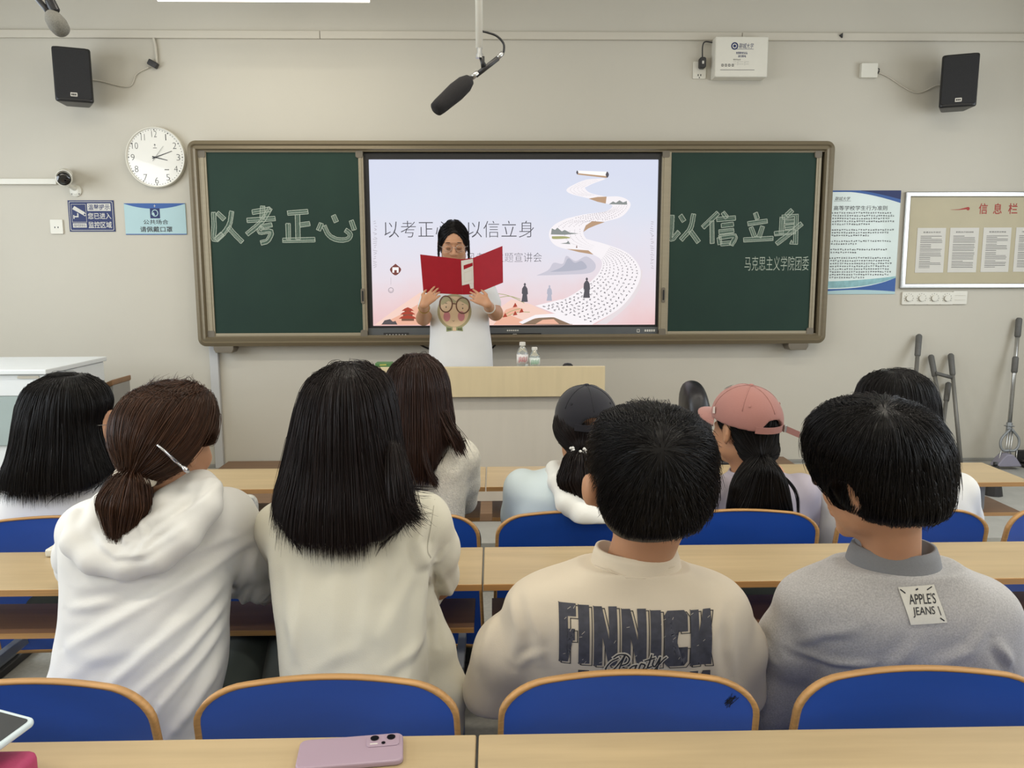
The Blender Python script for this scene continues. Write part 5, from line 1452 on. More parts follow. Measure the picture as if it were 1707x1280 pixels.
def project_print(shapes, bvh, name, mats, parent, off=.0012, Y0=0.0, direction=(0, 1, 0), maxedge=.012, label=None):
    """shapes: [(verts (x,z), faces, material index, lift)] laid onto a cloth surface along a direction"""
    bm = bmesh.new()
    for vs, fs, mi, lift in shapes:
        b2 = bmesh.new(); vv = [b2.verts.new((float(x), lift, float(z))) for x, z in vs]
        for f in fs:
            try: b2.faces.new([vv[i] for i in f]).material_index = mi
            except ValueError: pass
        bmesh.ops.triangulate(b2, faces=b2.faces)
        for _ in range(6):
            es = [e for e in b2.edges if e.calc_length() > maxedge]
            if not es: break
            bmesh.ops.subdivide_edges(b2, edges=es, cuts=1); bmesh.ops.triangulate(b2, faces=b2.faces)
        tmp = bpy.data.meshes.new('t'); b2.to_mesh(tmp); b2.free(); bm.from_mesh(tmp); bpy.data.meshes.remove(tmp)
    D = Vector(direction).normalized(); bad = []
    for v in bm.verts:
        o = Vector((v.co.x, Y0, v.co.z)); hit = bvh.ray_cast(o, D)
        if hit[0] is None: bad.append(v); continue
        v.co = hit[0] - D * (off + v.co.y)
    bmesh.ops.delete(bm, geom=bad, context='VERTS')
    root = Vector(ORIGIN[parent.name])
    bmesh.ops.translate(bm, verts=bm.verts, vec=-root)
    me = bpy.data.meshes.new(name); bm.to_mesh(me); bm.free()
    for m in mats: me.materials.append(m)
    return link(name, me, parent, root, True, 0, label)

def seated_legs(F, X, Y, spread=.1, r=1.0, dx=0.0):
    """hips at X, Y on the seat, thighs under the desk, feet on the floor"""
    for q in (-1, 1):
        hip = (X + q * .085, Y, .515); kn = (X + q * spread + dx, Y + .40, .525); an = (X + q * spread + dx, Y + .36, .10)
        F.cone(hip, kn, .085 * r, .062 * r, .03).cone(kn, an, .062 * r, .045 * r, .02)
        F.cone(an, (an[0], an[1] + .02, .06), .042, .035, .02)
def shoes(parent, X, Y, spread=.1, m=None, dx=0.0):
    for q in (-1, 1):
        x = X + q * spread + dx
        F = Field((x - .07, Y + .25, -.01), (x + .07, Y + .60, .14), .008)
        F.cone((x, Y + .33, .035), (x, Y + .50, .03), .037, .04, .0).cone((x, Y + .34, .06), (x, Y + .40, .06), .045, .035, .02).cut((0, 0, .002), (0, 0, -1))
        V, Q = F.mesh(1); V[:, 2] = np.maximum(V[:, 2], .001); quick_mesh('shoe', V, Q, m, parent)

def sec(py, xl, xr, Y, b, zoff=0.0):
    """one torso section from its two outline points in the photograph and its depth"""
    l, r = at(xl, py, Y), at(xr, py, Y)
    return ((l[2] + r[2]) / 2 + zoff, (l[0] + r[0]) / 2, Y, abs(r[0] - l[0]) / 2, b)
def PX(lst, Y): return [(at(a, b, Y)[0], at(a, b, Y)[2]) for a, b in lst]
M['skin'] = mat('skin', 'b98a6a', .5, spec=.4, var=.04, vscale=(18, 18, 18), sss=.12)
M['lips'] = mat('lips', '9c5a50', .45, var=.04, vscale=(60, 60, 60))
BLACK_HAIR = hair_mat('black_hair', '131010', .5)
DARKBROWN_HAIR = hair_mat('dark_brown_hair', '1b1312', .55)
BROWN_HAIR = hair_mat('brown_hair', '3e281c', .6)
def cloth(name, c, rough=.85, bump=.25, sc=420, var=.03, vs=14, color2=None):
    return mat(name, c, rough, var=var, vscale=(vs, vs, vs), bump=bump, bscale=(sc, sc, sc), bdist=.001, sheen=.15, color2=color2)
M['trousers'] = cloth('dark_trousers', '2c3230')
M['shoe'] = mat('shoe_dark', '2a2a2c', .5, var=.1)
# ------------------------------------------------------------------ people
def person(label, X, Y, z=0.0):
    t = thing('person', label, 'person', (X, Y, z))
    return t

def finish_body(F, t, lipsT=None, s=1.0):
    V, Q = F.mesh(2)
    mats, mi = [M['skin']], None
    if lipsT is not None:
        c = V[Q].mean(1); mi = np.zeros(len(Q), int)
        R, C = lipsT
        q = (c - C) @ R / s
        mi[(np.abs(q[:, 0]) < .024 - np.abs(q[:, 2] + .0695) * 1.0) & (np.abs(q[:, 2] + .0695) < .0115) & (q[:, 1] > .07)] = 1
        mats = [M['skin'], M['lips']]
    return quick_mesh('body', V, Q, mats, t, mi=mi)

def glasses(T, t, m, r=.024, th=.0011):
    g = MB()
    rim = []
    for q in (-1, 1):
        c = [T(q * .034 + r * math.cos(a), .106 - .006 * abs(math.cos(a)), .0 + r * .86 * math.sin(a)) for a in np.linspace(0, 2 * math.pi, 25)]
        g.tube(c, th, 6, cap=False)
        g.tube([T(q * (.034 + r), .100, .004), T(q * .075, .08, .006), T(q * .083, .01, .006), T(q * .082, -.015, -.008)], th, 6)
    g.tube(spline([T(-.010, .107, .004), T(0, .111, .007), T(.010, .107, .004)], 4), th, 6)
    o = g.build('glasses', m, t, smooth=True)
    for q in (-1, 1):
        MB().add([T(q * .034 + r * .97 * math.cos(a), .105 - .006 * abs(math.cos(a)), r * .84 * math.sin(a)) for a in np.linspace(0, 2 * math.pi, 24, endpoint=False)], [tuple(range(24))]).build('lens', M['lens'], o)
    return o
M['lens'] = mat('spectacle_lens', 'ffffff', .03, trans=1.0)
M['wire'] = mat('thin_metal_wire', '6d6a66', .3, metal=.8, var=.05)

def collar(t, pts, r, m, flat=1.0, name='collar'):
    P = spline(list(pts) + [pts[0]], 6)
    return MB().tube(P, r, 10, flat=flat).build(name, m, t, smooth=True)

def ring_pts(c, a, b, tilt=0.0, n=14, roll=0.0):
    return [np.array(c) + np.array([a * math.cos(x), b * math.sin(x), tilt * math.sin(x) + roll * math.cos(x)]) for x in np.linspace(0, 2 * math.pi, n, endpoint=False)]

def collar_line(bv, c, a, b, n=40, lift=.0, z0=1.6):
    """the neckline: a loop round the neck lying on the shoulders of the shirt"""
    pts = []
    for x in np.linspace(0, 2 * math.pi, n, endpoint=False):
        px, py = c[0] + a * math.cos(x), c[1] + b * math.sin(x)
        h = bv.ray_cast(Vector((px, py, z0)), Vector((0, 0, -1)))
        pts.append([px, py, h[0][2] if h[0] is not None else np.nan])
    P = np.array(pts); ok = ~np.isnan(P[:, 2]); P[~ok, 2] = P[ok, 2].mean() if ok.any() else c[2]
    z = P[:, 2]
    for _ in range(4): z = .25 * np.roll(z, 1) + .5 * z + .25 * np.roll(z, -1)
    P[:, 2] = z + lift
    return P

def band_collar(t, P, h, k, m, name='collar'):
    c = P.mean(0); n = len(P)
    rings = [P + (0, 0, -.006), c + (P - c) * ((1 + k) / 2, (1 + k) / 2, 1) + (0, 0, h * .55), c + (P - c) * (k, k, 1) + (0, 0, h), c + (P - c) * (k * .93, k * .93, 1) + (0, 0, h), c + (P - c) * (k * .93, k * .93, 1) + (0, 0, 0)]
    return MB().add(np.vstack(rings), [(q * n + i, q * n + (i + 1) % n, (q + 1) * n + (i + 1) % n, (q + 1) * n + i) for q in range(4) for i in range(n)]).build(name, m, t, smooth=True)

def hair_roots(V, N, n, cond):
    m = np.argwhere(cond(V, N)).ravel()
    return V[rng.choice(m, n, replace=len(m) < n)]

def down(p): return np.tile(GRAV, (len(p), 1))
def to_point(c):
    c = np.array(c); return lambda p: c - p
def from_point(c, g=0.25):
    c = np.array(c)
    return lambda p: (p - c) / (np.linalg.norm(p - c, axis=1)[:, None] + 1e-6) + g * GRAV

def hair_volume(secs, h, T, s, cuts, margin=.03, p=2.2, extra=None, blur=1):
    S_ = np.array(secs)
    lo = [(S_[:, 1] - S_[:, 3]).min() - margin, (S_[:, 2] - S_[:, 4]).min() - margin, S_[:, 0].min() - margin]
    hi = [(S_[:, 1] + S_[:, 3]).max() + margin, (S_[:, 2] + S_[:, 4]).max() + margin, S_[:, 0].max() + margin]
    F = Field(lo, hi, h); F.loft(secs, 0, p)
    if extra: extra(F)
    for c, r in cuts: F.ell(T(*c), np.array(r) * s, T.R, .006, True)
    return F.blur(blur)

class HeadT:
    def __init__(s, C, R, k): s.C, s.R, s.k = np.array(C), R, k
    def __call__(s, x, y, z): return s.C + s.R @ (s.k * np.array([x, y, z]))

FACE_CUT = ((0, .125, -.055), (.072, .085, .085))
EAR_CUTS = [((-.088, .010, -.012), (.026, .028, .040)), ((.088, .010, -.012), (.026, .028, .040))]

def arm(F, sh, el, wr, r=(.055, .045, .032), k=.03):
    F.cone(sh, el, r[0], r[1], k).cone(el, wr, r[1], r[2], .02)

def desk_hand(F, wr, d, side):
    add_hand(F, wr, d, (0, 0, -1), side, .35)

# ---- the student in the beige shirt with the big dark print (third of the middle row)
def student_printed():
    Y = 1.52; s = 1.13
    C = at(1086, 806, Y); R = head_frame(.12, -.04); T = HeadT(C, R, s)
    sh = at(1060, 1000, 1.56)
    t = person('person with short black hair in a beige shirt with big dark lettering, seen from behind', sh[0], 1.58)
    torso = [sec(1228, 870, 1245, 1.60, .125, -.05), sec(1160, 864, 1243, 1.59, .125), sec(1100, 862, 1240, 1.58, .125), sec(1040, 852, 1241, 1.565, .122), sec(1008, 842, 1246, 1.558, .115), sec(985, 852, 1238, 1.555, .105), sec(967, 876, 1216, 1.55, .09), sec(952, 918, 1184, 1.545, .078), sec(938, 975, 1138, 1.54, .068)]
    Ls, Le, Lw = at(905, 1050, 1.575), at(824, 1145, 1.66), at(1000, 1020, 1.90)
    Rs, Re, Rw = at(1190, 1045, 1.575), at(1226, 1140, 1.66), at(1095, 1020, 1.90)
    Lw[2] = Rw[2] = .785
    F = Field((sh[0] - .36, 1.25, .0), (sh[0] + .36, 2.2, C[2] + .2), .0065)
    add_head(F, C, R, s, True)
    for q in (-1, 1): F.cone(T(q * .014, -.022, -.05), at(1060, 945, 1.555) + (q * .016, 0, 0), .050, .048, .02)
    F.loft([(z, x, y, a * .88, b * .86) for z, x, y, a, b in torso[:-2]], .012)
    F.ell(at(981, 815, 1.545), (.013, .020, .034), rot_z(.3), .004).ell(at(1003, 818, 1.555), (.030, .024, .036), None, .015)
    for S_, E_, W_2, q in ((Ls, Le, Lw, 1), (Rs, Re, Rw, -1)):
        arm(F, S_, E_, W_2); desk_hand(F, W_2, (q * .9, .35, -.03), (0, -1, 0))
    seated_legs(F, sh[0], 1.60)
    finish_body(F, t)
    # shirt
    m = cloth('beige_cotton', 'd0c3ae', var=.015)
    F = Field((sh[0] - .40, 1.36, .44), (sh[0] + .40, 1.86, at(1057, 925, 1.5)[2]), .0055)
    F.loft(torso, 0, 2.5)
    F.chain([at(898, 1045, 1.57), at(850, 1085, 1.60), at(822, 1150, 1.63)], [.076, .074, .068], .03)
    F.chain([at(1196, 1040, 1.57), at(1220, 1080, 1.59), at(1229, 1150, 1.63)], [.070, .066, .062], .03)
    a_ = at(815, 1165, 1.63); F.ell(a_ + (0, .01, -.065), (.11, .11, .055), None, .004, True)
    F.loft([(.44, sh[0], 1.61, .185, .13), (.60, sh[0], 1.60, .19, .128)], .02)
    Yb = 1.46
    folds = [(PX([(855, 1000), (868, 1060), (862, 1120)], Yb), .012, .007), (PX([(880, 1000), (900, 1060), (905, 1110)], Yb), .012, .005), (PX([(830, 1050), (815, 1100), (800, 1150)], Yb), .012, .005),
             (PX([(1205, 1010), (1190, 1060), (1195, 1120)], Yb), .014, .005), (PX([(1228, 1040), (1225, 1090), (1232, 1130)], Yb), .012, .005), (PX([(905, 1090), (880, 1110), (868, 1130)], Yb), .009, .004), (PX([(845, 1015), (825, 1080), (790, 1140)], Yb), .011, .004)]
    o, V, Q = cloth_object('shirt', F, m, t, folds, [(14, .0035, 3, (1, 1, .5)), (40, .0008, 34, (1, 1, .7))])
    bv = bvh_of(V, Q)
    MB().tube([bv.ray_cast(Vector((at(x, y, 1.5)[0], 1.2, at(x, y, 1.5)[2])), Vector((0, 1, 0)))[0] or Vector(at(x, y, 1.49)) for x, y in ((990, 941), (1010, 949), (1040, 954), (1070, 955), (1100, 951), (1125, 944))], .0012, 6).build('collar_seam', m, o, smooth=True)
    band_collar(t, collar_line(bv, at(1060, 940, 1.548), .092, .076, lift=.004), .028, .90, m)
    # print
    dk, lt = mat('print_charcoal', '46464e', .8, var=.25, vscale=(70, 70, 70)), mat('print_white', 'cfc6b6', .8, var=.02)
    ln = mat('print_line', '2a2a2e', .8, var=.05)
    LET = {'F': [(0, 0), (.52, 0), (.52, .40), (.92, .40), (.92, .60), (.52, .60), (.52, .80), (1, .80), (1, 1), (0, 1)], 'I': [(0, 0), (1, 0), (1, 1), (0, 1)],
           'N': [(0, 0), (.36, 0), (.36, .52), (.64, 0), (1, 0), (1, 1), (.64, 1), (.64, .48), (.36, 1), (0, 1)],
           'C': [(0, .08), (.14, 0), (.86, 0), (1, .08), (1, .36), (.60, .36), (.60, .17), (.42, .17), (.42, .83), (.60, .83), (.60, .64), (1, .64), (1, .92), (.86, 1), (.14, 1), (0, .92)],
           'K': [(0, 0), (.40, 0), (.40, .36), (.62, 0), (1, 0), (.72, .52), (.98, 1), (.62, 1), (.40, .62), (.40, 1), (0, 1)]}
    z7 = lambda x, y: tuple(at(760 + x / 2.783, 820 + y / 2.783, 1.455)[[0, 2]])
    shapes = []
    def poly(pts, mi, lift): shapes.append((pts, [tuple(range(len(pts)))], mi, lift))
    def line(pts, w, mi, lift, closed=True):
        q = list(pts) + ([pts[0]] if closed else [])
        for a, b in zip(q[:-1], q[1:]):
            a, b = np.array(a), np.array(b); u = b - a; L = np.linalg.norm(u) + 1e-9; nn = np.array([-u[1], u[0]]) / L * w / 2; e = u / L * w / 2
            shapes.append(([a - e + nn, b + e + nn, b + e - nn, a - e - nn], [(0, 1, 2, 3)], mi, lift))
    for ch, x0, x1, yt, yb in (('F', 478, 556, 520, 786), ('I', 567, 617, 524, 790), ('N', 637, 745, 528, 797), ('N', 765, 880, 538, 800), ('I', 899, 949, 545, 804), ('C', 964, 1074, 548, 806), ('K', 1088, 1190, 550, 808)):
        P = [(x0 + u * (x1 - x0), yb - v * (yb - yt)) for u, v in LET[ch]]
        poly([z7(*p) for p in P], 0, .0006)
        line([z7(x + 12, y + 9) for x, y in P], .0016, 2, .0001)
        for a, b in ((0, 0), (len(P) - 1, len(P) - 1)): line([z7(*P[a]), z7(P[a][0] + 12, P[a][1] + 9)], .0014, 2, .0001, False)
        # the second line of lettering, its tops just showing above the seat
        if ch != 'F': poly([z7(x, 980 - (980 - y) * .55 + 95) for x, y in P], 0, .0003)
    for k in range(26):
        a = np.array([rng.uniform(480, 1185), rng.uniform(535, 790)]); d_ = np.array([rng.uniform(4, 16), -rng.uniform(2, 14)])
        line([z7(*a), z7(*(a + d_))], .0007, 1, .0010, False)
    z8 = lambda q: tuple(at(860 + q[0] / 3.88, 980 + q[1] / 3.88, 1.455)[[0, 2]])
    SCRIPT = [[(655, 436), (610, 462), (578, 508), (590, 532), (630, 512), (675, 455), (700, 412)], [(702, 412), (682, 460), (660, 520), (645, 545)], [(628, 432), (660, 412), (705, 414), (728, 440), (715, 472), (682, 486)],
              [(776, 486), (748, 494), (726, 520), (736, 542), (760, 520), (774, 488), (766, 524), (788, 526)], [(786, 526), (802, 482), (814, 478), (830, 488), (818, 516), (840, 512)], [(872, 418), (858, 470), (848, 504), (872, 498)], [(830, 458), (892, 438)],
              [(888, 452), (880, 486), (898, 494), (928, 436), (916, 490), (898, 546), (880, 552), (892, 522), (944, 458), (966, 438)]]
    for w_, mi, lift in ((.0075, 1, .0014), (.0028, 2, .0022)):
        for pl in SCRIPT:
            q_ = [z8(a) for a in spline(pl, 5)]
            for a, b in zip(q_[:-1], q_[1:]): line([a, b], w_, mi, lift, False)
    project_print(shapes, bv, 'print', [dk, lt, ln], o, .0009, 1.0, label='dark distressed block lettering')
    # hair
    secs = [sec(676, 1062, 1102, Y, .03), sec(681, 1036, 1134, Y, .07), sec(695, 1005, 1160, Y, .105), sec(716, 993, 1177, Y, .124), sec(746, 986, 1187, Y, .134), sec(782, 984, 1189, Y, .134), sec(815, 987, 1188, Y, .128), sec(845, 995, 1180, Y - .01, .112), sec(870, 1005, 1163, Y - .02, .095), sec(884, 1014, 1143, Y - .025, .078), sec(892, 1030, 1116, Y - .03, .05)]
    F = hair_volume(secs, .006, T, s, [FACE_CUT] + EAR_CUTS)
    V, Q = F.mesh(2); N = vnormals(V, Q)
    wh = at(1105, 752, Y - .135)
    r0 = hair_roots(V, N, 13000, lambda v, n: (n[:, 1] < .9))
    off = rng.normal(.000, .004, len(r0))
    pa = grow(F, r0, from_point(wh, .35), 12, .0055, off, None, .22, .010)
    bx_ = np.array([at(x, 890, Y)[0] for x in (985, 1000, 1030, 1110, 1150, 1175)]); bz_ = np.array([at(1080, y, Y - .1)[2] for y in (842, 882, 902, 904, 896, 870)])
    cut = cut_below(pa, rng.integers(6, 12, len(r0)), lambda p: np.interp(p[:, :, 0], bx_, bz_) + .004)
    eq = (pa - at(981, 815, 1.53)) / np.array([.026, .05, .040]); ein = ((eq ** 2).sum(2) < 1); cut = np.minimum(cut, np.where(ein.any(1), ein.argmax(1) - 1, 99))
    sm = strand_mesh(pa, rng.uniform(.0004, .0008, len(r0)), cut)
    r1 = hair_roots(V, N, 260, lambda v, n: (n[:, 2] > .2))
    p1 = grow(F, r1, from_point(wh, .1), 9, .005, rng.normal(.001, .003, 260), None, .3, .014)
    s1 = strand_mesh(p1, rng.uniform(.0004, .0007, 260), None)
    hair_object('hair', (V - N * .0025, Q), [sm, s1], BLACK_HAIR, t)
    _trousers(t, sh[0], 1.60); shoes(t, sh[0], 1.60, m=M['shoe'])

def _trousers(t, X, Y, m=None, spread=.1, dx=0.0, r=1.12):
    F = Field((X - .26 + min(dx, 0), Y - .16, .06), (X + .26 + max(dx, 0), Y + .56, .64), .011)
    F.ell((X, Y, .52), (.17, .13, .09), None, .0)
    for q in (-1, 1):
        kn = (X + q * spread + dx, Y + .40, .525); an = (kn[0], Y + .36, .12)
        F.cone((X + q * .085, Y, .52), kn, .092 * r, .072 * r, .03).cone(kn, an, .072 * r, .058 * r, .02)
    V, Q = F.mesh(2); quick_mesh('trousers', V, Q, m or M['trousers'], t)

# ---- the student in the grey shirt with a white patch
def student_grey():
    Y = 1.53; s = 1.12
    C = at(1468, 800, Y); R = head_frame(.55, -.06); T = HeadT(C, R, s)
    sh = at(1500, 1000, 1.57)
    t = person('person with thick black hair in a grey shirt with a white patch on the back', sh[0], 1.58)
    torso = [sec(1228, 1345, 1690, 1.61, .125, -.05), sec(1160, 1340, 1694, 1.60, .125), sec(1100, 1336, 1696, 1.585, .125), sec(1050, 1326, 1690, 1.575, .122), sec(1010, 1302, 1684, 1.565, .116), sec(985, 1306, 1672, 1.56, .108), sec(967, 1322, 1650, 1.555, .096), sec(952, 1356, 1620, 1.55, .086), sec(938, 1402, 1588, 1.545, .078)]
    Ls, Le, Lw = at(1362, 1030, 1.575), at(1305, 1165, 1.67), at(1430, 1020, 1.90)
    Rs, Re, Rw = at(1625, 1030, 1.575), at(1675, 1150, 1.67), at(1540, 1020, 1.90)
    Lw[2] = Rw[2] = .785
    F = Field((sh[0] - .36, 1.25, .0), (sh[0] + .36, 2.2, C[2] + .2), .0065)
    add_head(F, C, R, s, True)
    F.cone(T(0, -.02, -.05), at(1486, 945, 1.555), .055, .055, .02)
    F.loft([(z, x, y, a * .88, b * .86) for z, x, y, a, b in torso[:-2]], .012)
    for S_, E_, W_2, q in ((Ls, Le, Lw, 1), (Rs, Re, Rw, -1)):
        arm(F, S_, E_, W_2); desk_hand(F, W_2, (q * .9, .35, -.03), (0, -1, 0))
    seated_legs(F, sh[0], 1.61)
    finish_body(F, t)
    m = cloth('grey_marl_knit', 'b0adab', .95, .5, 300, .20, 300, None); rib = cloth('grey_rib', '77787b', .9, .5, 500, .04, 200)
    F = Field((sh[0] - .40, 1.36, .44), (sh[0] + .40, 1.90, at(1480, 920, 1.5)[2]), .0055)
    F.loft(torso, 0, 2.5)
    F.chain([at(1352, 1020, 1.57), at(1318, 1070, 1.61), at(1296, 1130, 1.65), at(1288, 1185, 1.67)], [.072, .070, .062, .058], .03)
    F.chain([at(1634, 1020, 1.57), at(1662, 1060, 1.61), at(1672, 1150, 1.66)], [.072, .068, .062], .035)
    F.loft([(.44, sh[0], 1.62, .185, .13), (.60, sh[0], 1.61, .19, .128)], .02)
    Yb = 1.47
    folds = [(PX([(1320, 990), (1305, 1030), (1300, 1090), (1318, 1130)], Yb), .009, -.006), (PX([(1342, 1105), (1400, 1112), (1450, 1105)], Yb), .010, .007), (PX([(1340, 1095), (1375, 1060), (1420, 1045)], Yb), .013, .005), (PX([(1660, 1070), (1680, 1095), (1690, 1110)], Yb), .011, .008),
             (PX([(1640, 1040), (1610, 1080), (1560, 1100)], Yb), .014, .004), (PX([(1300, 1120), (1285, 1150), (1290, 1180)], Yb), .010, .005), (PX([(1520, 1060), (1500, 1090), (1480, 1110)], Yb), .016, .004)]
    o, V, Q = cloth_object('shirt', F, m, t, folds, [(14, .003, 5, (1, 1, .5)), (44, .0009, 33, (1, 1, 1))])
    bv = bvh_of(V, Q)
    band_collar(t, collar_line(bv, at(1488, 940, 1.555), .094, .084), .036, .86, rib)
    pt = lambda x, y: tuple(at(x, y, 1.455)[[0, 2]])
    wh, bk = mat('patch_white', 'd6d3c8', .8, var=.03, vscale=(200, 200, 200)), mat('patch_black', '26262a', .8, var=.05)
    shapes = [([pt(1500, 981), pt(1561, 977), pt(1577, 1036), pt(1515, 1039)], [(0, 1, 2, 3)], 0, .0010)]
    for x0, y0, x1, y1, w in ((1503, 984, 1511, 990, .0022), (1548, 985, 1557, 980, .0022), (1565, 1028, 1572, 1033, .0022), (1563, 1010, 1567, 1024, .0015), (1529, 985, 1533, 983, .003)):
        a, b = np.array(pt(x0, y0)), np.array(pt(x1, y1)); u = (b - a) / np.linalg.norm(b - a); nn = np.array([-u[1], u[0]]) * w / 2
        shapes.append(([a + nn, b + nn, b - nn, a - nn], [(0, 1, 2, 3)], 1, .0016))
    for s_, x0, x1, y0, y1 in (("APPLE'S", 1516, 1561, 991, 1007), ('JEANS', 1520, 1557, 1011, 1027)):
        vs, fs = text_mesh(s_, .004, 0, -.06); lo, hi = vs.min(0), vs.max(0)
        shapes.append(([pt(x0 + (x1 - x0) * (p[0] - lo[0]) / (hi[0] - lo[0]), y1 - (y1 - y0) * (p[1] - lo[1]) / (hi[1] - lo[1]) - 1.5 * (p[0] - lo[0]) / (hi[0] - lo[0])) for p in vs], fs, 1, .0018))
    project_print(shapes, bv, 'patch', [wh, bk], o, .0012, 1.0, label='white cloth patch with black lettering')
    secs = [sec(663, 1440, 1482, Y, .03), sec(669, 1405, 1516, Y, .07), sec(685, 1379, 1540, Y, .105), sec(710, 1358, 1558, Y, .125), sec(740, 1351, 1568, Y, .134), sec(770, 1354, 1572, Y, .132), sec(800, 1366, 1572, Y - .005, .125), sec(830, 1388, 1569, Y - .012, .112), sec(850, 1402, 1560, Y - .02, .095), sec(860, 1424, 1542, Y - .022, .074), sec(866, 1446, 1518, Y - .026, .05)]
    F = hair_volume(secs, .006, T, s, [((0, .135, -.062), (.085, .085, .080)), ((-.090, .000, -.014), (.036, .030, .046)), ((.088, .02, -.02), (.026, .03, .04)), ((-.05, .09, -.06), (.05, .06, .05))])
    V, Q = F.mesh(2); N = vnormals(V, Q)
    bx_ = np.array([at(x, 860, Y)[0] for x in (1360, 1395, 1425, 1450, 1520, 1550, 1580)]); bz_ = np.array([at(1480, y, Y - .09)[2] for y in (850, 868, 874, 878, 876, 862, 845)])
    wh_ = at(1475, 690, Y - .07)
    r0 = hair_roots(V, N, 12000, lambda v, n: n[:, 1] < .95)
    pa = grow(F, r0, from_point(wh_, .6), 15, .006, rng.normal(.000, .004, len(r0)), None, .16, .006)
    sm = strand_mesh(pa, rng.uniform(.0004, .0008, len(r0)), clip_cut(pa, cut_below(pa, rng.integers(8, 15, len(r0)), lambda p: np.interp(p[:, :, 0], bx_, bz_)), T, [((-.094, .000, -.016), (.036, .032, .044))], s))
    r1 = hair_roots(V, N, 300, lambda v, n: (v[:, 2] < at(0, 835, Y)[2]) & (v[:, 0] > at(1535, 800, Y)[0]))
    p1 = grow(F, r1, lambda p: np.tile([.35, -.1, -1.0], (len(p), 1)), 9, .005, rng.normal(.002, .003, 300), None, .3, .016)
    hair_object('hair', (V - N * .0025, Q), [sm, strand_mesh(p1, rng.uniform(.0005, .0009, 300))], BLACK_HAIR, t)
    glasses(T, t, M['wire'])
    _trousers(t, sh[0], 1.61); shoes(t, sh[0], 1.61, m=M['shoe'])

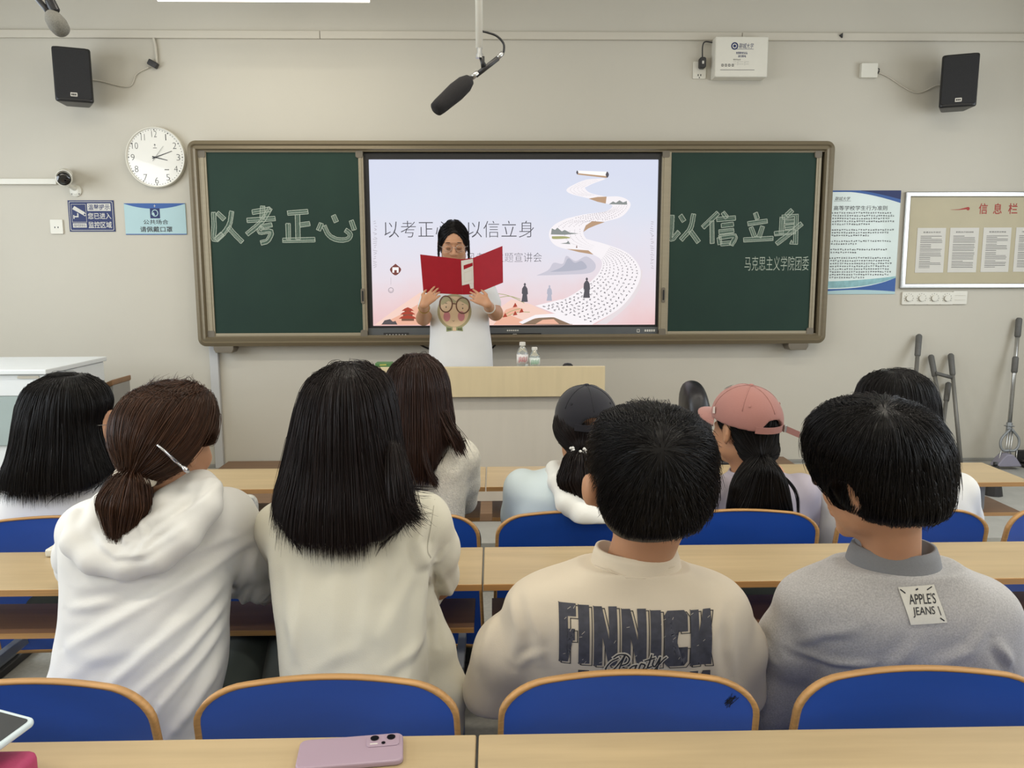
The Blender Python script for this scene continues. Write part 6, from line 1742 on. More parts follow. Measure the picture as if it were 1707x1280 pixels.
# ---- the student in the white hooded top with a low ponytail
def student_hooded():
    Y = 1.66; s = 1.0
    C = at(276, 742, Y); R = head_frame(-.38, -.10, .05); T = HeadT(C, R, s)
    sh = at(250, 900, 1.65)
    t = person('person with brown hair in a low ponytail and silver clip, in a white hooded top', sh[0], 1.60)
    torso = [sec(1240, 88, 345, 1.55, .125, -.06), sec(1180, 80, 362, 1.555, .13), sec(1130, 84, 374, 1.565, .13), sec(1090, 98, 376, 1.58, .13), sec(1040, 106, 377, 1.60, .13), sec(1000, 112, 379, 1.615, .128), sec(950, 112, 384, 1.635, .125), sec(905, 108, 396, 1.648, .118), sec(875, 110, 400, 1.655, .108), sec(852, 124, 392, 1.66, .098), sec(834, 146, 374, 1.662, .085), sec(817, 182, 346, 1.665, .07), sec(803, 225, 318, 1.668, .055)]
    Ls, Le, Lw = at(140, 880, 1.67), at(134, 945, 1.86), at(250, 940, 2.0)
    Rs, Re, Rw = at(380, 868, 1.67), at(418, 965, 1.82), at(440, 960, 2.02)
    Lw[2] = Rw[2] = .79; Le[2] = max(Le[2], .80)
    F = Field((sh[0] - .36, 1.36, .0), (sh[0] + .36, 2.25, C[2] + .2), .0065)
    add_head(F, C, R, s, True)
    F.cone(T(0, -.025, -.05), at(272, 830, 1.665), .050, .055, .03)
    F.loft([(z, x, y, a * .88, b * .88) for z, x, y, a, b in torso[:-2]], .012)
    for S_, E_, W_2, q in ((Ls, Le, Lw, 1), (Rs, Re, Rw, -1)):
        arm(F, S_, E_, W_2, (.046, .038, .028)); desk_hand(F, W_2, (q * .6, .7, -.03), (q, -.2, 0))
    seated_legs(F, sh[0], 1.57)
    finish_body(F, t)
    m = cloth('white_jersey', 'dddcd8', .85, .15, 420, .012)
    F = Field((sh[0] - .34, 1.38, .44), (sh[0] + .36, 2.06, at(0, 795, 1.66)[2]), .0055)
    F.loft(torso, 0, 2.4)
    F.chain([at(372, 868, 1.66), at(403, 912, 1.73), at(418, 962, 1.80)], [.072, .066, .056], .03)
    F.chain([at(418, 962, 1.80), at(445, 975, 1.95)], [.056, .045], .02)
    F.chain([at(148, 885, 1.67), at(134, 925, 1.78), Le, Le * .45 + Lw * .55], [.062, .052, .048, .042], .03)
    F.loft([(.44, sh[0] - .02, 1.57, .18, .13), (.58, sh[0] - .02, 1.56, .18, .13)], .02)
    Yb = 1.49
    z = lambda l: PX([(a / 4.064, 880 + b / 4.064) for a, b in l], Yb)
    folds = [(z([(1420, 190), (1100, 260), (800, 335), (600, 310)]), .010, .006), (z([(1530, 280), (1250, 400), (1000, 520), (700, 680), (460, 810)]), .012, .0075), (z([(1540, 380), (1300, 620), (1050, 800), (850, 960), (780, 1030)]), .011, .0065),
             (z([(1550, 390), (1430, 640), (1250, 850), (980, 1060)]), .009, .0075), (z([(1540, 420), (1470, 700), (1350, 900), (1150, 1130), (1120, 1200)]), .008, .006), (z([(1545, 450), (1500, 800), (1380, 1050), (1250, 1300)]), .008, .006), (z([(1450, 400), (1200, 640), (1100, 720)]), .010, .004),
             (z([(470, 450), (700, 420), (1000, 330)]), .012, .005), (z([(430, 580), (600, 545), (750, 500)]), .010, .005), (z([(500, 835), (700, 845), (900, 810), (1030, 780)]), .012, .002), (z([(420, 1020), (600, 900), (850, 745)]), .014, .003), (z([(340, 1010), (370, 900)]), .014, .001),
             (z([(1500, 880), (1420, 1050), (1300, 1250)]), .008, .006), (z([(1600, 330), (1680, 200), (1640, 60)]), .010, .005), (z([(1560, 320), (1620, 300), (1700, 370)]), .008, .006), (z([(1300, 1180), (1220, 1300), (1180, 1400)]), .010, .006), (z([(1000, 600), (1200, 470), (1400, 390)]), .014, .003)]
    o, V, Q = cloth_object('hooded_top', F, m, t, folds, [(16, .0022, 8, (1, 1, .6)), (48, .0010, 31, (1, 1, 1.4))])
    # the hood lying on the back: three rolls of cloth
    F = Field((sh[0] - .30, 1.38, at(0, 985, 1.5)[2]), (sh[0] + .28, 1.80, at(0, 790, 1.6)[2]), .0055)
    q = lambda l, yy: [at(a, b, c) for (a, b), c in zip(l, yy)]
    F.chain(q([(132, 868), (130, 905), (160, 932), (215, 942), (265, 930), (310, 893), (345, 845), (352, 815)], [1.60, 1.555, 1.53, 1.52, 1.52, 1.53, 1.56, 1.60]), [.026, .030, .030, .028, .028, .028, .028, .026], .012)
    F.chain(q([(170, 842), (165, 885), (195, 915), (240, 912), (285, 870), (325, 822)], [1.615, 1.575, 1.545, 1.535, 1.55, 1.60]), [.026, .034, .036, .034, .032, .026], .014)
    F.chain(q([(190, 822), (205, 870), (240, 880), (280, 840), (310, 808)], [1.635, 1.60, 1.58, 1.59, 1.63]), [.022, .034, .034, .03, .022], .02)
    F.chain(q([(300, 808), (335, 806), (352, 812)], [1.64, 1.64, 1.63]), [.022, .024, .02], .02)
    hf = [(PX([(140, 900), (190, 930), (240, 925), (300, 885)], Yb), .006, .004), (PX([(150, 880), (200, 905), (235, 880)], Yb), .007, .006), (PX([(215, 925), (240, 890), (300, 850), (345, 812)], Yb), .007, -.006), (PX([(180, 860), (190, 890)], Yb), .008, .006), (PX([(235, 905), (225, 885), (240, 870)], Yb), .006, .005)]
    cloth_object('hood', F, m, t, hf, [(40, .003, 2, (1, 1, 1))])
    nb = bvh_of(V, Q)
    MB().tube(spline(q([(305, 822), (285, 823), (262, 818)], [1.635, 1.615, 1.63]), 5), .0018, 6).build('necklace_cord', M['dark'], t, smooth=True)
    # hair
    tie = at(226, 790, 1.575)
    secs = [sec(639, 268, 302, Y, .03), sec(644, 240, 328, Y, .07), sec(658, 216, 346, Y, .092), sec(680, 201, 355, Y, .108), sec(710, 193, 358, Y - .005, .112), sec(738, 195, 354, Y - .01, .108), sec(758, 203, 343, Y - .018, .095), sec(776, 212, 322, Y - .03, .075), sec(790, 218, 292, Y - .045, .05), sec(802, 224, 270, Y - .055, .03)]
    F = hair_volume(secs, .0055, T, s, [((0, .125, -.055), (.068, .078, .08)), ((.088, .016, -.022), (.034, .040, .046)), ((.06, .07, -.06), (.034, .06, .06))], extra=lambda f: f.cone(at(235, 775, 1.60), tie, .035, .02, .03))
    V, Q = F.mesh(2); N = vnormals(V, Q)
    r0 = hair_roots(V, N, 8000, lambda v, n: n[:, 1] < .95)
    pa = grow(F, r0, to_point(tie), 26, .008, rng.normal(-.001, .0022, len(r0)), None, .05, 0)
    dist = np.linalg.norm(r0 - tie, axis=1); cut = clip_cut(pa, np.minimum((dist / .0085).astype(int), 26), T, [((.092, .010, -.014), (.040, .034, .046)), ((.07, .09, -.05), (.05, .07, .07))], s)
    sm = strand_mesh(pa, rng.uniform(.0005, .0009, len(r0)), cut, .5)
    # fine short hairs at the crown
    r1 = hair_roots(V, N, 160, lambda v, n: n[:, 2] > .75); p1 = grow(F, r1, lambda p: np.tile([.3, -.3, .4], (len(p), 1)), 8, .006, rng.normal(.003, .003, 160), None, .5, .014)
    # the tail
    tl = Field((tie[0] - .10, tie[1] - .10, tie[2] - .16), (tie[0] + .10, tie[1] + .08, tie[2] + .03), .005)
    tl.chain([tie, at(217, 812, 1.555), at(208, 838, 1.545), at(206, 866, 1.545)], [.018, .032, .041, .034], .01)
    V2, Q2 = tl.mesh(2); N2 = vnormals(V2, Q2)
    r2 = hair_roots(V2, N2, 3600, lambda v, n: v[:, 2] > tie[2] - .035)
    p2 = grow(tl, r2, lambda p: np.tile([-.18, -.05, -1.0], (len(p), 1)), 22, .0065, rng.normal(0, .0035, len(r2)), lambda p: p[:, 2] < at(206, 858, 1.545)[2], .10)
    c2 = rng.integers(10, 20, len(r2))
    hair_object('hair', (V - N * .003, Q), [sm, strand_mesh(p1, .0005)], BROWN_HAIR, t)
    hair_object('ponytail', (V2 - N2 * .006, Q2), [strand_mesh(p2, rng.uniform(.0005, .0009, len(r2)), c2)], BROWN_HAIR, t)
    MB().tube(spline([tie + np.array([.033 * math.cos(a), .030 * math.sin(a), -.006 - .008 * math.cos(a) + .003 * math.sin(5 * a)]) for a in np.linspace(0, 2 * math.pi, 18)], 3), .0095, 8).build('hair_tie', cloth('cream_tie', 'c9bfae'), t, smooth=True)
    bv = bvh_of(V, Q); pts = []
    for x, y in ((262, 741), (275, 752), (290, 766), (303, 777), (311, 784)):
        p = at(x, y, 1.5); d = Vector(p - EYE).normalized(); h_ = bv.ray_cast(Vector(EYE), d)
        pts.append(np.array(h_[0] if h_[0] is not None else at(x, y, Y - .10)) - np.array(d) * .006)
    MB().tube(pts, [.004, .005, .006, .0065, .008], 8, flat=.6).build('hair_clip', mat('silver_clip', 'd8d8dc', .2, metal=.9, var=.3, vscale=(150, 150, 150)), t, smooth=True)
    _trousers(t, sh[0], 1.57, cloth('dark_green_trousers', '2f3a36')); shoes(t, sh[0], 1.57, m=M['shoe'])

# ---- the student with long black hair in a cream shirt
def student_long_hair():
    Y = 1.68; s = 1.02
    C = at(582, 730, Y); R = head_frame(.05, -.08); T = HeadT(C, R, s)
    sh = at(588, 900, 1.66)
    t = person('person with long straight black hair over a cream shirt, seen from behind', sh[0], 1.60)
    torso = [sec(1240, 480, 712, 1.55, .125, -.06), sec(1180, 477, 714, 1.555, .13), sec(1130, 475, 712, 1.565, .13), sec(1060, 468, 709, 1.60, .13), sec(1000, 461, 709, 1.62, .13), sec(950, 454, 714, 1.64, .125), sec(905, 448, 724, 1.655, .12), sec(875, 450, 729, 1.662, .11), sec(853, 460, 722, 1.668, .10), sec(834, 482, 704, 1.672, .085), sec(815, 520, 662, 1.676, .07)]
    Ls, Le, Lw = at(475, 880, 1.68), at(480, 960, 1.84), at(530, 945, 2.02)
    Rs, Re, Rw = at(708, 880, 1.68), at(728, 970, 1.82), at(640, 945, 2.02)
    Lw[2] = Rw[2] = .79; Le[2] = max(Le[2], .80)
    F = Field((sh[0] - .36, 1.36, .0), (sh[0] + .36, 2.25, C[2] + .2), .0065)
    add_head(F, C, R, s, True)
    F.cone(T(0, -.025, -.05), at(585, 840, 1.675), .05, .055, .03)
    F.loft([(z, x, y, a * .88, b * .88) for z, x, y, a, b in torso[:-2]], .012)
    for S_, E_, W_2, q in ((Ls, Le, Lw, 1), (Rs, Re, Rw, -1)):
        arm(F, S_, E_, W_2, (.046, .038, .028)); desk_hand(F, W_2, (q * .6, .7, -.03), (q, -.2, 0))
    seated_legs(F, sh[0], 1.57, .10, 1.0, -.08)
    finish_body(F, t)
    m = cloth('cream_twill', 'd0ccbb', .9, .3, 500, .02)
    F = Field((sh[0] - .34, 1.38, .44), (sh[0] + .38, 2.0, at(0, 805, 1.66)[2]), .0055)
    F.loft(torso, 0, 2.5)
    F.chain([at(702, 872, 1.67), at(722, 915, 1.72), at(728, 958, 1.78), at(715, 985, 1.84)], [.066, .058, .050, .044], .022)
    F.chain([at(470, 880, 1.68), at(478, 930, 1.78), Le, Le * .45 + Lw * .55], [.060, .052, .046, .040], .03)
    F.chain([at(705, 1000, 1.70), at(722, 1080, 1.69), at(735, 1150, 1.67), at(735, 1220, 1.66)], [.03, .045, .055, .05], .03)
    F.loft([(.44, sh[0], 1.57, .17, .13), (.58, sh[0], 1.56, .17, .13)], .02)
    Yb = 1.50
    folds = [(PX([(712, 950), (700, 1020), (690, 1080), (680, 1130)], Yb), .012, .007), (PX([(705, 945), (670, 1000), (640, 1060)], Yb), .014, .004), (PX([(700, 890), (690, 930), (700, 965), (712, 960)], Yb), .010, .007), (PX([(470, 960), (480, 1040), (500, 1090)], Yb), .013, .005), (PX([(500, 960), (495, 1040), (490, 1110)], Yb), .012, .004),
             (PX([(560, 930), (556, 1000), (560, 1100)], Yb), .018, .003), (PX([(610, 930), (615, 1000), (605, 1080)], Yb), .016, .003), (PX([(640, 1110), (680, 1095), (705, 1080)], Yb), .012, .005), (PX([(650, 920), (660, 960), (655, 1000)], Yb), .012, .004), (PX([(720, 1000), (735, 1060), (750, 1120)], Yb), .009, .006), (PX([(712, 985), (718, 1050), (724, 1130)], Yb), .007, -.008), (PX([(735, 960), (722, 978), (708, 975)], Yb), .008, .006), (PX([(520, 1110), (560, 1085), (600, 1070)], Yb), .014, .003)]
    o, V, Q = cloth_object('shirt', F, m, t, folds, [(16, .0025, 18, (1, 1, .5)), (50, .0010, 32, (1.3, 1, .8))])
    bv = bvh_of(V, Q)
    pt = lambda x, y: np.array(at(x, y, 1.5)[[0, 2]])
    shapes = []
    for pl in ([(458, 905), (500, 893), (560, 886), (640, 882), (712, 886)], [(716, 862), (712, 900), (706, 940), (712, 960)]):
        P = spline([pt(*a) for a in pl], 5); 
        for a, b in zip(P[:-1], P[1:]):
            u = (b - a) / np.linalg.norm(b - a); nn = np.array([-u[1], u[0]]) * .0009
            shapes.append(([a + nn, b + nn, b - nn, a - nn], [(0, 1, 2, 3)], 0, 0))
    project_print(shapes, bv, 'seam', [mat('seam_thread', 'a8a494', .9, var=.03)], o, .0006, 1.0)
    collar(t, ring_pts(at(585, 825, 1.672), .085, .075, .02), .016, m)
    # hair
    secs = [sec(606, 566, 602, Y, .03), sec(611, 543, 622, Y, .065), sec(624, 524, 639, Y, .090), sec(645, 510, 650, Y - .005, .108), sec(680, 499, 657, Y - .01, .116), sec(720, 490, 662, Y - .018, .116), sec(760, 480, 668, Y - .03, .108), sec(800, 468, 678, Y - .06, .085), sec(835, 458, 688, Y - .092, .062), sec(860, 458, 688, Y - .112, .045), sec(885, 474, 668, Y - .125, .034), sec(904, 492, 640, Y - .13, .026)]
    F = hair_volume(secs, .006, T, s, [((0, .14, -.05), (.075, .085, .10))], p=2.3)
    V, Q = F.mesh(2); N = vnormals(V, Q)
    ex = np.array([at(x, 880, Y - .11)[0] for x in (440, 470, 490, 520, 560, 612, 640, 665, 700)]); ez = np.array([at(560, y, Y - .12)[2] for y in (842, 862, 886, 900, 908, 906, 880, 862, 850)])
    zend = lambda p: np.interp(p[:, 0], ex, ez)
    top = at(582, 640, Y)[2]
    r0 = np.vstack([hair_roots(V, N, 7500, lambda v, n: (v[:, 2] > top - .10) & (n[:, 1] < .75)), hair_roots(V, N, 5000, lambda v, n: (v[:, 2] < top - .08) & (n[:, 1] < .6))])
    slope = lambda p: np.stack([(p[:, 0] - C[0]) * .9, np.full(len(p), -.02), np.full(len(p), -1.0)], 1)
    pa = grow(F, r0, slope, 42, .009, rng.normal(-.0005, .0032, len(r0)), lambda p: p[:, 2] < zend(p) + .05, .045, 0, .5)
    zz = pa[:, :, 2]; lim = zend(pa[:, 25]) + rng.normal(.0, .011, len(r0)) - .006 + rng.exponential(.014, len(r0))
    cut = (zz > lim[:, None]).sum(1)
    sm = strand_mesh(pa, rng.uniform(.0004, .0008, len(r0)), cut, .15)
    # the loose lock over the right shoulder
    pl = []
    for k in range(700):
        a = rng.normal(0, 1, 3) * (.010, .008, .01)
        e = rng.normal(0, 1, 2)
        pl.append(spline([at(655, 745, Y - .09) + a * .6, at(662, 800, Y - .125) + a, at(668, 838, Y - .138) + a * 1.1, at(682 + 7 * e[0], 858 + 6 * e[1], Y - .14) + a, at(693 + 9 * e[0], 866 + 7 * e[1], Y - .145) + a * 1.2], 5))
    for k in range(16):
        a = rng.normal(0, 1, 3) * .003
        pl.append(spline([at(672, 800, Y - .12) + a, at(682, 812, Y - .10) + a, at(700, 818, Y - .09) + a * 2, at(715 + 10 * rng.random(), 819, Y - .09) + a * 2, at(728 + 12 * rng.random(), 818 + 3 * rng.random(), Y - .09) + a * 2], 5))
    pl = np.array(pl)
    hair_object('hair', (V - N * .0025, Q), [sm, strand_mesh(pl, rng.uniform(.0004, .0009, len(pl)), rng.integers(16, 20, len(pl)), .2)], DARKBROWN_HAIR, t)
    _trousers(t, sh[0], 1.57, cloth('green_grey_trousers', '3a423e'), .12, -.10); shoes(t, sh[0], 1.57, .12, M['shoe'], -.10)
def cap_on(t, T, s, m, brim_m, label, strap_out=False, tilt=.10):
    """baseball cap with a back opening, strap, button and peak, worn on the head frame T"""
    R = T.R @ rot_x(tilt); c0 = T(0, -.006, .040)
    TT = HeadT(c0, R, s)
    F = Field(c0 - .17 * s, c0 + .17 * s, .0042)
    F.ell(TT(0, 0, .0), np.array((.093, .113, .096)) * s, R, 0)
    F.ell(TT(0, 0, -.004), np.array((.080, .100, .083)) * s, R, 0, True)
    F.cut(TT(0, 0, -.012), -R[:, 2])
    F.ell(TT(0, -.115, -.012), np.array((.040, .06, .036)) * s, R, .002, True)
    V, Q = F.mesh(2); o = quick_mesh('cap', V, Q, m, t, label)
    # seams of the six panels
    g = MB()
    for k in range(6):
        a = math.pi / 6 + k * math.pi / 3
        P = [TT(.0935 * math.cos(a) * math.sin(b), .1135 * math.sin(a) * math.sin(b), .0965 * math.cos(b)) for b in np.linspace(.06, 1.5 if k not in (3, 4) else 1.15, 12)]
        g.tube(P, .0011, 5)
    g.build('panel_seam', m, o, smooth=True)
    MB().lathe([(.009, -.002), (.009, .003), (.005, .006), (.0005, .0065)], TT(0, 0, .095), R[:, 2], 14).build('button', m, o, smooth=True)
    for k in (-1, 1):
        for z_ in (.05,): MB().lathe([(.0038, -.001), (.0038, .001), (.002, .0012)], TT(k * .058, -.062, z_ + .006), R @ np.array([k * .6, -.6, .5]), 10).build('eyelet', brim_m, o)
    P = [TT(.092 * math.sin(a), -.112 * math.cos(a), -.006) for a in np.linspace(-.62, .62, 14)]
    W1 = MB()
    up = R[:, 2] * .0095 * s; od = [(p - c0) / np.linalg.norm(p - c0) * .002 for p in P]
    W1.add([p + up for p in P] + [p - up for p in P] + [p + up + q for p, q in zip(P, od)] + [p - up + q for p, q in zip(P, od)], [(i, i + 1, 14 + i + 1, 14 + i) for i in range(13)] + [(28 + i, 42 + i, 43 + i, 29 + i) for i in range(13)] + [(i, 28 + i, 29 + i, i + 1) for i in range(13)] + [(14 + i, 15 + i, 43 + i, 42 + i) for i in range(13)])
    if strap_out:
        q0 = TT(.045, -.100, -.006); q1 = TT(.105, -.108, -.030)
        d = (q1 - q0); n_ = np.cross(d, R[:, 2]); n_ /= np.linalg.norm(n_)
        W1.add([q0 + up, q1 + up, q1 - up, q0 - up, q0 + up + n_ * .002, q1 + up + n_ * .002, q1 - up + n_ * .002, q0 - up + n_ * .002], [(0, 1, 2, 3), (7, 6, 5, 4), (0, 4, 5, 1), (1, 5, 6, 2), (2, 6, 7, 3)])
        MB().box(TT(.046, -.106, -.006), (.010, .006, .022), R).build('buckle', M['steel'], o, bevel=.001)
    W1.build('strap', m, o, smooth=False)
    # peak
    vs, fs, nu, nv = [], [], 15, 7
    for side in (0, .0035):
        for j in range(nv):
            f = j / (nv - 1)
            for i in range(nu):
                a = -1.15 + 2.3 * i / (nu - 1)
                x = .0905 * math.sin(a); y0 = .110 * math.cos(a); y = y0 + f * .074 * max(0, math.cos(a / 1.15 * math.pi / 2)) ** .5
                vs.append(TT(x, y, -.010 - .30 * x * x * 10 * f * .5 - .012 * f - side))
    n = nu * nv
    for j in range(nv - 1):
        for i in range(nu - 1):
            q = j * nu + i; fs += [(q, q + 1, q + nu + 1, q + nu), (n + q, n + q + nu, n + q + nu + 1, n + q + 1)]
    ed = [j * nu for j in range(nv)] + [(nv - 1) * nu + i for i in range(1, nu)] + [j * nu + nu - 1 for j in range(nv - 2, -1, -1)]
    fs += [(a, b, n + b, n + a) for a, b in zip(ed[:-1], ed[1:])]
    MB().add(vs, fs).build('peak', brim_m, o, smooth=True)
    return o, TT, R

def simple_student(label, C, Y, yaw, pitch, s, torso, arms, shirt, hairfn, loc, neck, trousers=None, roll=0.0, fold=(), noise=((16, .003, 4, (1, 1, .6)),), collar_r=None, extra=None, hs=.007):
    R = head_frame(yaw, pitch, roll); T = HeadT(C, R, s)
    t = person(label, loc[0], loc[1])
    (Ls, Le, Lw), (Rs, Re, Rw) = arms
    F = Field((loc[0] - .34, Y - .34, .0), (loc[0] + .34, Y + .62, C[2] + .2), hs)
    add_head(F, C, R, s, True)
    F.cone(T(0, -.022, -.05), neck, .050, .054, .03)
    F.loft([(z, x, y, a * .86, b * .86) for z, x, y, a, b in torso[:-1]], .012)
    for S_, E_, W_2, q in ((Ls, Le, Lw, 1), (Rs, Re, Rw, -1)):
        arm(F, S_, E_, W_2, (.044, .037, .027)); desk_hand(F, W_2, (q * .9, .35, -.03), (0, -1, 0))
    seated_legs(F, loc[0], loc[1] - .02, r=.9)
    finish_body(F, t)
    F = Field((loc[0] - .36, Y - .30, .44), (loc[0] + .36, Y + .40, max(z for z, *_ in torso) + .02), .007)
    F.loft(torso, 0, 2.4)
    for S_, E_, q in ((Ls, Le, 1), (Rs, Re, -1)):
        F.chain([S_, (np.array(S_) + np.array(E_)) / 2, E_], [.062, .056, .048], .03)
    zb0 = min(z for z, *_ in torso); x0 = torso[0][1]
    F.loft([(.44, loc[0], loc[1], .17, .12), (zb0 + .02, x0, torso[0][2], torso[0][3] * .98, torso[0][4] * .98)], .02)
    o, V, Q = cloth_object('shirt', F, shirt, t, fold, noise)
    if collar_r: band_collar(t, collar_line(bvh_of(V, Q), neck, collar_r[0], collar_r[1]), .012, .93, shirt)
    if extra: extra(t, T, o, V, Q)
    hairfn(t, T, R, s)
    _trousers(t, loc[0], loc[1] - .02, trousers, r=1.0); shoes(t, loc[0], loc[1] - .02, m=M['shoe'])
    return t

def long_hair(t, T, R, s, C, secs, cuts, m, zend, n1=4600, n2=2800, slope=None, clip=(), topoff=.10, r=(.0005, .0010), h=.0065, jit=.05, steps=40, name='hair', extra=()):
    F = hair_volume(secs, h, T, s, cuts, p=2.3)
    V, Q = F.mesh(2); N = vnormals(V, Q); top = V[:, 2].max()
    r0 = np.vstack([hair_roots(V, N, n1, lambda v, n: (v[:, 2] > top - topoff) & (n[:, 1] < .8)), hair_roots(V, N, n2, lambda v, n: (v[:, 2] < top - .08) & (n[:, 1] < .7))])
    pa = grow(F, r0, slope or down, steps, .009, rng.normal(-.0005, .003, len(r0)), lambda p: p[:, 2] < zend(p) + .05, jit, 0, .5)
    lim = zend(pa[:, steps // 2]) + rng.normal(0, .014, len(r0))
    cut = clip_cut(pa, (pa[:, :, 2] > lim[:, None]).sum(1), T, clip, s)
    return hair_object(name, (V - N * .0025, Q), [strand_mesh(pa, rng.uniform(*r, len(r0)), cut, .15), *extra], m, t)

# ---- front row, far left: long black hair, glasses, white top
def student_left():
    Y = 2.46; s = 1.10
    C = at(126, 707, Y); sh = at(108, 830, Y)
    torso = [sec(930, -12, 222, 2.44, .12), sec(880, -8, 218, 2.45, .12), sec(845, -4, 212, 2.46, .12), sec(822, 6, 204, 2.46, .11), sec(804, 28, 190, 2.465, .09), sec(790, 62, 165, 2.465, .065)]
    arms = ((at(20, 840, 2.47), at(8, 905, 2.58), at(70, 860, 2.80)), (at(195, 840, 2.47), at(210, 905, 2.58), at(150, 860, 2.80)))
    for a in arms: a[2][2] = .785
    def hair(t, T, R, s):
        secs = [sec(624, 92, 132, Y, .04), sec(631, 66, 154, Y, .08), sec(645, 50, 169, Y, .105), sec(670, 41, 180, Y, .12), sec(700, 36, 172, Y - .005, .122), sec(730, 30, 174, Y - .015, .115), sec(760, 20, 178, Y - .04, .095), sec(785, 6, 184, Y - .065, .07), sec(805, 0, 176, Y - .08, .05), sec(818, 4, 150, Y - .085, .04)]
        ex = np.array([at(x, 800, Y - .08)[0] for x in (-5, 10, 30, 90, 130, 160, 195)]); ez = np.array([at(90, y, Y - .08)[2] for y in (790, 812, 820, 820, 812, 796, 786)])
        long_hair(t, T, R, s, C, secs, [((0, .135, -.06), (.066, .075, .09)), ((.06, .115, -.01), (.062, .062, .075))], BLACK_HAIR, lambda p: np.interp(p[:, 0], ex, ez), clip=[((.0, .125, -.05), (.066, .06, .085)), ((.06, .115, -.01), (.060, .058, .070))],
                  slope=lambda p: np.stack([(p[:, 0] - C[0]) * 1.4 - .10, np.zeros(len(p)), np.full(len(p), -1.0)], 1))
        glasses(T, t, M['wire'])
    def extra(t, T, o, V, Q):
        m = mat('patterned_scarf', 'b8bab2', .9, var=.5, vscale=(70, 70, 70), color2='5b625c')
        MB().tube(spline([at(150, 800, Y - .075), at(175, 790, Y - .03), at(196, 793, Y + .05), at(190, 800, Y + .12)], 6), [.024] * 19, 10, flat=.5).build('collar', m, t, smooth=True)
    simple_student('person with long black hair and glasses in a white top, at the far left', C, Y, -.95, -.06, s, torso, arms, cloth('white_cotton', 'dedee0', var=.012), hair, (sh[0], 2.46), at(118, 795, Y), extra=extra)

# ---- front row: long brown hair, white lace top
def student_lace():
    Y = 2.50; s = 1.06
    C = at(697, 668, Y); sh = at(710, 780, Y)
    torso = [sec(930, 640, 772, 2.47, .115), sec(870, 640, 774, 2.48, .115), sec(835, 640, 776, 2.49, .115), sec(800, 638, 782, 2.50, .115), sec(770, 636, 787, 2.505, .112), sec(748, 638, 784, 2.51, .10), sec(732, 648, 772, 2.51, .085), sec(716, 668, 745, 2.51, .065)]
    arms = ((at(648, 765, 2.52), at(640, 840, 2.62), at(690, 820, 2.80)), (at(770, 765, 2.52), at(772, 835, 2.64), at(730, 820, 2.80)))
    for a in arms: a[2][2] = .785
    lace = mat('white_lace', 'dcd8cc', .9, var=.13, vscale=(110, 110, 110), bump=.9, bscale=(220, 220, 220), bdist=.003, detail=2)
    def hair(t, T, R, s):
        secs = [sec(592, 681, 708, Y, .04), sec(599, 664, 726, Y, .08), sec(613, 651, 738, Y, .105), sec(638, 643, 747, Y, .118), sec(670, 640, 750, Y - .005, .120), sec(700, 641, 755, Y - .02, .112), sec(725, 645, 757, Y - .05, .085), sec(750, 652, 748, Y - .085, .055), sec(775, 660, 728, Y - .10, .038), sec(796, 666, 716, Y - .105, .028)]
        ex = np.array([at(x, 790, Y - .1)[0] for x in (640, 660, 680, 715, 722, 735, 760)]); ez = np.array([at(700, y, Y - .1)[2] for y in (775, 790, 797, 800, 775, 735, 738)])
        lock = []
        for k in range(420):
            a = rng.normal(0, 1, 3) * .007; e = rng.normal(0, 1, 2)
            lock.append(spline([at(738, 690, Y - .09) + a, at(748, 712, Y - .10) + a, at(758, 728, Y - .11) + a * 1.2, at(764 + 3 * e[0], 740 + 5 * e[1], Y - .11) + a, at(770 + 3 * e[0], 752 + 5 * e[1], Y - .11) + a], 5))
        for k in range(200):
            a = rng.normal(0, 1, 3) * .004; e = rng.normal(0, 1, 2)
            lock.append(spline([at(706, 740, Y - .13) + a, at(710, 765, Y - .14) + a, at(716, 785, Y - .145) + a, at(722 + 2 * e[0], 800 + 4 * e[1], Y - .145) + a, at(727 + 2 * e[0], 808 + 5 * e[1], Y - .145) + a], 5))
        lock = np.array(lock)
        long_hair(t, T, R, s, C, secs, [((0, .14, -.05), (.075, .085, .10))], hair_mat('chestnut_hair', '33221c', .6), lambda p: np.interp(p[:, 0], ex, ez), extra=[strand_mesh(lock, rng.uniform(.0006, .0011, len(lock)), None, .2)])
    simple_student('person with long chestnut hair in a white lace top, seated before the teacher desk', C, Y, .05, -.05, s, torso, arms, lace, hair, (at(707, 800, Y)[0], 2.46), at(700, 730, Y), noise=((22, .004, 9, (1, 1, .7)), (80, .0015, 3, (1, 1, 1))))

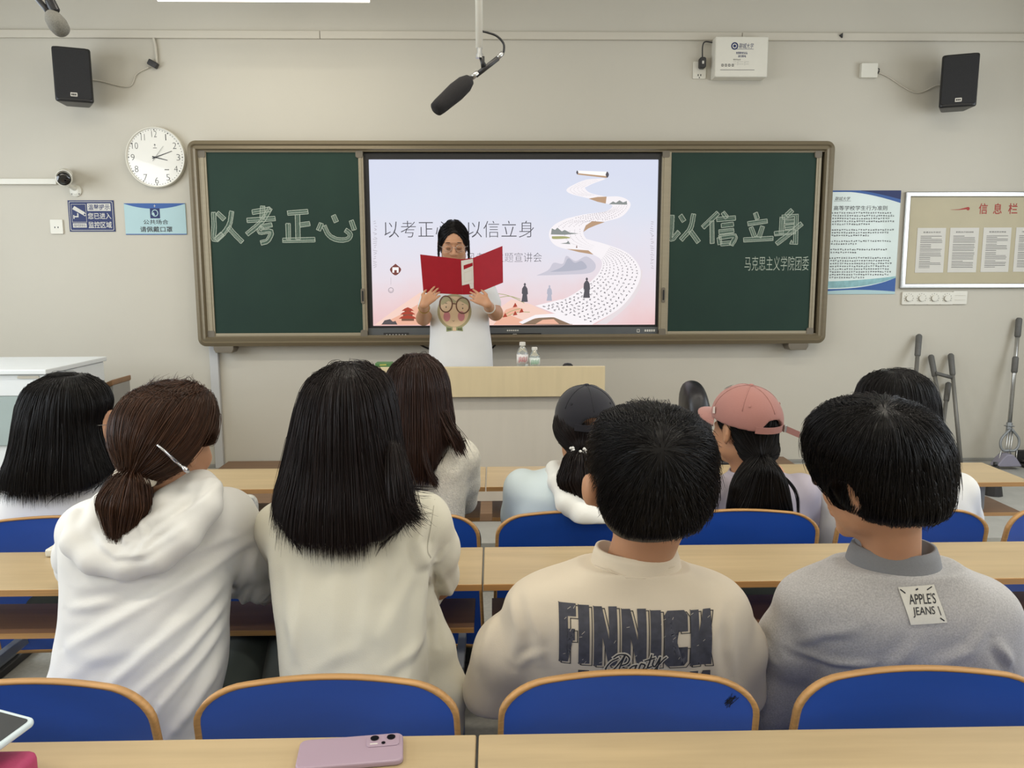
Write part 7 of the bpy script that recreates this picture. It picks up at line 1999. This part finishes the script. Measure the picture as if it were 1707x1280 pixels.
# ---- front row: navy cap, ponytail with bead tie, pale blue hooded top
def student_navy_cap():
    Y = 2.46; s = 1.05
    C = at(976, 716, Y); sh = at(950, 820, Y)
    torso = [sec(930, 862, 1030, 2.44, .12), sec(870, 858, 1034, 2.45, .12), sec(840, 858, 1036, 2.46, .12), sec(815, 863, 1034, 2.46, .115), sec(798, 874, 1026, 2.465, .10), sec(787, 900, 1010, 2.465, .08), sec(776, 930, 995, 2.47, .065)]
    arms = ((at(872, 815, 2.47), at(860, 900, 2.60), at(925, 860, 2.80)), (at(1022, 815, 2.47), at(1030, 900, 2.60), at(1000, 860, 2.80)))
    for a in arms: a[2][2] = .785
    def hair(t, T, R, s):
        tie = at(970, 752, Y - .115)
        secs = [sec(650, 958, 1000, Y, .06), sec(665, 938, 1018, Y, .095), sec(690, 926, 1028, Y, .108), sec(712, 923, 1028, Y - .005, .108), sec(730, 928, 1018, Y - .012, .096), sec(745, 940, 1004, Y - .03, .07), sec(757, 952, 990, Y - .05, .045)]
        F = hair_volume(secs, .006, T, s, [FACE_CUT], extra=lambda f: f.cone(at(972, 742, Y - .08), tie, .03, .018, .02))
        V, Q = F.mesh(2); N = vnormals(V, Q)
        r0 = hair_roots(V, N, 2600, lambda v, n: (n[:, 1] < .9) & (v[:, 2] < at(0, 690, Y)[2]))
        pa = grow(F, r0, to_point(tie), 20, .008, rng.normal(0, .002, len(r0)), None, .05)
        cut = np.minimum((np.linalg.norm(r0 - tie, axis=1) / .0085).astype(int), 20)
        hair_object('hair', (V - N * .0025, Q), [strand_mesh(pa, .0009, cut, .5)], DARKBROWN_HAIR, t)
        tl = Field(tie + (-.14, -.12, -.28), tie + (.16, .10, .04), .006)
        tl.chain([tie, at(965, 772, Y - .13), at(962, 800, Y - .135), at(974, 838, Y - .135), at(992, 872, Y - .13)], [.018, .040, .050, .042, .022], .02)
        V2, Q2 = tl.mesh(2); N2 = vnormals(V2, Q2)
        r2 = hair_roots(V2, N2, 1900, lambda v, n: v[:, 2] > tie[2] - .06)
        p2 = grow(tl, r2, lambda p: np.where((p[:, 2] > at(0, 800, Y - .13)[2])[:, None], np.array([-.1, 0, -1.0]), np.array([.45, 0, -1.0])), 32, .0085, rng.normal(0, .003, len(r2)), lambda p: p[:, 2] < at(0, 868, Y - .13)[2], .06)
        hair_object('ponytail', (V2 - N2 * .005, Q2), [strand_mesh(p2, .0009, rng.integers(18, 31, len(r2)), .2)], DARKBROWN_HAIR, t)
        b = MB(); bl = []
        tie_o = MB().tube([tie + np.array([.024 * math.cos(a), .020 * math.sin(a), .002]) for a in np.linspace(0, 2 * math.pi, 20)], .007, 8).build('hair_tie', M['black'], t, smooth=True)
        bm_ = mat('white_beads', 'd9d9d6', .25, var=.1)
        for k in range(22):
            a = -math.pi * rng.uniform(.05, .95); p = tie + np.array([.034 * math.cos(a), .030 * math.sin(a), rng.uniform(-.014, .014)])
            q = MB().lathe([(.0005, -.005), (.0045, -.0025), (.0055, 0), (.0045, .0025), (.0005, .005)], p, (0, 0, 1), 10); b.v and None
            b.add(q.v, q.f)
        b.build('beads', bm_, tie_o, smooth=True)
        navy_ = cloth('navy_cotton', '0d0d1a', .85, .3, 400, .05)
        cap_on(t, T, s * 1.0, navy_, navy_, 'navy baseball cap')
    def extra(t, T, o, V, Q):
        F = Field((at(905, 850, Y)[0], Y - .28, at(0, 890, Y - .25)[2]), (at(1035, 850, Y)[0], Y + .08, at(0, 765, Y)[2]), .006)
        q = lambda l, yy: [at(a, b, c) for (a, b), c in zip(l, yy)]
        F.chain(q([(925, 782), (930, 805), (948, 838), (975, 860), (1005, 868)], [Y + .0, Y - .09, Y - .165, Y - .205, Y - .205]), [.026, .030, .036, .034, .030], .02)
        F.chain(q([(925, 782), (950, 778), (985, 776)], [Y, Y + .02, Y + .02]), [.026, .028, .028], .02)
        F.chain(q([(945, 800), (970, 835), (1000, 850)], [Y - .06, Y - .13, Y - .16]), [.03, .035, .03], .02)
        cloth_object('hood', F, cloth('white_hood', 'e3e4e0', var=.012), t, (), [(40, .003, 6, (1, 1, 1))])
    simple_student('person in a navy cap and a pale blue hooded top with a beaded ponytail', C, Y, .10, -.02, s, torso, arms, cloth('pale_blue_cotton', 'cddbe0', var=.012), hair, (at(947, 800, Y)[0], 2.46), at(968, 785, Y), extra=extra)

# ---- front row: pink cap turned to the left, low ponytail, lavender shirt
def student_pink_cap():
    Y = 2.48; s = 1.06
    C = at(1241, 716, Y); sh = at(1258, 820, Y)
    torso = [sec(930, 1178, 1342, 2.45, .115), sec(870, 1174, 1345, 2.46, .115), sec(840, 1176, 1345, 2.475, .115), sec(818, 1183, 1340, 2.48, .11), sec(802, 1195, 1328, 2.485, .095), sec(791, 1212, 1310, 2.485, .075), sec(780, 1226, 1290, 2.49, .06)]
    arms = ((at(1185, 820, 2.45), at(1180, 900, 2.58), at(1235, 865, 2.80)), (at(1335, 820, 2.45), at(1342, 900, 2.58), at(1290, 865, 2.80)))
    for a in arms: a[2][2] = .785
    def hair(t, T, R, s):
        tie = at(1268, 763, Y - .10)
        F = Field(C - .17, C + .17, .006)
        F.ell(T(0, -.012, .030), np.array((.078, .097, .080)) * s, R, 0).ell(T(0, -.055, -.035), np.array((.060, .050, .06)) * s, R, .03)
        F.cone(T(0, -.08, -.05), tie, .040 * s, .020, .03)
        F.ell(T(0, .115, -.05), np.array((.080, .085, .10)) * s, R, .006, True)
        for c_, r_ in (((-.088, .004, -.012), (.028, .026, .040)), ((.088, .004, -.012), (.028, .026, .04)), ((-.06, .02, -.075), (.03, .045, .04))): F.ell(T(*c_), np.array(r_) * s, R, .006, True)
        V, Q = F.mesh(2); N = vnormals(V, Q)
        r0 = hair_roots(V, N, 3000, lambda v, n: v[:, 2] < at(0, 690, Y)[2])
        pa = grow(F, r0, to_point(tie), 20, .008, rng.normal(-.0005, .002, len(r0)), None, .05)
        cut = clip_cut(pa, np.minimum((np.linalg.norm(r0 - tie, axis=1) / .0085).astype(int), 20), T, [((-.092, .004, -.012), (.034, .026, .04))], s)
        hair_object('hair', (V - N * .003, Q), [strand_mesh(pa, .0009, cut, .5)], BLACK_HAIR, t)
        tl = Field(tie + (-.15, -.10, -.24), tie + (.16, .08, .04), .006)
        tl.chain([tie, at(1267, 785, Y - .115), at(1266, 815, Y - .13), at(1266, 850, Y - .13), at(1266, 880, Y - .125)], [.018, .048, .078, .088, .08], .02)
        tl.d = np.maximum(tl.d, np.abs((tl.ax[1] - (Y - .12))[None, :, None]) - .05).astype(np.float32); tl.blur(2)
        V2, Q2 = tl.mesh(2); N2 = vnormals(V2, Q2)
        r2 = hair_roots(V2, N2, 2600, lambda v, n: v[:, 2] > tie[2] - .07)
        p2 = grow(tl, r2, lambda p: np.stack([(p[:, 0] - tie[0]) * 6, np.zeros(len(p)), np.full(len(p), -1.0)], 1), 28, .008, rng.normal(0, .0025, len(r2)), None, .05)
        wisp = np.array([spline([at(1285, 782, Y - .12) + a, at(1312, 800, Y - .13) + a, at(1328, 825, Y - .13) + a, at(1331, 860, Y - .12) + a], 6) for a in rng.normal(0, 1, (60, 3)) * .0022])
        hair_object('ponytail', (V2 - N2 * .005, Q2), [strand_mesh(p2, .0009, rng.integers(16, 27, len(r2)), .2), strand_mesh(wisp, .0006)], BLACK_HAIR, t)
        MB().tube([tie + np.array([.02 * math.cos(a), .018 * math.sin(a), .0]) for a in np.linspace(0, 2 * math.pi, 20)], .006, 8).build('hair_tie', M['black'], t, smooth=True)
        pk = cloth('pink_cotton', '9c6c64', .85, .35, 300, .03); dk = cloth('pink_peak', 'a2726a', .85, .2)
        o, TT, Rc = cap_on(t, T, s * 1.02, pk, dk, 'pink baseball cap', True)
        lt = MB().use(M['ink']); a0 = 1.9
        fr_ = lambda u, v, d: TT(.0945 * math.sin(1.25) * math.sin(u), .1145 * math.sin(1.25) * math.cos(u), v)
        P = MB().use(mat('cap_badge', 'd8c8c0', .5, var=.05))
        fb = lambda u, v, d: TT((.0955 + d) * math.sin(u) , (.1155 + d) * math.cos(u), v)
        P.flat([(-1.25, .008), (-1.10, .004), (-1.08, .022), (-1.2, .028)], 0, fb).build('side_badge', None, o, fix=False)
        fl = lambda u, v, d: TT(.0955 * math.sin(u) * math.sqrt(1 - (v / .0985) ** 2), .1155 * math.cos(u) * math.sqrt(1 - (v / .0985) ** 2), v)
        for k in range(9):
            if k != 4: lt.stroke([(.62 - .15 * k, .070 + .002 * (k % 2)), (.56 - .15 * k, .081), (.50 - .15 * k, .071)], .005, 0, fl)
        lt.build('cap_lettering', None, o, fix=False)
    simple_student('person in a pink cap turned left, with a black ponytail on a lavender shirt', C, Y, .46, .04, s, torso, arms, cloth('lavender_cotton', 'b3acb8', var=.015), hair, (at(1258, 800, Y)[0], 2.44), at(1248, 790, Y), collar_r=(.068, .06, -.008))

# ---- front row right: black bob, white shirt
def student_bob():
    Y = 2.50; s = 1.08
    C = at(1497, 698, Y); sh = at(1490, 820, Y)
    torso = [sec(930, 1368, 1612, 2.46, .12), sec(870, 1364, 1618, 2.47, .12), sec(840, 1366, 1612, 2.48, .12), sec(815, 1376, 1604, 2.49, .115), sec(796, 1392, 1592, 2.495, .10), sec(783, 1415, 1575, 2.50, .08), sec(770, 1450, 1545, 2.50, .065)]
    arms = ((at(1385, 825, 2.49), at(1368, 905, 2.60), at(1440, 865, 2.80)), (at(1596, 820, 2.49), at(1612, 905, 2.60), at(1550, 865, 2.80)))
    for a in arms: a[2][2] = .785
    def hair(t, T, R, s):
        secs = [sec(617, 1478, 1512, Y, .04), sec(624, 1456, 1534, Y, .08), sec(638, 1442, 1546, Y, .105), sec(662, 1434, 1554, Y, .12), sec(695, 1432, 1556, Y - .005, .124), sec(725, 1436, 1558, Y - .012, .116), sec(750, 1442, 1560, Y - .025, .10), sec(772, 1450, 1560, Y - .04, .08), sec(790, 1462, 1556, Y - .05, .06)]
        ex = np.array([at(x, 790, Y)[0] for x in (1430, 1460, 1530, 1570)]); ez = np.array([at(1490, y, Y - .06)[2] for y in (770, 788, 795, 806)])
        long_hair(t, T, R, s, C, secs, [((0, .135, -.06), (.068, .075, .09))], BLACK_HAIR, lambda p: np.interp(p[:, 0], ex, ez), n1=3200, n2=1500, steps=30, slope=lambda p: np.stack([(p[:, 0] - C[0]) * .5 + .06, np.zeros(len(p)), np.full(len(p), -1.0)], 1))
    simple_student('person with a short black bob in a white shirt behind the grey-shirted student', C, Y, .15, -.05, s, torso, arms, cloth('white_shirt', 'dcdbd6', var=.012), hair, (sh[0], 2.46), at(1497, 782, Y))

# ---- the person reading aloud behind the teacher desk
def speaker_person():
    Y = 4.80; s = 1.07
    C = at(756, 408, Y); R = head_frame(math.pi + .06, -.22, .0); T = HeadT(C, R, s)
    b0 = at(765, 560, Y)
    t = person('person in a white cartoon-face T-shirt standing and reading from an open red folder', b0[0], Y, .285)
    torso = [sec(640, 712, 822, Y, .11), sec(612, 713, 821, Y, .112), sec(580, 714, 819, Y, .114), sec(550, 716, 816, Y, .114), sec(520, 717, 815, Y, .114), sec(500, 715, 817, Y, .112), sec(482, 714, 820, Y, .105), sec(468, 718, 816, Y, .095), sec(458, 727, 806, Y + .005, .080), sec(449, 740, 790, Y + .01, .062)]
    YB = 4.53
    # sides as seen in the photograph
    Ls, Le, Lw = at(727, 476, Y), at(706, 530, Y - .08), at(707, 512, Y - .30)
    Rs, Re, Rw = at(806, 476, Y), at(826, 522, Y - .08), at(815, 512, Y - .28)
    F = Field((b0[0] - .36, Y - .50, .27), (b0[0] + .36, Y + .20, C[2] + .17), .0048)
    add_head(F, C, R, s, True)
    F.cone(T(0, -.02, -.05), at(764, 462, Y + .01), .050, .054, .03)
    F.loft([(z, x, y, a * .86, b * .86) for z, x, y, a, b in torso[:-1]], .012)
    for S_, E_, W_2 in ((Ls, Le, Lw), (Rs, Re, Rw)):
        F.cone(S_, E_, .050, .042, .03).cone(E_, W_2, .042, .027, .015)
    hl, hr = at(706, 508, YB - .085), at(813, 507, YB - .085)
    F.cone(Lw, hl, .026, .024, .012).cone(Rw, hr, .026, .024, .012)
    add_hand(F, hl, np.array([.62, .05, .62]), (.1, 1, -.1), (-.4, .1, 1), .40, .80, .16, .5)
    add_hand(F, hr, np.array([-.80, .10, .48]), (-.1, 1, -.1), (.4, .1, 1), .40, .80, .16, .5)
    for q in (-1, 1):
        hp = (b0[0] + q * .085, Y, .90); kn = (b0[0] + q * .09, Y - .01, .66); an = (b0[0] + q * .09, Y + .03, .38)
        F.cone((b0[0] + q * .06, Y, 1.0), hp, .06, .07, .02).cone(hp, kn, .075, .058, .02).cone(kn, an, .056, .038, .02).cone(an, (an[0], Y - .08, .33), .036, .032, .02)
    body = finish_body(F, t, (R, C), s)
    wt = cloth('white_tshirt', 'dedfdf', var=.012)
    F = Field((b0[0] - .34, Y - .24, at(0, 612, Y)[2] - .10), (b0[0] + .34, Y + .20, at(0, 446, Y)[2]), .0055)
    F.loft(torso, 0, 2.3)
    F.chain([Ls, (Ls * .35 + Le * .65)], [.066, .062], .03).chain([Rs, (Rs * .35 + Re * .65)], [.066, .062], .03)
    fl = [(PX([(720, 590), (760, 597), (800, 588), (818, 592)], Y - .1), .009, .006), (PX([(716, 575), (750, 582), (790, 577)], Y - .1), .009, .005), (PX([(800, 540), (815, 560), (819, 590)], Y - .1), .010, .005), (PX([(722, 510), (728, 540), (722, 570)], Y - .1), .010, .004), (PX([(735, 562), (770, 568), (810, 560)], Y - .1), .010, .004), (PX([(730, 604), (770, 606), (812, 602)], Y - .1), .008, .004)]
    o, V, Q = cloth_object('t_shirt', F, wt, t, fl, [(18, .003, 2, (1, 1, 1))], back=False)
    bv = bvh_of(V, Q)
    pt = lambda x, y: tuple(at(650 + x / 4.268, 340 + y / 4.268, Y - .11)[[0, 2]])
    mats = [mat('print_' + n, c, .8, var=.05) for n, c in (('skin', 'd8bd9c'), ('brown', '6d4c3c'), ('pink', 'c17f85'), ('green', '8a9468'), ('dark', '403a38'), ('olive', 'a9a07c'))]
    sh = []
    P_ = lambda pts, mi, l: sh.append(([pt(*p) for p in pts], [tuple(range(len(pts)))], mi, l))
    def ringp(cx, cy, rx, ry, w, mi, l, a0=0, a1=2 * math.pi, n=28):
        A = np.linspace(a0, a1, n); vs = [pt(cx + rx * math.cos(a), cy + ry * math.sin(a)) for a in A] + [pt(cx + (rx - w) * math.cos(a), cy + (ry - w) * math.sin(a)) for a in A]
        sh.append((vs, [(i, i + 1, n + i + 1, n + i) for i in range(n - 1)], mi, l))
    P_([(458 + 122 * math.cos(a), 765 + 125 * math.sin(a)) for a in np.linspace(0, 2 * math.pi, 32, endpoint=False)], 5, .0002)
    P_([(458 + 104 * math.cos(a), 765 + 108 * math.sin(a)) for a in np.linspace(0, 2 * math.pi, 32, endpoint=False)], 0, .0006)
    P_([(372, 720), (365, 690), (392, 665), (440, 668), (470, 690), (505, 668), (545, 685), (556, 720), (500, 690), (460, 705), (415, 690)], 5, .0009)
    for cx, cy in ((405, 800), (508, 798)): P_([(cx + 25 * math.cos(a), cy + 36 * math.sin(a)) for a in np.linspace(0, 2 * math.pi, 20, endpoint=False)], 2, .0011)
    for cx, cy, rx, ry in ((398, 712, 50, 62), (520, 722, 52, 60)): ringp(cx, cy, rx, ry, 9, 1, .0016)
    P_([(446, 704), (470, 706), (470, 714), (446, 712)], 1, .0016)
    for cx, cy in ((400, 733), (518, 742)): P_([(cx + 4 * math.cos(a), cy + 6 * math.sin(a)) for a in np.linspace(0, 2 * math.pi, 10, endpoint=False)], 4, .0018)
    for cx, cy in ((400, 708), (518, 716)): P_([(cx - 10, cy), (cx, cy - 5), (cx + 10, cy + 1), (cx, cy - 1)], 4, .0018)
    P_([(440, 825), (452, 832), (464, 826), (452, 836)], 4, .0018)
    P_([(400, 872), (455, 880), (515, 872), (520, 905), (460, 898), (402, 908)], 3, .0014); P_([(446, 876), (472, 876), (472, 902), (446, 902)], 0, .0018)
    for x in (415, 430, 490, 505): ringp(x, 890, 7, 7, 4, 4, .002, n=12)
    project_print(sh, bv, 'print', mats, o, .0010, Y - .6, label='drawn face with round glasses and green bow')
    collar(t, ring_pts(at(764, 452, Y - .07) + (0, .075, .012), .07, .062, -.012), .007, wt)
    Fp = Field((b0[0] - .22, Y - .18, .40), (b0[0] + .22, Y + .2, 1.12), .010)
    Fp.ell((b0[0], Y, .93), (.155, .095, .12), None, 0)
    for q in (-1, 1): Fp.cone((b0[0] + q * .075, Y, .90), (b0[0] + q * .09, Y, .66), .085, .08, .03).cone((b0[0] + q * .09, Y, .66), (b0[0] + q * .09, Y + .02, .43), .085, .075, .02)
    Vp, Qp = Fp.mesh(2); quick_mesh('trousers', Vp, Qp, cloth('grey_trousers', '6d6e70'), t)
    for q in (-1, 1):
        F = Field((b0[0] + q * .09 - .07, Y - .20, .27), (b0[0] + q * .09 + .07, Y + .12, .42), .008)
        F.cone((b0[0] + q * .09, Y + .03, .325), (b0[0] + q * .09, Y - .11, .318), .038, .036, 0).cut((0, 0, .286), (0, 0, -1))
        V1, Q1 = F.mesh(1); V1[:, 2] = np.maximum(V1[:, 2], .2855); quick_mesh('shoe', V1, Q1, M['shoe'], t)
    # hair parted, tied back, with two strands beside the face
    F = Field(C - .17, C + .17, .0048)
    F.ell(T(0, -.014, .038), np.array((.083, .102, .090)) * s, R, 0).ell(T(0, -.05, -.03), np.array((.070, .06, .07)) * s, R, .03)
    F.ell(T(0, -.03, .118), np.array((.030, .034, .012)) * s, R, .02)
    F.ell(T(0, .112, -.030), np.array((.073, .080, .122)) * s, R, .006, True)
    for q in (-1, 1): F.cone(T(q * .077, .040, .03), T(q * .082, .044, -.085), .008 * s, .005 * s, .012)
    V, Q = F.mesh(2); N = vnormals(V, Q)
    r0 = hair_roots(V, N, 3200, lambda v, n: v[:, 2] > C[2] - .06)
    pa = grow(F, r0, lambda p: np.stack([np.sign((p - C) @ R[:, 0]) * -1.0, np.full(len(p), .9), np.full(len(p), -.9)], 1) * np.array([1, 1, 1.0]), 12, .008, rng.normal(0, .0018, len(r0)), None, .06)
    hair_object('hair', (V - N * .002, Q), [strand_mesh(pa, .0008, clip_cut(pa, np.full(len(r0), 12), T, [((0, .115, -.030), (.070, .08, .118))], s), .3)], BLACK_HAIR, t)
    g = MB()
    for q in (-1, 1):
        g.tube([T(q * (.017 + .014 * k), .0955 + .004 * (1 - abs(k - 1)) - .004 * max(0, k - 1), .0275 + .003 * (1 - (k - 1) ** 2)) for k in np.linspace(0, 2, 7)], [.0008, .0018, .002, .002, .0018, .0014, .0006], 6)
    g.build('eyebrow', BLACK_HAIR, t, smooth=True)
    g = MB()
    for q in (-1, 1):
        g.tube([T(q * (.018 + .013 * k), .0952 + .003 * (1 - (k - 1) ** 2), -.0035 - .0025 * (1 - (k - 1) ** 2)) for k in np.linspace(0, 2, 7)], .0011, 6)
    g.build('eyelid_line', M['black'], t, smooth=True)
    glasses(T, t, mat('silver_wire', 'b9b4ac', .25, metal=.8, var=.05), .023, .0009)
    for nm, c_, m_ in (('bracelet', Lw, mat('gold_chain', 'b59a5c', .3, metal=.8, var=.1)), ('wristband', Rw, mat('white_band', 'd2cfc8', .5, var=.03))):
        E_ = Le if nm == 'bracelet' else Re; d = (c_ - E_) / np.linalg.norm(c_ - E_); a = np.cross(d, [0, 0, 1.0]); a /= np.linalg.norm(a); b = np.cross(a, d); k = c_ * .93 + E_ * .07
        MB().tube([k + .031 * (math.cos(x) * a + math.sin(x) * b) for x in np.linspace(0, 2 * math.pi, 25)], .0028 if nm == 'bracelet' else .0045, 8).build(nm, m_, t, smooth=True)
    # the open red folder
    red = mat('red_cover', '960e1e', .6, spec=.25, var=.05, vscale=(30, 30, 30))
    q = lambda x, y, yy: at(x, y, yy)
    f = thing('red_folder', 'open red folder with a white spine label held up by the reading person', 'folder', at(770, 490, YB))
    def leaf(pts, m, nm, th=.004, parent=f):
        P = [np.array(p) for p in pts]; n_ = np.cross(P[1] - P[0], P[-1] - P[0]); n_ /= np.linalg.norm(n_); n_ *= np.sign(n_[1])
        k = len(P); return MB().add(P + [p + n_ * th for p in P], [tuple(range(k)), tuple(range(k, 2 * k))[::-1]] + [(i, (i + 1) % k, k + (i + 1) % k, k + i) for i in range(k)]).build(nm, m, parent, bevel=.001)
    leaf([q(700.5, 424, YB - .06), q(769, 432, YB), q(771, 491, YB), q(706, 488, YB - .06)], red, 'cover')
    leaf([q(788, 430, YB + .005), q(837, 410, YB - .12), q(838, 471, YB - .12), q(790, 490.5, YB + .005)], red, 'cover')
    sp = leaf([q(769, 432, YB), q(788, 430, YB + .005), q(790, 490.5, YB + .005), q(771, 491, YB)], red, 'spine')
    spf = lambda u, v, d: q(769, 432, YB - .002) + (q(788, 430, YB + .003) - q(769, 432, YB - .002)) * u + (q(771, 491, YB - .002) - q(769, 432, YB - .002)) * v - np.array([0, d, 0])
    m = MB().use(M['paper']).flat([(-.02, .04), (1.02, .02), (1.02, .70), (-.02, .74)], .0005, spf).flat([(.62, .72), (1.0, .70), (1.0, .86), (.72, .86)], .0005, spf)
    m.use(red).flat([(.18, .18), (.98, .13), (.98, .22), (.18, .30)], .001, spf)
    m.use(M['trim']).ring([(.2, .38), (.9, .33), (.9, .62), (.2, .66)], [(.23, .40), (.87, .35), (.87, .60), (.23, .64)], .0008, .001, spf)
    m.build('spine_label', None, sp, fix=False, label='white paper label on the spine')
    pg = MB()
    leaf([q(706, 427, YB - .045), q(768, 434, YB + .01), q(770, 488, YB + .01), q(710, 485, YB - .045)], M['paper'], 'page', .002)
    leaf([q(789, 432, YB + .012), q(832, 415, YB - .095), q(833, 468, YB - .095), q(791, 488, YB + .012)], M['paper'], 'page', .002)
for fn in (student_printed, student_grey, student_hooded, student_long_hair, student_left, student_lace, student_navy_cap, student_pink_cap, student_bob, speaker_person): fn()
